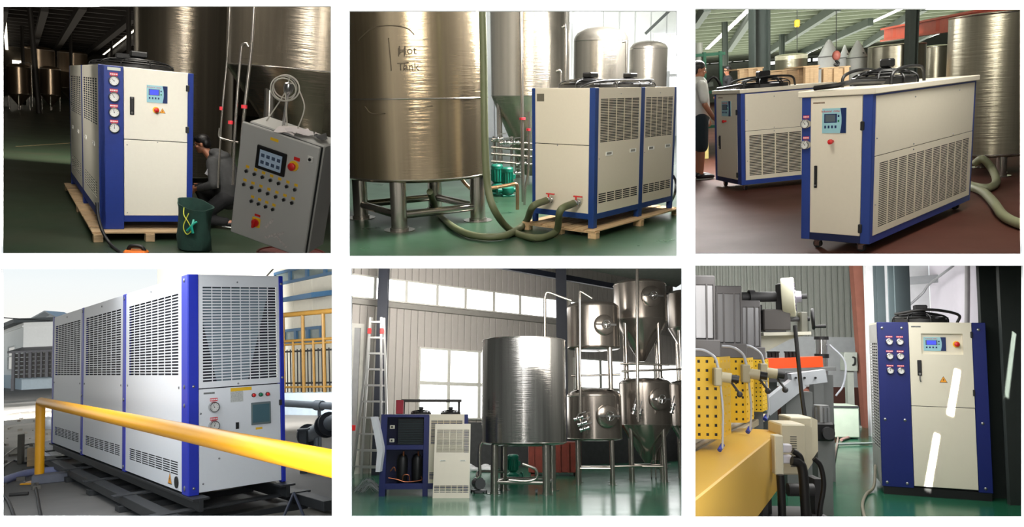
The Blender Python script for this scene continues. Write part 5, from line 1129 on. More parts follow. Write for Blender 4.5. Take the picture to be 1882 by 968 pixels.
part('control_panel', rect(FA, 0.103, LX - 0.048, 0.02, H * 0.47, -0.02, 0.0, 0.003), WHITE, P)
gauge(P, FA, 0.25, H * 0.385, 0.05, 0, 2.0, (0.075, 0.03, 0.075)); gauge(P, FA, 0.25, H * 0.3, 0.05, 0, 1.4, (0.075, 0.03, 0.07))
part('notice_plate', rect(FA, 0.42, 0.55, H * 0.4, H * 0.465, 0, 0.002), mat('printed_notice', (200, 202, 198), 0.6, var=0.3, scale=120), P); part('yellow_notice_band', rect(FA, 0.42, 0.64, H * 0.45, H * 0.466, 0.002, 0.003), YELLOW, P)
for i, (x, m) in enumerate(((0.66, RED), (0.735, mat('green_lens', (20, 120, 80), 0.3)), (0.81, RED))):
    b = MB(FA); b.cyl((x, H * 0.425, 0), (x, H * 0.425, 0.012), 0.022, n=14); q = part('indicator', b, BLACK, P); b = MB(FA); b.lathe([(0.017, 0.012), (0.017, 0.03), (0.01, 0.038), (0, 0.039)], 12, (x, H * 0.425, 0)); part('lens', b, m, q)
q = part('touch_screen', rect(FA, 0.63, 0.84, H * 0.285, H * 0.39, 0, 0.015, 0.004), mat('grey_screen_bezel', (104, 116, 118), 0.4), P); part('screen_face', rect(FA, 0.645, 0.825, H * 0.295, H * 0.38, 0.015, 0.0155), mat('grey_teal_screen', (74, 106, 116), 0.25), q)
part('rocker_switch', rect(FA, 0.47, 0.5, H * 0.275, H * 0.305, 0, 0.012), BLACK, P); part('yellow_label', rect(FA, 0.68, 0.75, H * 0.262, H * 0.272, 0, 0.002), YELLOW, P); hinge(P, FA, LX - 0.05, H * 0.38, 0.03, 0.06)
part('logo_print', rect(FA, 0.15, 0.26, H * 0.446, H * 0.454, 0, 0.0008), mat('grey_print', (120, 124, 122), 0.6, var=0.5, scale=90), P); screws(P, FA, [(0.3, H * 0.15), (0.55, H * 0.24), (0.12, H * 0.36), (0.5, H * 0.965), (0.5, H * 0.485), (0.14, 0.1)], 0.01)
b = MB(); b.box((LX / 2, LY / 2, H - 0.01), (LX - 0.02, LY - 0.02, 0.02)); part('top_cover', b, WHITE, P)
# steel skid
SK = mat('black_skid_steel', (36, 38, 40), 0.55, var=0.15); S = thing('steel_skid', 'black steel beam skid under the large outdoor chiller', 'skid', M=chiller_M(-3.289, 7.678, 50.1, 0.0))
for x in (0.06, LX - 0.06):
    b = MB(); b.box((x, LY / 2 - 0.05, 0.288), (0.16, LY + 0.3, 0.02)); part('flange', b, SK, S); b = MB(); b.box((x, LY / 2 - 0.05, 0.225), (0.04, LY + 0.3, 0.11)); part('web', b, SK, S)
    b = MB(); b.box((x - (0.25 if x < 0.5 else -0.2), LY / 2 - 0.2, 0.12), (0.14, LY + 1.1, 0.1), ch=0.004); part('lower_beam', b, SK, S)
for i in range(6):
    y = 0.0 + LY * i / 5; b = MB(); b.box((LX / 2 - 0.05, y, 0.17), (LX + 0.6, 0.14, 0.02), ch=0.002); part('cross_plate', b, SK, S); b = MB(); b.box((LX / 2 - 0.05, y, 0.035), (LX + 0.5, 0.2, 0.07), ch=0.004); part('bearer', b, SK, S)
# yellow guard rail
YP = mat('yellow_rail_paint', (238, 166, 12), 0.38, var=0.05, scale=3); pr0 = G(72, 886)
zr = Zat(738, pr0.x, pr0.y); pr1 = G(660, 862, zr)
GRL = thing('guard_rail', 'thick yellow steel pipe guard rail with post and base plate', 'guard rail')
e0 = Vector((pr0.x, pr0.y, zr)); d_ = (pr1 - e0).normalized()
b = MB(); b.tube([(pr0.x, pr0.y, 0.02), (pr0.x, pr0.y, zr - 0.08)], 0.062, 18, smooth=False); part('post', b, YP, GRL)
b = MB(); b.tube([(pr0.x, pr0.y, zr - 0.1), (pr0.x, pr0.y, zr - 0.03), e0 + d_ * 0.03, e0 + d_ * 0.12, e0 + d_ * 0.3], 0.062, 18); b.tube([e0 + d_ * 0.28, pr1], 0.062, 20, smooth=False); part('rail', b, YP, GRL)
b = MB(); b.box((pr0.x, pr0.y, 0.01), (0.34, 0.34, 0.02), ch=0.003); bp_ = part('base_plate', b, YP, GRL)
for sx in (-1, 1):
    for sy in (-1, 1): b = MB(); b.cyl((pr0.x + sx * 0.13, pr0.y + sy * 0.13, 0.02), (pr0.x + sx * 0.13, pr0.y + sy * 0.13, 0.045), 0.016, n=6); part('anchor_bolt', b, ZINC, bp_)
# pipework and supports on the other side
PG = mat('galvanised_pipe', (140, 148, 156), 0.4, metal=0.5, var=0.1)
p = thing('water_pipe', 'grey horizontal water pipe with collar beside the outdoor chiller', 'pipe'); a_, c_ = V(512, 740, 13.5), V(640, 748, 12.5); b = MB(); b.cyl(a_, c_, 0.06, n=14); part('tube', b, PG, p)
b = MB(); q = a_.lerp(c_, 0.6); b.cyl(q - (c_ - a_).normalized() * 0.08, q + (c_ - a_).normalized() * 0.08, 0.085, n=16); part('collar', b, PG, p); b = MB(); b.cyl((q.x, q.y, 0), q, 0.03, n=8); part('support', b, PG, p)
p = thing('water_pipe', 'thick flanged pipe rising toward the yard wall', 'pipe'); a_, c_ = V(566, 800, 11.2), V(650, 755, 10.0); b = MB(); b.cyl(a_, c_, 0.1, n=18); part('tube', b, PG, p); u = (c_ - a_).normalized()
for t in (0.0, 0.42, 0.5): b = MB(); q = a_.lerp(c_, t); b.cyl(q - u * 0.02, q + u * 0.02, 0.165, n=20); part('flange', b, mat('dark_flange', (58, 62, 68), 0.5, metal=0.5), p)
b = MB(); q = a_.lerp(c_, 0.2); b.cyl((q.x, q.y, 0), q, 0.04, n=8); part('support', b, PG, p)
q = V(558, 790, 10.8); b = MB(); b.box((0, 0, q.z / 2), (0.1, 0.1, q.z), ch=0.004); b.box((0, 0, q.z + 0.01), (0.14, 0.14, 0.02)); solo('support_post', b, mat('grey_support', (84, 90, 96), 0.6), 'square grey support post beside the flanged pipe', 'post', (q.x, q.y, 0))
p = G(537, 950); q = V(540, 905, p.y)
BP = thing('bipod_stand', 'slim dark bipod stand in front of the skid', 'stand')
for px in (518, 562): b = MB(); b.tube([q, G(px, 957)], 0.014, 8, smooth=False); part('leg', b, mat('blue_black_leg', (44, 50, 66), 0.5), BP)
p = G(440, 935); b = MB(); b.box((0, 0, 0.02), (1.3, 0.8, 0.04), ch=0.006); solo('board', b, mat('dull_concrete_slab', (96, 92, 84), 0.85, var=0.2), 'flat grey slab lying in front of the end panel', 'slab', (p.x + 0.95, p.y - 0.75, 0), 0.5)
# yard clutter
hose('lilac_hose', [G(-10, 890, 0.05), G(25, 876, 0.05), G(60, 867, 0.05), G(110, 863, 0.05)], 0.055, mat('lilac_hose', (150, 156, 196), 0.45), 'thick lilac hose lying behind the yellow post')
p = G(116, 884); b = MB(); b.box((0, 0, 0.06), (0.5, 0.28, 0.12), ch=0.01); solo('concrete_block', b, mat('blue_grey_block', (110, 112, 122), 0.9, var=0.1, bump=0.2), 'blue-grey concrete block by the yellow post', 'block', (p.x - 0.15, p.y, 0), 0.5)
p = G(34, 911); b = MB(); b.cyl((-0.11, 0, 0.022), (0.11, 0.02, 0.022), 0.022, n=12); solo('pipe_offcut', b, mat('dark_rust', (56, 54, 52), 0.7), 'short dark pipe offcut on the concrete', 'pipe')
ALL[-1][0].matrix_world = ROOM[4]['M'] @ TR(p, 0.1)
for i, (px, py, h, w, lab) in enumerate(((38, 852, 0.5, 0.08, 'upright grey timber stub in the cable clutter'), (58, 856, 0.3, 0.12, 'short brown timber stub behind the yellow post'))):
    p = G(px, py); b = MB(); b.box((0, 0, h / 2), (w, w, h), ch=0.006); solo('timber_stub', b, PINED if i else mat('grey_timber', (92, 88, 80), 0.9), lab, 'timber', p, 0.4 * i)
for i, (pa, pb) in enumerate((((84, 812), (104, 838)), ((80, 832), (108, 848)))):
    a_, c_ = G(*pa, 0.22), G(*pb, 0.05); b = MB(); b.beam(a_, c_, 0.16, 0.05); solo('foam_strip', b, mat('white_foam', (226, 228, 236), 0.8), ('white foam strip leaning on the skid end', 'white foam strip lying beside the skid end')[i], 'foam strip')
for i, (pts, lab) in enumerate(((((3, 840), (30, 822), (62, 815), (90, 820)), 'black cable arching across the yard clutter'), (((3, 860), (24, 846), (50, 850), (78, 840), (92, 846)), 'black cable tangled behind the timber stubs'), (((2, 905), (14, 918), (22, 935), (30, 960)), 'black cable curling at the near edge of the yard'), (((63, 884), (68, 905), (72, 930), (78, 960)), 'thin black cable running from the yellow post base'))):
    hose('yard_cable', [G(x, y, 0.02) for x, y in pts], 0.016, CABLE, lab, 'cable')
p = G(88, 788); b = MB(); b.lathe([(0.12, 0), (0.18, 0.1), (0.16, 0.25), (0.05, 0.32), (0, 0.33)], 14); solo('plastic_bundle', b, mat('grey_plastic_wrap', (150, 156, 164), 0.4, var=0.2), 'grey plastic bundle near the far end of the chiller', 'bundle', p)
b = MB(); n_ = 40
for i in range(n_):
    px, py = random.uniform(4, 100), random.uniform(752, 900); q = G(px, py); s_ = random.uniform(0.02, 0.07); b.box((q.x, q.y, s_ * 0.4), (s_ * 1.6, s_, s_ * 0.8), Matrix.Rotation(random.random() * 3, 3, 'Z'))
solo('rubble', b, mat('rubble_grey', (112, 108, 100), 0.9, var=0.2), 'scattered small rubble bits over the concrete yard', 'rubble', kind='stuff')
slab_fill('sky_light_4', 20, 600, 487, 5, 14, 285, (0.94, 0.97, 1))  # added lamps stand in for the sky that the slab above blocks
front_fill('sky_fill_4b', 306, 720, 1.0, 0.8, 105, (0.95, 0.98, 1))
area('sky_fill_4c', V(440, 560, 16.5), V(540, 580, 29), 3.4, 1.8, 1050, (1, 0.98, 0.94))
area('sky_fill_4d', V(-30, 590, 24), V(60, 650, 52), 7.0, 4.0, 9500, (1, 0.99, 0.97))
# ================================================================== ROOM 5: brew hall with opened chiller and stacked tanks
use(5)
FL5 = mat('glossy_green_floor', (48, 112, 84), 0.16, var=0.18, scale=1.2, col2=(60, 120, 96), rvar=0.06, detail=6, bump=0.02)
W5 = mat('warm_grey_wall_panel', (176, 170, 164), 0.7, var=0.03); NV5 = mat('blue_black_column', (30, 34, 46), 0.5, var=0.1)
LIT5 = mat('overcast_window_glow', (255, 255, 255), 0.3, var=0.0, emit=3.0); FR5 = mat('pale_window_frame', (206, 204, 196), 0.5)
b = MB(); b.box((2, 26, -0.06), (36, 44, 0.12)); struct('floor_5', b, FL5)
A_ = V(640, 800, 24.4); B_ = V(953, 800, 28.4); dd = (B_ - A_); E_ = A_ + dd * 2.3; WP5 = WallPlane(A_ - dd * 0.05, E_)
w5 = struct('wall_5', MB(WP5.T).box((WP5.L / 2, 5.5, -0.12), (WP5.L, 12, 0.2)), W5)
np_ = 58
for i in range(np_):
    b = MB(WP5.T); b.box((WP5.L * (i + 0.5) / np_, 5.5, 0.0), (WP5.L / np_ * 0.94, 12, 0.05), ch=0.012); part('wall_panel', b, W5, w5)
def win5(name, xs, za, zb, fr=0.05, rows=1):
    hs = [(xs[i] + fr, xs[i + 1] - fr, za + (zb - za) * j / rows + fr, za + (zb - za) * (j + 1) / rows - fr) for i in range(len(xs) - 1) for j in range(rows)]
    b = MB(WP5.T); b.plate(xs[0], xs[-1], za, zb, hs, 0.14, 0.1); q = struct(name, b, FR5)
    for h in hs: b = MB(WP5.T); b.box(((h[0] + h[1]) / 2, (h[2] + h[3]) / 2, 0.07), (h[1] - h[0], h[3] - h[2], 0.02)); struct('pane', b, LIT5, parent=q)
    return q
zt5, zb5 = WP5.p(660, 505)[1], WP5.p(660, 549)[1]
win5('window_6', [WP5.p(x, 560)[0] for x in (632, 685, 743, 800, 852, 904, 952, 998, 1028)], zb5, zt5)
win5('window_7', [WP5.p(x, 580)[0] for x in (1044, 1090, 1130)], zb5, zt5)
za, zb = WP5.p(790, 770)[1], WP5.p(790, 639)[1]
win5('window_8', [WP5.p(x, 700)[0] for x in (766, 821, 877, 932)], za, zb, 0.06, 2)
win5('window_9', [WP5.p(x, 700)[0] for x in (1052, 1100, 1150, 1200, 1256)], za, zb, 0.06, 2)
s0, s1 = WP5.p(700, 840)[0], WP5.L; b = MB(WP5.T); b.box(((s0 + s1) / 2, za * 0.47, 0.05), (s1 - s0, za * 0.94, 0.1)); struct('trim_1', b, mat('dark_grey_dado', (74, 74, 76), 0.8, var=0.15))
b = MB(WP5.T); zz = WP5.p(660, 552)[1]; b.box((WP5.L / 2, zb5 - 0.12, 0.12), (WP5.L, 0.16, 0.2)); struct('trim_2', b, mat('grey_sill', (150, 146, 140), 0.6))
s0, z0 = WP5.p(632, 860); s1, z1 = WP5.p(667, 596); b = MB(WP5.T); b.plate(s0, s1, 0, z1, [(s0 + 0.1, s1 - 0.12, 0.1, z1 - 0.14)], 0.12, 0.1); dq = struct('door_1', b, FR5); b = MB(WP5.T); b.box(((s0 + s1) / 2, z1 / 2, 0.06), (s1 - s0 - 0.2, z1 - 0.2, 0.03)); struct('door_leaf', b, mat('grey_door_leaf', (160, 160, 160), 0.5), parent=dq)
b = MB(WP5.T); zz = WP5.p(850, 501)[1]; b.beam((-1, zz + 0.3, 1.2), (WP5.L, zz - 0.1, 1.2), 0.16, 0.2, (0, 1, 0)); struct('trim_3', b, NV5)
rc = MB(); z_c = WP5.p(1180, 512)[1]; q0 = WP5.T @ Vector((WP5.L * 0.55, z_c, 0.2)); rc.hull8([q0, WP5.T @ Vector((WP5.L, z_c - 0.2, 0.2)), WP5.T @ Vector((WP5.L, z_c + 4, 12)), q0 + Vector((0, -9, 3.4))], [v + Vector((0, 0, 0.1)) for v in (q0, WP5.T @ Vector((WP5.L, z_c - 0.2, 0.2)), WP5.T @ Vector((WP5.L, z_c + 4, 12)), q0 + Vector((0, -9, 3.4)))]); struct('ceiling_5', rc, mat('grey_green_ceiling', (130, 136, 128), 0.7))
def col5(label, x0, x1, top, y):
    a_, c_ = V(x0, 700, y), V(x1, 700, y); w = c_.x - a_.x; z1 = Zat(top, a_.x, y); b = MB()
    for sg in (-1, 1): b.box((0, sg * w * 0.42, z1 / 2), (w, w * 0.14, z1))
    b.box((0, 0, z1 / 2), (w * 0.14, w * 0.8, z1)); solo('steel_column', b, NV5, label, 'column', ((a_.x + c_.x) / 2, y, 0))
col5('dark blue-black column behind the aluminium ladder', 690, 708, 485, 23.9); col5('dark blue-black column behind the big wrapped tank', 1024, 1043, 485, 27.5)
# ladder
LAD = thing('step_ladder', 'tall aluminium step ladder with red fittings by the wall', 'ladder'); AL = mat('aluminium', (196, 196, 194), 0.3, metal=0.8, var=0.05); yl = 22.2
fr_ = ((((681, 583), (664, 866)), ((701, 583), (700, 868)), yl, yl), (((683, 583), (648, 862)), ((706, 584), (714, 862)), yl + 0.15, yl + 0.55))
for (la, lb), (ra, rb), y1, y2 in fr_:
    LA, LB, RA_, RB = V(*la, y1), G(*lb), V(*ra, y1), G(*rb); LB = Vector((LB.x, y2, 0)); RB = Vector((RB.x, y2, 0)); LB.x = V(*lb, y2).x; RB.x = V(*rb, y2).x
    for p, q in ((LA, LB), (RA_, RB)): b = MB(); b.beam(p, q, 0.06, 0.09, (0, 1, 0)); part('rail', b, AL, LAD)
    for k in range(10):
        t = 0.03 + k * 0.1; p, q = LA.lerp(LB, t), RA_.lerp(RB, t); b = MB(); b.beam(p, q, 0.09, 0.05); part('rung', b, AL, LAD)
for px, py in ((679, 608), (702, 608), (650, 786)): b = MB(); b.box(V(px, py, yl - 0.05), (0.1, 0.08, 0.16), ch=0.01); part('red_fitting', b, RED, LAD)
# ---------------- opened chiller
yc = 16.9; x0 = V(696, 905, yc).x; x1 = V(859, 900, yc).x; LX = x1 - x0; H = Zat(761, x0, yc); LY = 0.85
P = thing('chiller', 'navy-framed chiller with its side opened, compressors showing', 'chiller', (x0, yc, 0), 0.1); NB = NAVY
for a_, c_ in ((0, 0.07), (0.49, 0.55), (0.955, 1.0)):
    part('post', rect(FA, LX * a_, LX * c_, 0, H, -0.08, 0.002, 0.003), NB, P)
part('top_rail', rect(FA, 0, LX * 0.55, H * 0.965, H, -0.08, 0.0), NB, P); part('middle_rail', rect(FA, LX * 0.07, LX * 0.49, H * 0.565, H * 0.62, -0.08, 0.0), NB, P); part('base_rail', rect(FA, 0, LX, H * 0.085, H * 0.155, -0.08, 0.0), NB, P)
b = MB(); b.box((LX / 2, LY - 0.02, H * 0.55), (LX - 0.05, 0.03, H * 0.88)); part('back_panel', b, NB, P); b = MB(); b.box((LX / 2, LY / 2, H * 0.12), (LX - 0.05, LY - 0.05, 0.03)); part('base_tray', b, BLACK, P)
for yy in (0.05, LY - 0.05):
    for xx in (0.06, LX - 0.06): b = MB(); b.box((xx, yy, H * 0.045), (0.12, 0.1, H * 0.09)); part('foot', b, NB, P)
b = MB(); b.box((LX * 0.28, LY / 2, H * 0.6), (LX * 0.5, LY - 0.1, 0.02)); part('shelf', b, NB, P)
for i in range(15): b = MB(); b.box((LX * 0.34, 0.1, H * (0.635 + 0.021 * i)), (LX * 0.29, 0.06, H * 0.011)); part('coil_fin', b, mat('dark_teal_coil', (26, 40, 46), 0.5), P)
b = MB(); b.box((LX * 0.34, 0.18, H * 0.79), (LX * 0.3, 0.06, H * 0.33)); part('coil_core', b, BLACK, P)
for t_ in (0.82, 0.655):
    q = part('junction_box', rect(FA, LX * 0.1, LX * 0.155, H * t_, H * (t_ + 0.045), -0.1, -0.03, 0.006), mat('cream_box', (196, 192, 178), 0.5), P); part('box_button', rect(FA, LX * 0.115, LX * 0.135, H * (t_ + 0.012), H * (t_ + 0.033), -0.03, -0.025), BLACK, q)
for xx in (0.25, 0.42):
    b = MB(); r_ = LX * 0.062; b.lathe([(r_ * 0.9, H * 0.16), (r_, H * 0.19), (r_, H * 0.44), (r_ * 0.75, H * 0.49), (r_ * 0.3, H * 0.51), (0, H * 0.512)], 20, (LX * xx, 0.28, 0)); q = part('compressor', b, BLACK, P); b = MB(); b.cyl((LX * xx + r_ * 0.2, 0.28 - r_ * 0.6, H * 0.46), (LX * xx + r_ * 0.2, 0.28 - r_ * 0.6, H * 0.54), 0.02, n=8); part('discharge_stub', b, mat('copper', (168, 104, 74), 0.3, metal=0.9), q)
for pts in (((0.1, 0.22), (0.2, 0.2), (0.3, 0.17), (0.47, 0.19), (0.47, 0.24)), ((0.26, 0.18), (0.27, 0.25), (0.33, 0.25), (0.34, 0.18)), ((0.12, 0.3), (0.16, 0.35), (0.18, 0.3))): b = MB(); b.tube([(LX * u, 0.08, H * v) for u, v in pts], 0.012, 8); part('copper_pipe', b, mat('copper', (168, 104, 74)), P)
panel(P, FA, LX * 0.552, LX * 0.955, H * 0.155, H - 0.005, CREAM2, [(LX * 0.57, LX * 0.935, H * 0.63, H * 0.925, 5, 20, 0.93, 0.6), (LX * 0.56, LX * 0.94, H * 0.2, H * 0.29, 5, 5, 0.93, 0.6)], 0.004)
b = MB(); b.box((LX / 2 + 0.03, LY / 2, H - 0.01), (LX - 0.06, LY - 0.04, 0.03)); part('top_cover', b, CREAM2, P)
for xx in (0.45, 0.8): fan(P, LX * xx, LY * 0.5, H + 0.005, 0.22, 0.1)
b = MB(); b.box((LX * 0.2, LY * 0.4, H + 0.15), (0.16, 0.3, 0.3), ch=0.01); RB_ = solo('fire_box', b, mat('crimson_box', (150, 22, 44), 0.5), 'crimson box standing on top of the opened chiller', 'box', (x0, yc, 0.012), 0.1)
b = MB(); b.box((0.08 + LX * 0.2, LY * 0.4 - 0.16, 0), (0.1, 0.003, 0.06))
TB = thing('bench_board', 'dark board on short legs above the opened chiller fans', 'board', (x0, yc, H + 0.012), 0.1); b = MB(); b.box((LX * 0.57, LY * 0.75, 0.3), (LX * 0.72, 0.16, 0.06), ch=0.006); part('board', b, mat('dark_brown_board', (52, 48, 44), 0.7), TB)
for xx in (0.24, 0.9): b = MB(); b.box((LX * xx, LY * 0.75, 0.14), (0.05, 0.1, 0.27)); part('leg', b, mat('dark_brown_board', (52, 48, 44)), TB)
# loose panel leaning
y1 = yc - 0.5; a_ = V(794, 906, y1); c_ = V(862, 904, y1); PW = c_.x - a_.x; ph = Zat(777, a_.x, yc - 0.25)
Pn = thing('loose_panel', 'cream louvred panel leaning against the opened chiller', 'panel', M=TR((a_.x, yc - 0.36, 0.0), 0.02) @ Matrix.Rotation(-0.2, 4, 'X'))
panel(Pn, FA, 0, PW, 0, ph * 1.01, mat('ivory_panel', (222, 212, 194), 0.45, var=0.02), [(PW * 0.05, PW * 0.97, ph * 0.61, ph * 0.93, 5, 20, 0.93, 0.62), (PW * 0.02, PW * 0.98, ph * 0.07, ph * 0.17, 6, 5, 0.9, 0.6)], 0, 0.02, 'sheet')
for q in (0.25, 0.8): recess_handle(Pn, FA, PW * q, ph * 0.5, PW * 0.16, 0.02)
# foam and plastic strips
yf = 16.6; pol = [(681, 766), (690, 765), (697, 790), (703, 822), (703, 830), (698, 867), (690, 867), (693, 830), (688, 800)]; pts = [V(a, c, yf) for a, c in pol]
b = MB(Matrix(((1, 0, 0, 0), (0, 0, -1, yf), (0, 1, 0, 0), (0, 0, 0, 1)))); b.prism([(p.x, p.z) for p in pts][::-1], -0.35, 0.0); solo('foam_sheet', b, mat('white_foam_5', (226, 226, 232), 0.8, var=0.05), 'bent white foam sheet propped against the opened chiller', 'foam sheet')
b = MB()
for i in range(26):
    a0 = random.uniform(-0.4, 0.9); c = G(random.uniform(676, 690), random.uniform(893, 906)); L = random.uniform(0.15, 0.42); pts = [c + Vector((-L * math.cos(a0), -L * 0.5 * math.sin(a0), 0.01)), c + Vector((-L * 0.3, random.uniform(-0.1, 0.1), random.uniform(0.08, 0.25))), c + Vector((L * 0.4 * math.cos(a0), L * 0.3 * math.sin(a0), 0.02))]
    b.tube(pts, 0.014, 5, 5, flat=0.3)
solo('strapping_heap', b, mat('white_strapping', (232, 232, 236), 0.35), 'heap of white plastic strapping at the foot of the opened chiller', 'strapping', kind='stuff')
q = V(685, 790, 18.4); b = MB(); b.box((0, 0, 0), (0.3, 0.1, 0.42), ch=0.01); q2 = V(684, 784, 18.6)
# ---------------- big wrapped tank
ST5 = steel('hall_wrapped_steel', (158, 156, 152), 0.2, streak=0.65); ST5b = steel('polished_tank_steel', (156, 148, 140), 0.22, film=False, streak=0.25)  # strong streaks paint window reflections into the big tank's colour
yt = 18.0; c_ = V(963, 815, yt); rt_ = 76 * scl(yt); z0 = Zat(815, c_.x, yt - rt_); z1 = Zat(626, c_.x, yt)
T5 = tank('big film-wrapped tank on tall legs with a green pump beneath', c_.x, yt, rt_, z0, z1, ST5, None, 0.03, 4, 0.085, -0.95, 0.84, brace=0.25, n=56)
vpipe('tall bent pipe rising from the big wrapped tank to the window band', [(1001, 625), (1001, 560), (1002, 542), (1008, 537), (1030, 545), (1050, 552)], 0.03, 18.6)
pk = G(943, 886); pump('green upright pump under the big wrapped tank', pk.x, pk.y, 0.62, 0.4)
vpipe('bent suction pipe at the side of the big wrapped tank', [(886, 812), (882, 822), (881, 850), (882, 872), (876, 878)], 0.035, 17.2)
vpipe('curved pipe looping below the green pump', [(960, 852), (984, 862), (986, 878), (968, 884), (935, 882)], 0.03, 16.9)
# valves and pipework below the tank
pm = G(880, 905)
SP = thing('motor_pump', 'small grey motor pump on the floor beside the big tank', 'pump', pm, 0.3); gm = mat('grey_motor', (104, 104, 106), 0.4, metal=0.4)
b = MB(); b.cyl((-0.0, -0.14, 0.2), (0, 0.2, 0.2), 0.12, n=20)
for k in range(12): t = 2 * PI * k / 12; b.box((0.125 * math.cos(t), 0.02, 0.2 + 0.125 * math.sin(t)), (0.03, 0.26, 0.01), Matrix.Rotation(-t, 3, 'Y'))
part('motor', b, gm, SP); b = MB(); b.box((0, 0, 0.04), (0.26, 0.3, 0.04)); part('base', b, gm, SP)
for sx in (-1, 1):
    for sy in (-0.12, 0.12): b = MB(); b.cyl((sx * 0.14 - 0.015, sy, 0.03), (sx * 0.14 + 0.015, sy, 0.03), 0.03, n=12); part('wheel', b, RUBBER, SP)
b = MB(); b.tube([(0, 0.1, 0.3), (0.0, 0.15, 0.42), (0.15, 0.2, 0.45), (0.7, 0.3, 0.42)], 0.03, 8); part('discharge_pipe', b, STEELP, SP)
pc = G(986, 908); b = MB(); b.cyl((-0.02, 0, 0.05), (0.02, 0, 0.05), 0.05, n=14); b.box((0, 0, 0.09), (0.06, 0.05, 0.04)); solo('castor', b, mat('grey_castor', (90, 92, 94), 0.5), 'single loose castor wheel on the glossy floor', 'castor', pc)
# crate and wrap behind
a_, c_ = V(972, 860, 23.5), V(1069, 860, 23.5); hh = Zat(812, a_.x, 23.5)
CR = thing('red_crate', 'low red-brown steel crate behind the tank legs', 'crate', ((a_.x + c_.x) / 2, 23.9, 0)); RB5 = mat('red_brown_paint', (132, 56, 44), 0.6, var=0.15)
b = MB(); b.box((0, 0, hh / 2 + 0.05), (c_.x - a_.x, 0.8, hh - 0.1), ch=0.01); part('box', b, RB5, CR)
for i in range(6): b = MB(); b.box((-(c_.x - a_.x) / 2 + (c_.x - a_.x) * (i + 0.5) / 6, -0.42, hh / 2 + 0.05), (0.06, 0.04, hh - 0.1)); part('rib', b, RB5, CR)
for sx in (-1, 1): b = MB(); b.box((sx * (c_.x - a_.x) * 0.42, 0, 0.03), (0.12, 0.7, 0.06)); part('skid', b, RB5, CR)
p = G(868, 868); b = MB(); pts = [(random.uniform(-0.5, 0.5), random.uniform(-0.3, 0.3)) for _ in range(7)]
for x, y in pts: b.ell((x, y, 0.12), (random.uniform(0.15, 0.3), random.uniform(0.12, 0.25), random.uniform(0.08, 0.2)), 12, 8)
q = fuse(b, mat('clear_white_wrap', (206, 208, 210), 0.35, var=0.2, scale=12, bump=0.6), 'plastic_wrap', 0.03, 1); solo('plastic_wrap', q, None, 'crumpled white plastic wrap behind the leaning panel', 'plastic wrap', p + Vector((0.35, 0.6, -0.05)))
# ---------------- stacked tanks
def tank5(lab, x0, x1, rt, rb, y, zbase, tip=None, dome=0.25, legs=4, la=-0.9, m=ST5b, lr=0.06, man=None, brace=None):
    pc = (x0 + x1) / 2; c = V(pc, rb, y); r = (x1 - x0) / 2 * scl(y); z0 = Zat(rb, c.x, y) - zbase; z1 = Zat(rt, c.x, y) - zbase; cone = (Zat(tip, c.x, y) - zbase, r * 0.1) if tip else None
    Pq = tank(lab, c.x, y, r, z0, z1, m, cone, dome * r, legs, lr, la, brace=brace); Pq.matrix_world = ROOM[5]['M'] @ TR((c.x, y, zbase))
    if man: manway(Pq, r, -PI / 2 + man[0], Zat(man[1], c.x, y) - zbase, r * man[2], m)
    return Pq, c.x, y, r, z0 + zbase, z1 + zbase
y2 = 20.6
tl = tank5('lower storage tank with round manway, legs on the green floor', 1044, 1142, 728, 806, y2, 0.0, None, 0.3, man=(0.35, 765, 0.38), brace=0.4)
tank5('upper storage tank with domed ends stacked over the lower one', 1043, 1139, 566, 640, y2, tl[5] + 0.3 * 0.7 * tl[3], None, 0.25, man=(0.3, 603, 0.36))
y3 = 21.6
t3 = tank5('lower conical tank with manway beside the filter housing', 1141, 1234, 704, 781, y3, 0.0, 850, 0.2, man=(0.35, 735, 0.38), brace=0.4)
tank5('upper conical tank stacked above the filter housing', 1129, 1226, 524, 590, y3, t3[5] + 0.2 * 0.75 * t3[3], 664, 0.18, man=(0.25, 552, 0.36))
y4 = 22.5
t4 = tank5('lower conical tank at the end of the stacked row', 1234, 1318, 706, 782, y4, 0.0, 848, 0.2)
tank5('upper conical tank at the end of the stacked row', 1229, 1316, 541, 604, y4, t4[5] + 0.2 * 0.75 * t4[3], 672, 0.18)
vpipe('tall straight pipe standing between the stacked tanks', [(1171, 480), (1171, 600), (1172, 700), (1173, 775)], 0.045, 20.2)
vpipe('tall pipe with bent head in front of the upper storage tank', [(1088, 548), (1075, 540), (1067, 536), (1066, 545), (1066, 640), (1067, 760)], 0.032, 19.4)
for i, (pts, lab) in enumerate((([(1050, 690), (1140, 688)], 'horizontal pipe run below the upper storage tank'), ([(1140, 668), (1230, 670)], 'horizontal pipe run below the upper conical tank'), ([(1142, 682), (1252, 678)], 'second horizontal pipe run between the conical tanks'), ([(1085, 858), (1180, 856)], 'floor-level pipe run behind the tank legs'))): vpipe(lab, [pts[0], ((pts[0][0] + pts[1][0]) / 2, (pts[0][1] + pts[1][1]) / 2), pts[1]], 0.03, 20.9)
VG = thing('valve_set', 'cluster of sanitary valves on the lower storage tank', 'valves')
for px, py in ((1063, 768), (1070, 778), (1074, 788)): valve(VG, V(px, py, 19.7), 0.05, (1, 0, 0.3))
b = MB(); b.tube([V(1060, 766, 19.75), V(1066, 772, 19.75), V(1070, 780, 19.75), V(1074, 790, 19.75)], 0.03, 8); part('manifold', b, STEELP, VG)
VG = thing('valve_set', 'cluster of sanitary valves on the lower conical tank', 'valves')
for px, py in ((1166, 752), (1176, 760), (1236, 750)): valve(VG, V(px, py, 20.4), 0.055, (0.3, 0, 1))
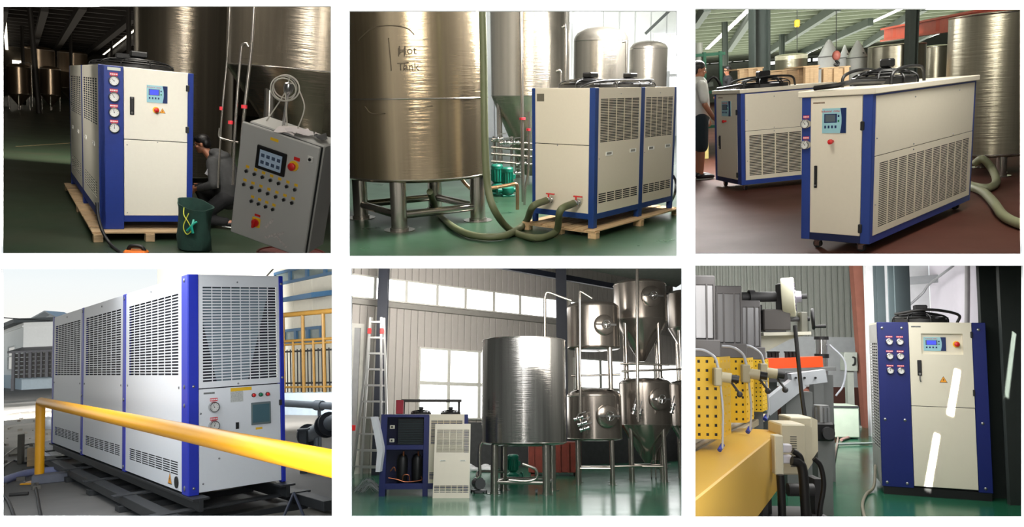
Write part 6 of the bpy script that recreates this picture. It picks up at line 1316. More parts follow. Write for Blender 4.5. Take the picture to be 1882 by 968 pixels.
b = MB(); b.tube([V(1166, 745, 20.45), V(1172, 756, 20.45), V(1172, 770, 20.45)], 0.03, 8); part('manifold', b, STEELP, VG)
pf = G(1206, 880)
FH = thing('filter_housing', 'slim steel filter housing on tripod legs with valves', 'filter housing', pf)
b = MB(); b.lathe([(0.05, 0.42), (0.13, 0.5), (0.14, 0.55), (0.14, 0.95), (0.1, 1.05), (0.03, 1.1), (0.0, 1.1)], 24); part('housing', b, ST5b, FH)
for k in range(3): t = k * 2 * PI / 3 + 0.3; b = MB(); b.cyl((0.15 * math.cos(t), 0.15 * math.sin(t), 0.05), (0.13 * math.cos(t), 0.13 * math.sin(t), 0.6), 0.02, n=10); q = part('leg', b, STEELP, FH); b = MB(); b.cyl((0.15 * math.cos(t) - 0.012, 0.15 * math.sin(t), 0.03), (0.15 * math.cos(t) + 0.012, 0.15 * math.sin(t), 0.03), 0.03, n=12); part('castor', b, RUBBER, q)
valve(FH, (0.0, -0.02, 1.16), 0.04, (0, 0, 1)); valve(FH, (0.22, 0, 0.3), 0.05, (1, 0, 0)); b = MB(); b.tube([(0, 0, 0.45), (0, 0, 0.32), (0.1, 0, 0.3), (0.2, 0, 0.3)], 0.03, 8); part('outlet', b, STEELP, FH)
slab_fill('hall_light_5', 670, 1230, 487, 9, 16, 340, (1, 1, 1)); front_fill('fill_lamp_5', 950, 720, 1.0, 0.8, 48, (1, 0.97, 0.93))  # added unseen lamps brighten floor, chiller, wall and tanks
area('wall_fill_5b', V(790, 540, 20.0), V(800, 610, 26), 3.5, 1.2, 420, (1, 0.96, 0.9)); area('wall_fill_5c', V(1120, 560, 16.5), V(1120, 640, 25), 4.0, 2.5, 330, (1, 0.95, 0.88))
# ================================================================== ROOM 6: chiller by the columns, yellow machine
use(6)
FL6 = mat('emerald_epoxy_floor', (34, 96, 70), 0.2, var=0.3, scale=2.2, col2=(20, 70, 50), rvar=0.08, detail=6)
WC6 = mat('light_grey_ribbed_sheet', (186, 188, 180), 0.55, var=0.04); WW6 = mat('lilac_white_wall', (186, 180, 188), 0.7, var=0.03); DG6 = mat('dark_slate_steel', (40, 48, 50), 0.5, var=0.08); DK6 = mat('near_black_green_column', (44, 50, 48), 0.45, var=0.1)
b = MB(); b.box((8, 16, -0.06), (24, 30, 0.12)); struct('floor_6', b, FL6)
yw = 21.0; xa, xb = V(1255, 600, yw).x, V(1612, 600, yw).x; b = MB(); n_ = 64; prof = []
for i in range(n_ * 2 + 1): prof.append((xa + (xb - xa) * i / (n_ * 2), yw - (0.06 if i % 4 in (1, 2) else 0.0)))
vs_ = [(x, y, -0.1) for x, y in prof] + [(x, y, 6.0) for x, y in prof] + [(x, y + 0.1, -0.1) for x, y in prof] + [(x, y + 0.1, 6.0) for x, y in prof]; m_ = len(prof)
b.add(vs_, [(i, i + 1, m_ + i + 1, m_ + i) for i in range(m_ - 1)] + [(2 * m_ + i + 1, 2 * m_ + i, 3 * m_ + i, 3 * m_ + i + 1) for i in range(m_ - 1)]); struct('wall_6', b, WC6)
a_, c_ = V(1408, 617, 20.6), V(1583, 712, 20.6); b = MB(); b.box(((a_.x + c_.x) / 2, 20.7, (a_.z + c_.z) / 2), (c_.x - a_.x, 0.06, a_.z - c_.z)); struct('wall_7', b, mat('white_low_panel', (224, 226, 228), 0.6))
b = MB(); b.box(((a_.x + c_.x) / 2, 20.72, c_.z / 2), (c_.x - a_.x + 4, 0.1, c_.z)); struct('trim_4', b, mat('red_grey_skirting', (110, 70, 62), 0.7))
# white corner at the other side
xc_, yc_ = V(1711, 600, 14.0).x, 14.0; b = MB(); b.box(((V(1595, 600, 14).x + xc_) / 2, yc_ + 0.06, 3), (xc_ - V(1595, 600, 14).x, 0.1, 7)); struct('wall_8', b, mat('pale_grey_wall', (178, 178, 180), 0.7))
WPs = WallPlane((xc_, yc_), (V(1960, 600, 9.2).x, 9.2)); b = MB(WPs.T); b.box((WPs.L / 2, 3, -0.06), (WPs.L, 7, 0.1)); struct('wall_9', b, WW6)
vpipe('thin grey conduit on the lilac-white wall', [(1778, 480), (1778, 540), (1777, 620)], 0.035, 11.3, m=mat('grey_conduit', (150, 146, 146), 0.5))
b = MB(); b.beam(V(1668, 516, 13.6), V(1722, 512, 13.6), 0.1, 0.14); solo('wall_girt', b, mat('grey_girt', (136, 138, 140), 0.5), 'short grey girt across the pale corner', 'girt')
b = MB(); b.tube([V(1672, 560, 13.5), V(1696, 538, 13.4), V(1708, 522, 13.2), V(1752, 488, 11.9)], 0.02, 6); solo('brace_rod', b, mat('grey_rod', (120, 120, 122), 0.5), 'thin brace rod slanting across the pale corner', 'rod')
def col6(label, x0, x1, y, m, lean=0.0, kind='H', top=470):
    a_, c_ = V(x0, 700, y), V(x1, 700, y); w = c_.x - a_.x; z1 = Zat(top, a_.x, y); Pq = thing('steel_column', label, 'column', ((a_.x + c_.x) / 2, y, 0))
    if kind == 'H':
        for sg in (-1, 1): b = MB(); b.box((0, sg * w * 0.42, z1 / 2), (w, w * 0.12, z1)); part('flange', b, m, Pq)
        b = MB(); b.box((0, 0, z1 / 2), (w * 0.12, w * 0.75, z1)); part('web', b, m, Pq)
    else:
        b = MB(); b.hull8([(-w / 2, -w / 2, 0), (w / 2, -w / 2, 0), (w / 2, w / 2, 0), (-w / 2, w / 2, 0)], [(-w / 2 + lean, -w / 2, z1), (w / 2 + lean, -w / 2, z1), (w / 2 + lean, w / 2, z1), (-w / 2 + lean, w / 2, z1)]); part('shaft', b, m, Pq)
    return Pq
col6('slate grey column close behind the gauge chiller', 1644, 1672, 11.8, DG6); col6('slimmer slate column beside the pale wall gap', 1614, 1629, 12.6, DG6)
col6('rust-brown leaning column beside the ribbed wall', 1584, 1601, 15.5, mat('rust_brown_paint', (134, 84, 70), 0.6, var=0.1), -0.16, 'box')
CQ = col6('broad near-black column next to the gauge chiller', 1824, 1895, 8.35, DK6, 0, 'H')
# ---------------- the chiller
H, LX, LY = 1.9, 1.073, 0.798
Mc = chiller_M(4.151, 8.66, 108.8, 0.0); F_B = FB(LY); CR6 = mat('ivory_powder_coat', (222, 216, 196), 0.42, var=0.015); NB6 = mat('royal_navy_powder_coat', (18, 32, 104), 0.4, var=0.05)
P = thing('chiller', 'ivory chiller with six gauges on a navy panel beside dark column', 'chiller', M=Mc)
b = MB(); b.box((LX / 2, LY / 2, H * 0.5), (LX - 0.06, LY - 0.06, H * 0.94)); part('inner_body', b, COIL, P)
part('plinth', rect(FA, 0.02, LX - 0.01, 0.0, 0.09, -0.1, -0.01), BLACK, P)
part('gauge_panel', rect(FA, 0, LX * 0.295, 0.085, H, -0.06, 0.0, 0.004), NB6, P); part('hinge_panel', rect(FA, LX * 0.875, LX, 0.085, H, -0.06, 0.0, 0.004), NB6, P)
part('lower_door', rect(FA, LX * 0.298, LX * 0.872, 0.11, H * 0.512, -0.03, 0.004, 0.003), CR6, P)
b = MB(FA); b.plate(LX * 0.298, LX * 0.872, H * 0.516, H, [(LX * 0.41, LX * 0.79, H * 0.815, H * 0.935)], 0.004, 0.03); part('upper_door', b, CR6, P); part('recess_back', rect(FA, LX * 0.40, LX * 0.80, H * 0.81, H * 0.94, -0.05, -0.026), CR6, P)
for i, x in enumerate((0.11, 0.21)):
    for j, t in enumerate((0.885, 0.80, 0.715)): gauge(P, FA, LX * x, H * t, 0.036, 0, 2.2 - 0.4 * j, (0.07, 0.018, 0.055))
screws(P, FA, [(0.05, H * 0.965), (0.25, H * 0.965), (0.05, H * 0.43), (0.25, H * 0.43), (0.05, 0.13), (0.25, 0.13), (LX * 0.935, H * 0.96), (LX * 0.935, H * 0.43), (LX * 0.935, 0.13)], 0.016)
display(P, FA @ Matrix.Translation((0, 0, -0.026)), LX * 0.435, LX * 0.64, H * 0.835, H * 0.915); estop(P, FA @ Matrix.Translation((0, 0, -0.026)), LX * 0.735, H * 0.875, 0.026)
Fz = FA @ Matrix.Translation((0, 0, 0.004)); latch(P, Fz, LX * 0.365, LX * 0.405, H * 0.69, H * 0.78); warn(P, Fz, LX * 0.6, H * 0.67, 0.04)
b = MB(Fz); b.tube([(LX * 0.385, H * 0.69, 0.02), (LX * 0.383, H * 0.67, 0.025), (LX * 0.39, H * 0.655, 0.02)], 0.007, 6); part('key_ring', b, CHROME, P)
for t in (0.93, 0.6): hinge(P, FA, LX * 0.868, H * t, 0.02, 0.07, 0.002)
part('logo_print', rect(Fz, LX * 0.32, LX * 0.41, H * 0.971, H * 0.979, 0, 0.0008), mat('grey_print', (120, 124, 122), 0.6, var=0.5, scale=90), P)
b = MB(); b.box((LX / 2, LY / 2, H - 0.01), (LX - 0.01, LY - 0.01, 0.02)); part('top_cover', b, CR6, P)
panel(P, F_B, 0.02, LY - 0.02, 0.1, H - 0.02, mat('grey_side_sheet', (176, 176, 172), 0.5), [(0.08, LY - 0.08, H * 0.25, H * 0.88, 4, 36, 0.9, 0.55)], 0.0)
fan(P, LX * 0.47, LY * 0.5, H, 0.3, 0.13); b = MB(); b.tube([(LX * 0.2, LY * 0.3, H + 0.1), (LX * 0.5, LY * 0.2, H + 0.15), (LX * 0.8, LY * 0.3, H + 0.1), (LX * 0.8, LY * 0.35, H)], 0.016, 8); part('guard_tube', b, BLACK, P)
hose('power_cable', [Mc @ Vector((-0.02, 0.4, 0.25)), G(1606, 893, 0.05), G(1592, 908, 0.02), G(1585, 928, 0.02), G(1590, 956, 0.02)], 0.016, mat('grey_brown_cable', (120, 116, 100), 0.5), 'grey cable curving on the floor from the gauge chiller', 'cable')
# ---------------- yellow beam machine
YB6 = mat('amber_yellow_paint', (236, 190, 84), 0.4, var=0.04, scale=2); ztop = 0.95
def onz(px, py, z=ztop): return G(px, py, z)
r0 = onz(1278, 917); r1 = onz(1440, 786); l1 = onz(1405, 758); dirb = (r1 - r0); dirb.z = 0; dirb.normalize(); nrm = Vector((-dirb.y, dirb.x, 0))
wb = (l1 - r1).dot(nrm); p0 = r0 - dirb * 0.35; p1 = onz(1430, 794); Lb = (p1 - p0).length + 0.55; TB = Matrix((dirb, nrm, Vector((0, 0, 1)))).transposed().to_4x4(); TB.translation = (p0.x, p0.y, 0)
wb = max(0.28, wb)
MA = thing('machine', 'amber yellow beam machine with perforated guards and pneumatic cylinders', 'machine', M=TB); GRM = mat('machine_grey', (120, 122, 122), 0.5, metal=0.2); DKM = mat('machine_dark_grey', (56, 56, 58), 0.5)
b = MB(); b.box((Lb / 2 - 0.2, wb / 2, ztop - 0.215), (Lb - 0.4, wb, 0.43), ch=0.008); part('beam', b, YB6, MA)
for x in (0.4, Lb - 0.7): b = MB(); b.box((x, wb * 0.6, (ztop - 0.43) / 2), (0.3, wb * 0.7, ztop - 0.43)); part('pedestal', b, DKM, MA)
b = MB(); b.box((Lb / 2 + 0.7, wb + 0.2, ztop - 0.06), (Lb + 1.4, 0.4, 0.06), ch=0.006); part('bed_plate', b, mat('bed_plate_cream', (196, 180, 150), 0.5), MA)
b = MB(); b.box((Lb / 2 + 0.7, wb + 0.25, (ztop - 0.1) / 2), (Lb + 1.2, 0.25, ztop - 0.12)); part('bed_frame', b, GRM, MA)
b = MB(); b.cyl((0.0, wb + 0.03, ztop + 0.01), (Lb + 0.6, wb + 0.03, ztop + 0.01), 0.018, n=10); part('air_line', b, mat('cream_air_pipe', (200, 190, 170), 0.4), MA)
INV = MA.matrix_world.inverted() @ ROOM[6]['M']
def ml(px, py, y): return TB.inverted() @ V(px, py, y)
YG = mat('guard_yellow', (242, 196, 40), 0.45, var=0.03); ALU = mat('anodised_aluminium', (176, 176, 180), 0.35, metal=0.7, var=0.08, scale=3, stretch=(8, 8, 0.3)); ALD = mat('grey_cap', (118, 116, 118), 0.5)
TBI = TB.inverted(); TI3 = TBI.to_3x3()
for i, (gx0, gx1, gx2, gt, gb, yy, ax0, ax1, at) in enumerate(((1262, 1324, 1344, 655, 806, 5.0, 1262, 1316, 520), (1324, 1372, 1386, 657, 776, 6.0, 1316, 1365, 537), (1372, 1402, 1414, 660, 756, 7.0, 1364, 1400, 562))):
    A_, B_ = V(gx0, gb, yy), V(gx1, gb, yy); zt_ = Zat(gt, A_.x, yy); z0 = max(ztop, A_.z); w = B_.x - A_.x; h = zt_ - z0
    Fg = TBI @ Matrix(((1, 0, 0, A_.x), (0, 0, -1, yy), (0, 1, 0, z0), (0, 0, 0, 1))); nc, nr = 4, max(6, int(h / w * 4)); s_ = w / nc
    b = MB(Fg); b.plate(0, w, 0, h, [(s_ * (a + 0.34), s_ * (a + 0.66), h / nr * (c + 0.34), h / nr * (c + 0.66)) for a in range(nc) for c in range(nr)], 0.0, 0.006); part('perforated_guard', b, YG, MA)
    d2 = V(gx2, gb, yy + 0.35) - B_; d2.z = 0; L2 = d2.length; d2.normalize(); Fs = Matrix((d2, Vector((0, 0, 1)), d2.cross(Vector((0, 0, 1))))).transposed().to_4x4(); Fs.translation = (B_.x, yy, z0); Fs = TBI @ Fs; n2 = 3
    b = MB(Fs); b.plate(0, L2, 0, h, [(L2 / n2 * (a + 0.3), L2 / n2 * (a + 0.7), h / nr * (c + 0.38), h / nr * (c + 0.62)) for a in range(n2) for c in range(nr)], 0.0, 0.006); part('perforated_guard', b, YG, MA)
    b = MB(TBI); b.box((A_.x + w / 2, yy + 0.16, z0 + h / 2), (w * 0.9, 0.28, h * 0.98)); part('guard_core', b, DKM, MA)
    C0, C1 = V(ax0, gt, yy + 0.12), V(ax1, gt, yy + 0.12); za_ = Zat(at, C0.x, yy + 0.12); zb_ = zt_ + 0.11; wc = C1.x - C0.x
    b = MB(TBI); b.box((C0.x + wc / 2, yy + 0.2, zt_ + 0.055), (wc * 1.1, 0.32, 0.115), ch=0.006); part('clamp_block', b, ALD, MA)
    b = MB(TBI); b.box((C0.x + wc / 2, yy + 0.22, (za_ + zb_) / 2), (wc * 0.96, wc * 0.96, za_ - zb_), ch=0.014); q = part('pneumatic_cylinder', b, ALU, MA); b = MB(TBI); b.box((C0.x + wc / 2, yy + 0.22, za_ + 0.02), (wc, wc, 0.07), ch=0.008); part('end_cap', b, ALD, q)
    for k in (-0.46, -0.2, 0.2, 0.46): b = MB(TBI); b.box((C0.x + wc * (0.5 + k), yy + 0.22 - wc * 0.49, (za_ + zb_) / 2), (wc * 0.06, 0.012, za_ - zb_)); part('groove_rib', b, ALD, q)
    vx, vy = (1318, 692) if i == 0 else ((1370, 686) if i == 1 else (1402, 684)); c_ = V(vx, vy, yy - 0.12); u_ = scl(yy)
    b = MB(TBI); b.box(c_, (14 * u_, 0.07, 32 * u_), ch=0.008); q = part('air_valve', b, mat('beige_valve', (186, 178, 150), 0.45), MA)
    b = MB(TBI); b.cyl(c_ + Vector((6 * u_, 0, 0)), c_ + Vector((24 * u_, -0.02, -2 * u_)), 9 * u_, n=16); part('valve_barrel', b, mat('beige_valve', (186, 178, 150)), q)
    b = MB(TBI); b.cyl(c_ + Vector((22 * u_, -0.02, -2 * u_)), c_ + Vector((36 * u_, -0.03, -4 * u_)), 7 * u_, n=14); part('valve_knob', b, BLACK, q)
    b = MB(TBI); b.tube([c_ + Vector((24 * u_, 0, -8 * u_)), c_ + Vector((36 * u_, -0.02, -26 * u_))], 2.2 * u_, 8, smooth=False); b.ell(c_ + Vector((38 * u_, -0.02, -30 * u_)), (5.5 * u_,) * 3, 12, 8); part('ball_lever', b, DKM, q)
    b = MB(TBI); b.tube([c_ + Vector((2 * u_, 0, 16 * u_)), c_ + Vector((-4 * u_, 0, 34 * u_)), c_ + Vector((-22 * u_, 0, 46 * u_)), c_ + Vector((-42 * u_, 0, 48 * u_))], 2.4 * u_, 8); part('air_tube', b, mat('clear_tube', (196, 200, 210), 0.15), q)
    b = MB(TBI); b.tube([c_ + Vector((6 * u_, 0, -16 * u_)), c_ + Vector((8 * u_, -0.02, -60 * u_)), Vector((c_.x + 0.02, yy - 0.15, ztop + 0.03))], 2.0 * u_, 8); part('air_tube', b, mat('clear_tube', (196, 200, 210)), q); b = MB(TBI); b.cyl((c_.x + 0.0, yy - 0.15, ztop + 0.02), (c_.x + 0.03, yy - 0.12, ztop + 0.05), 4 * u_, n=10); part('fitting', b, mat('blue_fitting', (60, 80, 190), 0.4), q)
# shaft, wheel and crank
y7 = 7.4
WU = thing('winder_unit', 'tensioning unit with cream brake wheel and black hand crank', 'machine')
b = MB(); b.cyl(V(1362, 546, y7), V(1425, 545, y7), 0.05, n=16); part('shaft', b, DKM, WU); b = MB(); b.cyl(V(1376, 546, y7), V(1386, 546, y7), 0.07, n=16); part('shaft_collar', b, DKM, WU)
b = MB(); c_ = V(1422, 588, y7); b.box(c_, (0.26, 0.2, 0.2), ch=0.01); part('gear_block', b, mat('brown_grey_block', (78, 74, 72), 0.5), WU); b = MB(); b.box(V(1420, 606, y7), (0.2, 0.18, 0.04)); part('block_foot', b, DKM, WU)
b = MB(); b.box(V(1435, 562, y7), (0.05, 0.16, 0.44), ch=0.01); part('side_plate', b, DKM, WU)
b = MB(); b.cyl(V(1391, 560, y7), V(1391, 606, y7), 0.05, n=10); part('shaft_stand', b, DKM, WU)
wc_ = V(1449, 546, y7); ax = Vector((0.93, -0.36, 0.05)).normalized(); b = MB(); A3 = Matrix((ax.orthogonal().normalized(), ax.cross(ax.orthogonal().normalized()), ax)).transposed()
b.lathe([(0.185, -0.06), (0.19, -0.05), (0.19, 0.05), (0.18, 0.06), (0.15, 0.055), (0.145, -0.055)], 36, wc_, A3); q = part('brake_wheel', b, mat('cream_wheel', (222, 220, 196), 0.4), WU)
b = MB(); b.lathe([(0.145, 0.02), (0.1, 0.05), (0.06, 0.07), (0.05, 0.12), (0, 0.12)], 28, wc_, A3); b.cyl(wc_ - ax * 0.05, wc_ + ax * 0.02, 0.145, n=28); part('wheel_disc', b, mat('silver_lilac_disc', (186, 180, 196), 0.3, metal=0.6), q)
for k in range(18): t = 2 * PI * k / 18; b = MB(); b.cyl(wc_ + A3 @ Vector((0.125 * math.cos(t), 0.125 * math.sin(t), 0.03)), wc_ + A3 @ Vector((0.125 * math.cos(t), 0.125 * math.sin(t), 0.065)), 0.012, n=6); part('stud', b, mat('dark_lilac_stud', (90, 80, 110), 0.4), q)
b = MB(); b.cyl(wc_ + ax * 0.1, wc_ + ax * 0.17, 0.025, n=10); part('hub_nut', b, DKM, q)
b = MB(); b.cyl(V(1445, 587, y7), V(1487, 586, y7), 0.022, n=12); part('crank_shaft', b, DKM, WU); b = MB(); b.box(V(1475, 592, y7), (0.07, 0.1, 0.2), ch=0.01); part('bearing', b, mat('olive_grey', (110, 110, 100), 0.5), WU)
hw = V(1494, 586, y7); b = MB(); b.torus(hw, ax, 0.09, 0.016, 24, 8)
for k in range(3): t = 2 * PI * k / 3; e_ = A3 @ Vector((math.cos(t), math.sin(t), 0)); b.cyl(hw, hw + e_ * 0.09, 0.012, n=8)
part('hand_wheel', b, BLACK, WU); b = MB(); b.cyl(V(1494, 600, y7 - 0.03), V(1518, 599, y7 - 0.06), 0.014, 0.018, n=12); part('crank_grip', b, BLACK, WU)
b = MB(); A_, B_ = V(1396, 614, y7), V(1482, 612, y7); b.beam(A_, B_, 0.24, 0.03); part('bracket_top', b, mat('cream_bracket', (214, 212, 196), 0.45), WU); T_ = Matrix(((1, 0, 0, A_.x), (0, 0, -1, y7), (0, 1, 0, A_.z), (0, 0, 0, 1))); b = MB(T_); wq = B_.x - A_.x; b.prism([(0, 0), (wq * 0.95, 0), (wq * 0.6, -0.05), (wq * 0.1, -0.17), (0, -0.17)], -0.02, 0.02); part('bracket_web', b, mat('cream_bracket', (214, 212, 196)), WU)
b = MB(); b.box((A_.x - 0.04, y7 + 0.05, A_.z / 2), (0.12, 0.12, A_.z)); part('stand', b, GRM, WU)
b = MB(); b.tube([V(1461, 598, y7 - 0.15), V(1467, 660, y7 - 0.2), V(1473, 720, y7 - 0.25), V(1479, 764, y7 - 0.3)], 0.02, 8); part('strap', b, BLACK, WU)
# orange bar and arms behind
y8 = 9.2
OB = thing('orange_bar', 'bright orange crossbar with black bolts on a grey arm', 'machine arm'); A_, B_ = V(1409, 668, y8), V(1508, 664, y8)
b = MB(); b.beam(A_, B_, 0.14, 0.125); part('bar', b, mat('signal_orange', (236, 82, 28), 0.4), OB)
for px in (1414, 1421, 1428, 1446, 1453, 1460): b = MB(); p = V(px, 657, y8); b.cyl(p, p + Vector((0, 0, 0.06)), 0.025, n=8); b.cyl(p + Vector((0, 0, 0.06)), p + Vector((0, 0, 0.075)), 0.035, n=8); part('bolt', b, BLACK, OB)
b = MB(); b.beam(V(1405, 680, y8), V(1530, 677, y8), 0.2, 0.04); part('arm', b, GRM, OB); b = MB(); b.beam(V(1408, 694, y8 - 0.1), V(1455, 692, y8 - 0.1), 0.14, 0.1); part('dark_roller', b, DKM, OB)
for px in (1415, 1500): b = MB(); p = V(px, 690, y8 + 0.1); b.box((p.x, p.y, p.z / 2), (0.12, 0.14, p.z)); part('leg', b, GRM, OB)
PC = thing('air_cylinder', 'upright steel air cylinder at the end of the orange bar', 'cylinder'); c_ = V(1510, 650, y8 + 0.25)
zt_, zb_ = Zat(618, c_.x, c_.y), Zat(688, c_.x, c_.y); b = MB(); b.cyl((c_.x, c_.y, zb_), (c_.x, c_.y, zt_ - 0.04), 0.07, n=20); part('barrel', b, CHROME, PC); b = MB(); b.cyl((c_.x, c_.y, zt_ - 0.04), (c_.x, c_.y, zt_), 0.085, n=20); part('cap', b, BLACK, PC); b = MB(); b.cyl((c_.x, c_.y, (zt_ + zb_) / 2 - 0.03), (c_.x, c_.y, (zt_ + zb_) / 2 + 0.02), 0.085, n=20); part('collar', b, BLACK, PC); b = MB(); b.box((c_.x, c_.y, zb_ / 2), (0.2, 0.16, zb_)); part('stand', b, GRM, PC)
b = MB(); b.tube([(c_.x + 0.08, c_.y - 0.05, zt_ - 0.1), (c_.x + 0.24, c_.y - 0.1, zt_ - 0.3), (c_.x + 0.22, c_.y - 0.1, zb_ - 0.1), (c_.x + 0.12, c_.y - 0.1, zb_ - 0.25)], 0.012, 8); part('air_tube', b, mat('clear_tube', (196, 200, 210)), PC)
GA = thing('grey_machine_arm', 'pale grey slanted machine arm behind the cream boxes', 'machine arm'); y9 = 8.6
b = MB(); b.beam(V(1404, 752, y9), V(1470, 700, y9), 0.12, 0.16); part('slanted_arm', b, mat('pale_machine_grey', (178, 182, 188), 0.4), GA); b = MB(); b.beam(V(1452, 698, y9), V(1515, 690, y9), 0.12, 0.14); part('upper_arm', b, mat('pale_machine_grey', (178, 182, 188)), GA)
for px in (1462, 1478, 1498): b = MB(); p = V(px, 694, y9 - 0.07); b.cyl(p, p + Vector((0, -0.02, 0)), 0.012, n=8); part('bolt', b, BLACK, GA)
p = V(1470, 720, y9); b = MB(); b.box((p.x, p.y + 0.1, p.z / 2), (0.3, 0.16, p.z)); part('frame_leg', b, GRM, GA)
# far worker bending
yh = 10.0; c_ = V(1504, 722, yh)
W = thing('person', 'dark-haired person bending down behind the slanted machine arm', 'person', (c_.x, yh, 0), 0.0); hz = c_.z
b = MB(); A_, hp = head_into(b, (0, 0, hz), (0.5, -0.5, -0.7), (0.5, -0.3, 0.8)); limb(b, [(-0.06, 0.04, hz - 0.02), (-0.16, 0.1, hz - 0.06)], [0.055, 0.06]); limb(b, [(-0.18, 0.12, hz - 0.08), (-0.4, 0.25, hz - 0.16), (-0.6, 0.35, hz - 0.25)], [0.12, 0.13, 0.13])
for sg in (-1, 1):
    limb(b, [(-0.2, 0.12 + sg * 0.16, hz - 0.1), (-0.1, 0.05 + sg * 0.2, hz - 0.36), (0.08, sg * 0.12, hz - 0.5)], [0.05, 0.042, 0.032]); hand_into(b, (0.08, sg * 0.12, hz - 0.5), (0.7, 0, -0.7), (-0.4, -sg * 0.6, -0.4), 0.6)
    limb(b, [(-0.6, 0.35 + sg * 0.1, hz - 0.28), (-0.45, 0.3 + sg * 0.12, 0.4 * hz), (-0.6, 0.34 + sg * 0.12, 0.06)], [0.085, 0.06, 0.045])
part('body', fuse(b, SKIN, 'body', 0.0075, 3), SKIN, W); face_bits(W, A_, hp); b = MB(); b.ell(hp(0, -0.02, 0.05), (0.088, 0.1, 0.085), rot=A_); b.ell(hp(0, -0.06, 0.0), (0.08, 0.06, 0.08), rot=A_); part('hair', fuse(b, HAIR, 'hair', 0.01, 3), HAIR, W)
RS = mat('brown_red_shirt', (120, 70, 56), 0.9, var=0.15); b = MB(); limb(b, [(-0.16, 0.1, hz - 0.08), (-0.4, 0.25, hz - 0.16), (-0.6, 0.35, hz - 0.25)], [0.14, 0.165, 0.165], 16)
for sg in (-1, 1): limb(b, [(-0.2, 0.12 + sg * 0.16, hz - 0.1), (-0.12, 0.06 + sg * 0.2, hz - 0.3)], [0.08, 0.065])
part('shirt', fuse(b, RS, 'shirt', 0.013, 3), RS, W); b = MB()
for sg in (-1, 1): limb(b, [(-0.6, 0.35 + sg * 0.1, hz - 0.28), (-0.45, 0.3 + sg * 0.12, 0.4 * hz), (-0.6, 0.34 + sg * 0.12, 0.1)], [0.13, 0.09, 0.07])
part('trousers', fuse(b, TRS, 'trousers', 0.013, 3), TRS, W)
# control box on a post
y10 = 15.5; c_ = V(1560, 664, y10); bx = thing('control_box', 'grey control box on a post before the white panel', 'control box'); u_ = scl(y10); GB6 = mat('grey_green_box', (150, 154, 146), 0.5)
b = MB(); b.box((c_.x, c_.y, c_.z), (24 * u_, 0.22, 34 * u_), ch=0.012); part('box', b, GB6, bx); b = MB(); b.box((c_.x + 2 * u_, c_.y + 0.05, (c_.z - 17 * u_) / 2), (12 * u_, 0.12, c_.z - 17 * u_)); part('post', b, GB6, bx); b = MB(); b.tube([V(1567, 656, y10 - 0.1), V(1571, 658, y10 - 0.16), V(1571, 668, y10 - 0.16), V(1567, 671, y10 - 0.1)], 0.018, 8); part('handle', b, BLACK, bx)
b = MB(); b.box((c_.x, c_.y + 0.05, 0.02), (0.36, 0.3, 0.04)); part('foot', b, GB6, bx)
# low beige bench cabinet behind
c_ = V(1550, 742, 12.5); b = MB(); b.box((0, 0, 0.3), (0.8, 0.5, 0.56), ch=0.02); LBn = thing('bench_cabinet', 'low pale green bench cabinet on the floor by the ribbed wall', 'cabinet', (V(1540, 760, 13.5).x, 13.8, 0)); part('body', b, mat('pale_green_cabinet', (170, 182, 166), 0.5), LBn); b = MB(); b.box((0, -0.26, 0.56), (0.76, 0.02, 0.03)); part('lip', b, DKM, LBn)
for sx in (-1, 1): b = MB(); b.box((sx * 0.34, 0, 0.01), (0.08, 0.4, 0.02)); part('foot', b, DKM, LBn)
# cream boxes on the beam end
y5 = 5.75; CB6 = mat('cream_box_enamel', (216, 210, 186), 0.45, var=0.02)
def ebox(lab, x0, x1, yt, yb, y, dep, name='electrical_box'):
    A_, B_ = V(x0, yb, y), V(x1, yb, y); zt_ = Zat(yt, A_.x, y); z0 = A_.z; Q = thing(name, lab, 'electrical box', (A_.x, y, z0)); w = B_.x - A_.x; h = zt_ - z0
    b = MB(); b.box((w / 2, dep / 2, h / 2), (w, dep, h), ch=0.01); part('case', b, CB6, Q)
    return Q, w, h
Q, w, h = ebox('cream electrical box with vent slots on the beam end', 1437, 1483, 779, 872, 5.9, 0.3)
for i in range(14): part('vent_slot', rect(FA, w * 0.36, w * 0.62, h * (0.16 + 0.045 * i), h * (0.175 + 0.045 * i), 0, 0.002), DKM, Q)
b = MB(FA); b.prism([(w, 0.02), (w + 0.05, 0.09), (w + 0.05, h * 0.94), (w, h)], -0.28, -0.01); part('sloped_front', b, CB6, Q)
for t in (0.3, 0.55): b = MB(FA); b.cyl((w + 0.05, h * t, -0.12), (w + 0.065, h * t, -0.12), 0.03, n=4); part('green_switch', b, mat('green_switch', (20, 120, 84), 0.4), Q)
b = MB(FA); b.cyl((w + 0.05, h * 0.43, -0.2), (w + 0.08, h * 0.43, -0.2), 0.022, n=14); part('black_knob', b, BLACK, Q)
Q, w, h = ebox('second cream electrical box just behind the vented one', 1453, 1494, 766, 848, 6.45, 0.28)
b = MB(FA); b.prism([(w, 0.02), (w + 0.05, 0.09), (w + 0.05, h * 0.94), (w, h)], -0.26, -0.01); part('sloped_front', b, CB6, Q)
for t in (0.35, 0.6): b = MB(FA); b.cyl((w + 0.05, h * t, -0.12), (w + 0.065, h * t, -0.12), 0.03, n=4); part('green_switch', b, mat('green_switch', (20, 120, 84)), Q)
A_, B_ = V(1425, 872, 5.62), V(1441, 872, 5.62); zt_ = Zat(800, A_.x, 5.62); Q = thing('socket_strip', 'cream socket strip with two white plugs on the beam end', 'socket strip', (A_.x, 5.62, A_.z)); w = B_.x - A_.x; h = zt_ - A_.z
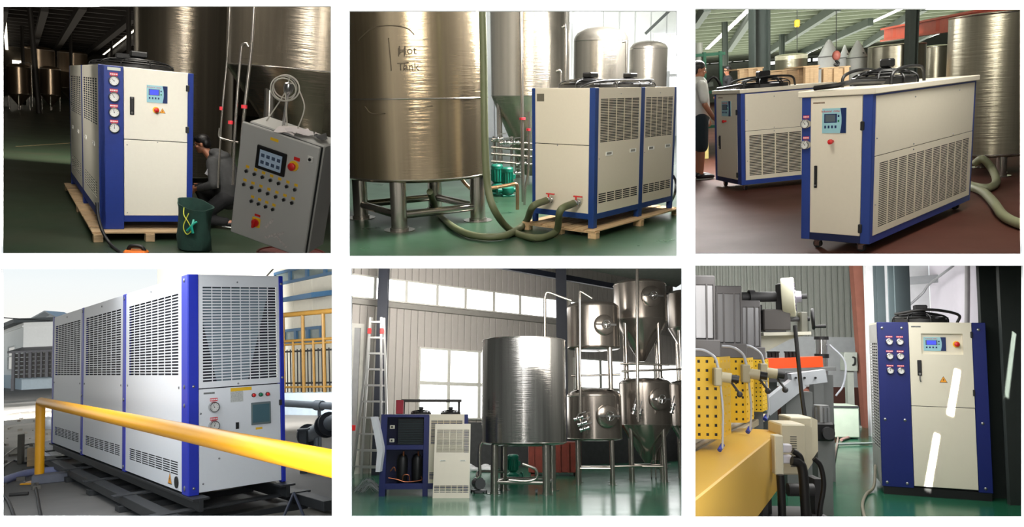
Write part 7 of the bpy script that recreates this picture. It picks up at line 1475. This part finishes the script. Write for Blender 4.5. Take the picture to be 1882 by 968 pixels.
b = MB(); b.box((w / 2, 0.05, h / 2), (w, 0.1, h), ch=0.006); part('strip', b, mat('pale_cream_strip', (230, 226, 204), 0.4), Q); b = MB(); b.box((w + 0.002, 0.05, h * 0.6), (0.006, 0.06, h * 0.6)); part('blue_face', b, mat('sky_blue_face', (110, 180, 220), 0.4), Q)
for t in (0.66, 0.38): b = MB(); b.box((w + 0.035, 0.05, h * t), (0.07, 0.06, 0.06), ch=0.008); part('plug', b, mat('white_plug', (226, 224, 234), 0.4), Q)
for i, (pts, r_, lab) in enumerate((([(1457, 828), (1466, 834), (1473, 846), (1480, 900), (1488, 955)], 0.02, 'thick black cable sagging from the upper white plug'), ([(1455, 846), (1468, 850), (1476, 870), (1482, 960)], 0.034, 'heavy black sheathed cable below the vented box'), ([(1434, 872), (1436, 905), (1438, 960)], 0.028, 'heavy black cable hanging below the socket strip'), ([(1496, 842), (1508, 856), (1514, 890), (1508, 930), (1504, 960)], 0.018, 'black cable looping beside the second cream box'))): hose('cable', [V(x, y, 5.5 + 0.2 * (i == 3)) for x, y in pts], r_, CABLE, lab, 'cable')
# drum and base under the boxes
bs = thing('roller_stand', 'black roller stand with shaft below the cream boxes', 'roller stand', (V(1462, 900, 6.1).x, 6.15, 0)); b = MB(); b.box((0, 0.1, 0.16), (0.5, 0.4, 0.3), ch=0.01); part('block', b, DKM, bs); b = MB(); b.cyl((-0.28, -0.15, 0.1), (0.2, -0.15, 0.1), 0.06, n=16); part('roller', b, BLACK, bs); b = MB(); b.cyl((-0.05, -0.02, 0.5), (0.15, -0.02, 0.5), 0.05, n=14); part('motor_shaft', b, DKM, bs)
for x in (-0.2, 0.2): b = MB(); b.box((x, 0.1, 0.44), (0.06, 0.2, 0.28)); part('upright', b, DKM, bs)
mt = V(1510, 800, 7.6); Mo = thing('gear_motor', 'grey gear motor with black fan housing beside the walkway', 'motor', (mt.x, 7.6, 0)); zt_ = Zat(744, mt.x, 7.6)
b = MB(); b.cyl((0, 0, zt_ - 0.17), (0, 0, zt_), 0.07, n=20)
for k in range(12): t = 2 * PI * k / 12; b.box((0.072 * math.cos(t), 0.072 * math.sin(t), zt_ - 0.09), (0.02, 0.006, 0.14), Matrix.Rotation(t, 3, 'Z'))
part('motor', b, mat('silver_motor', (150, 152, 154), 0.35, metal=0.6), Mo); b = MB(); b.box((0, 0, zt_ - 0.25), (0.2, 0.18, 0.18), ch=0.02); part('gearbox', b, BLACK, Mo); b = MB(); b.cyl((0.02, -0.13, zt_ - 0.26), (0.02, -0.08, zt_ - 0.26), 0.06, n=20); part('cover', b, DKM, Mo); b = MB(); b.box((0, 0, (zt_ - 0.34) / 2), (0.14, 0.14, zt_ - 0.34)); part('stand', b, GRM, Mo)
hose('air_hose', [G(1530, 790, 0.03), G(1540, 800, 0.03), G(1532, 850, 0.03), G(1522, 900, 0.03), G(1520, 925, 0.03)], 0.016, mat('rust_grey_hose', (140, 120, 112), 0.5), 'thin reddish-grey hose running along the green walkway', 'hose')
hose('air_hose', [G(1524, 790, 0.03), G(1550, 796, 0.03), G(1566, 800, 0.03), G(1546, 808, 0.03)], 0.025, mat('pink_grey_hose', (170, 130, 124), 0.5), 'pinkish hose curled near the gear motor', 'hose')
b = MB(); b.cyl(G(1536, 816, 0.03), G(1604, 814, 0.03), 0.02, n=8); solo('floor_pipe', b, mat('grey_floor_pipe', (130, 136, 134), 0.5), 'thin grey pipe lying across the green walkway', 'pipe')
slab_fill('hall_light_6', 1300, 1760, 491, 5.5, 11, 165, (1, 0.98, 0.95)); front_fill('fill_lamp_6', 1579, 720, 1.0, 0.8, 20, (1, 0.97, 0.92))  # added unseen lamps brighten the chiller, machine and walls
slab_fill('top_fill_6d', 1290, 1500, 491, 3.2, 6, 13, (1, 0.97, 0.92))
area('wall_fill_6b', V(1440, 560, 12.0), V(1440, 600, 21), 3.0, 1.6, 420, (1, 1, 0.97)); area('wall_fill_6c', V(1740, 500, 10.2), V(1740, 560, 13), 1.2, 0.8, 9, (1, 0.97, 1))
# sun slipping between roof sheets: narrow slanting stripes on the chiller, the floor and the column
def sunslit(name, tgt, w, L, roll, e):
    d = (FW * 0.55 - UPV * 0.8 + RT * 0.22).normalized(); z = -d; p = ROOM[6]['M'] @ Vector(tgt) - d * 0.75; x = RT - z * RT.dot(z); x.normalize(); y = z.cross(x); M = Matrix((x, y, z)).transposed().to_4x4() @ Matrix.Rotation(roll, 4, 'Z'); M.translation = p; return lampM(name, M, w, L, e, (1, 0.97, 0.85), math.radians(2))
for k, (s_, t_, L) in enumerate(((0.69, 0.60, 0.34), (0.47, 0.20, 0.42))): sunslit('sun_slit', Mc @ Vector((LX * s_, -0.005, H * t_)), 0.055, L, -0.55, 4.0)
sunslit('sun_slit', V(1853, 690, 8.25), 0.04, 0.5, -0.5, 2.2)
trim_to_partitions()
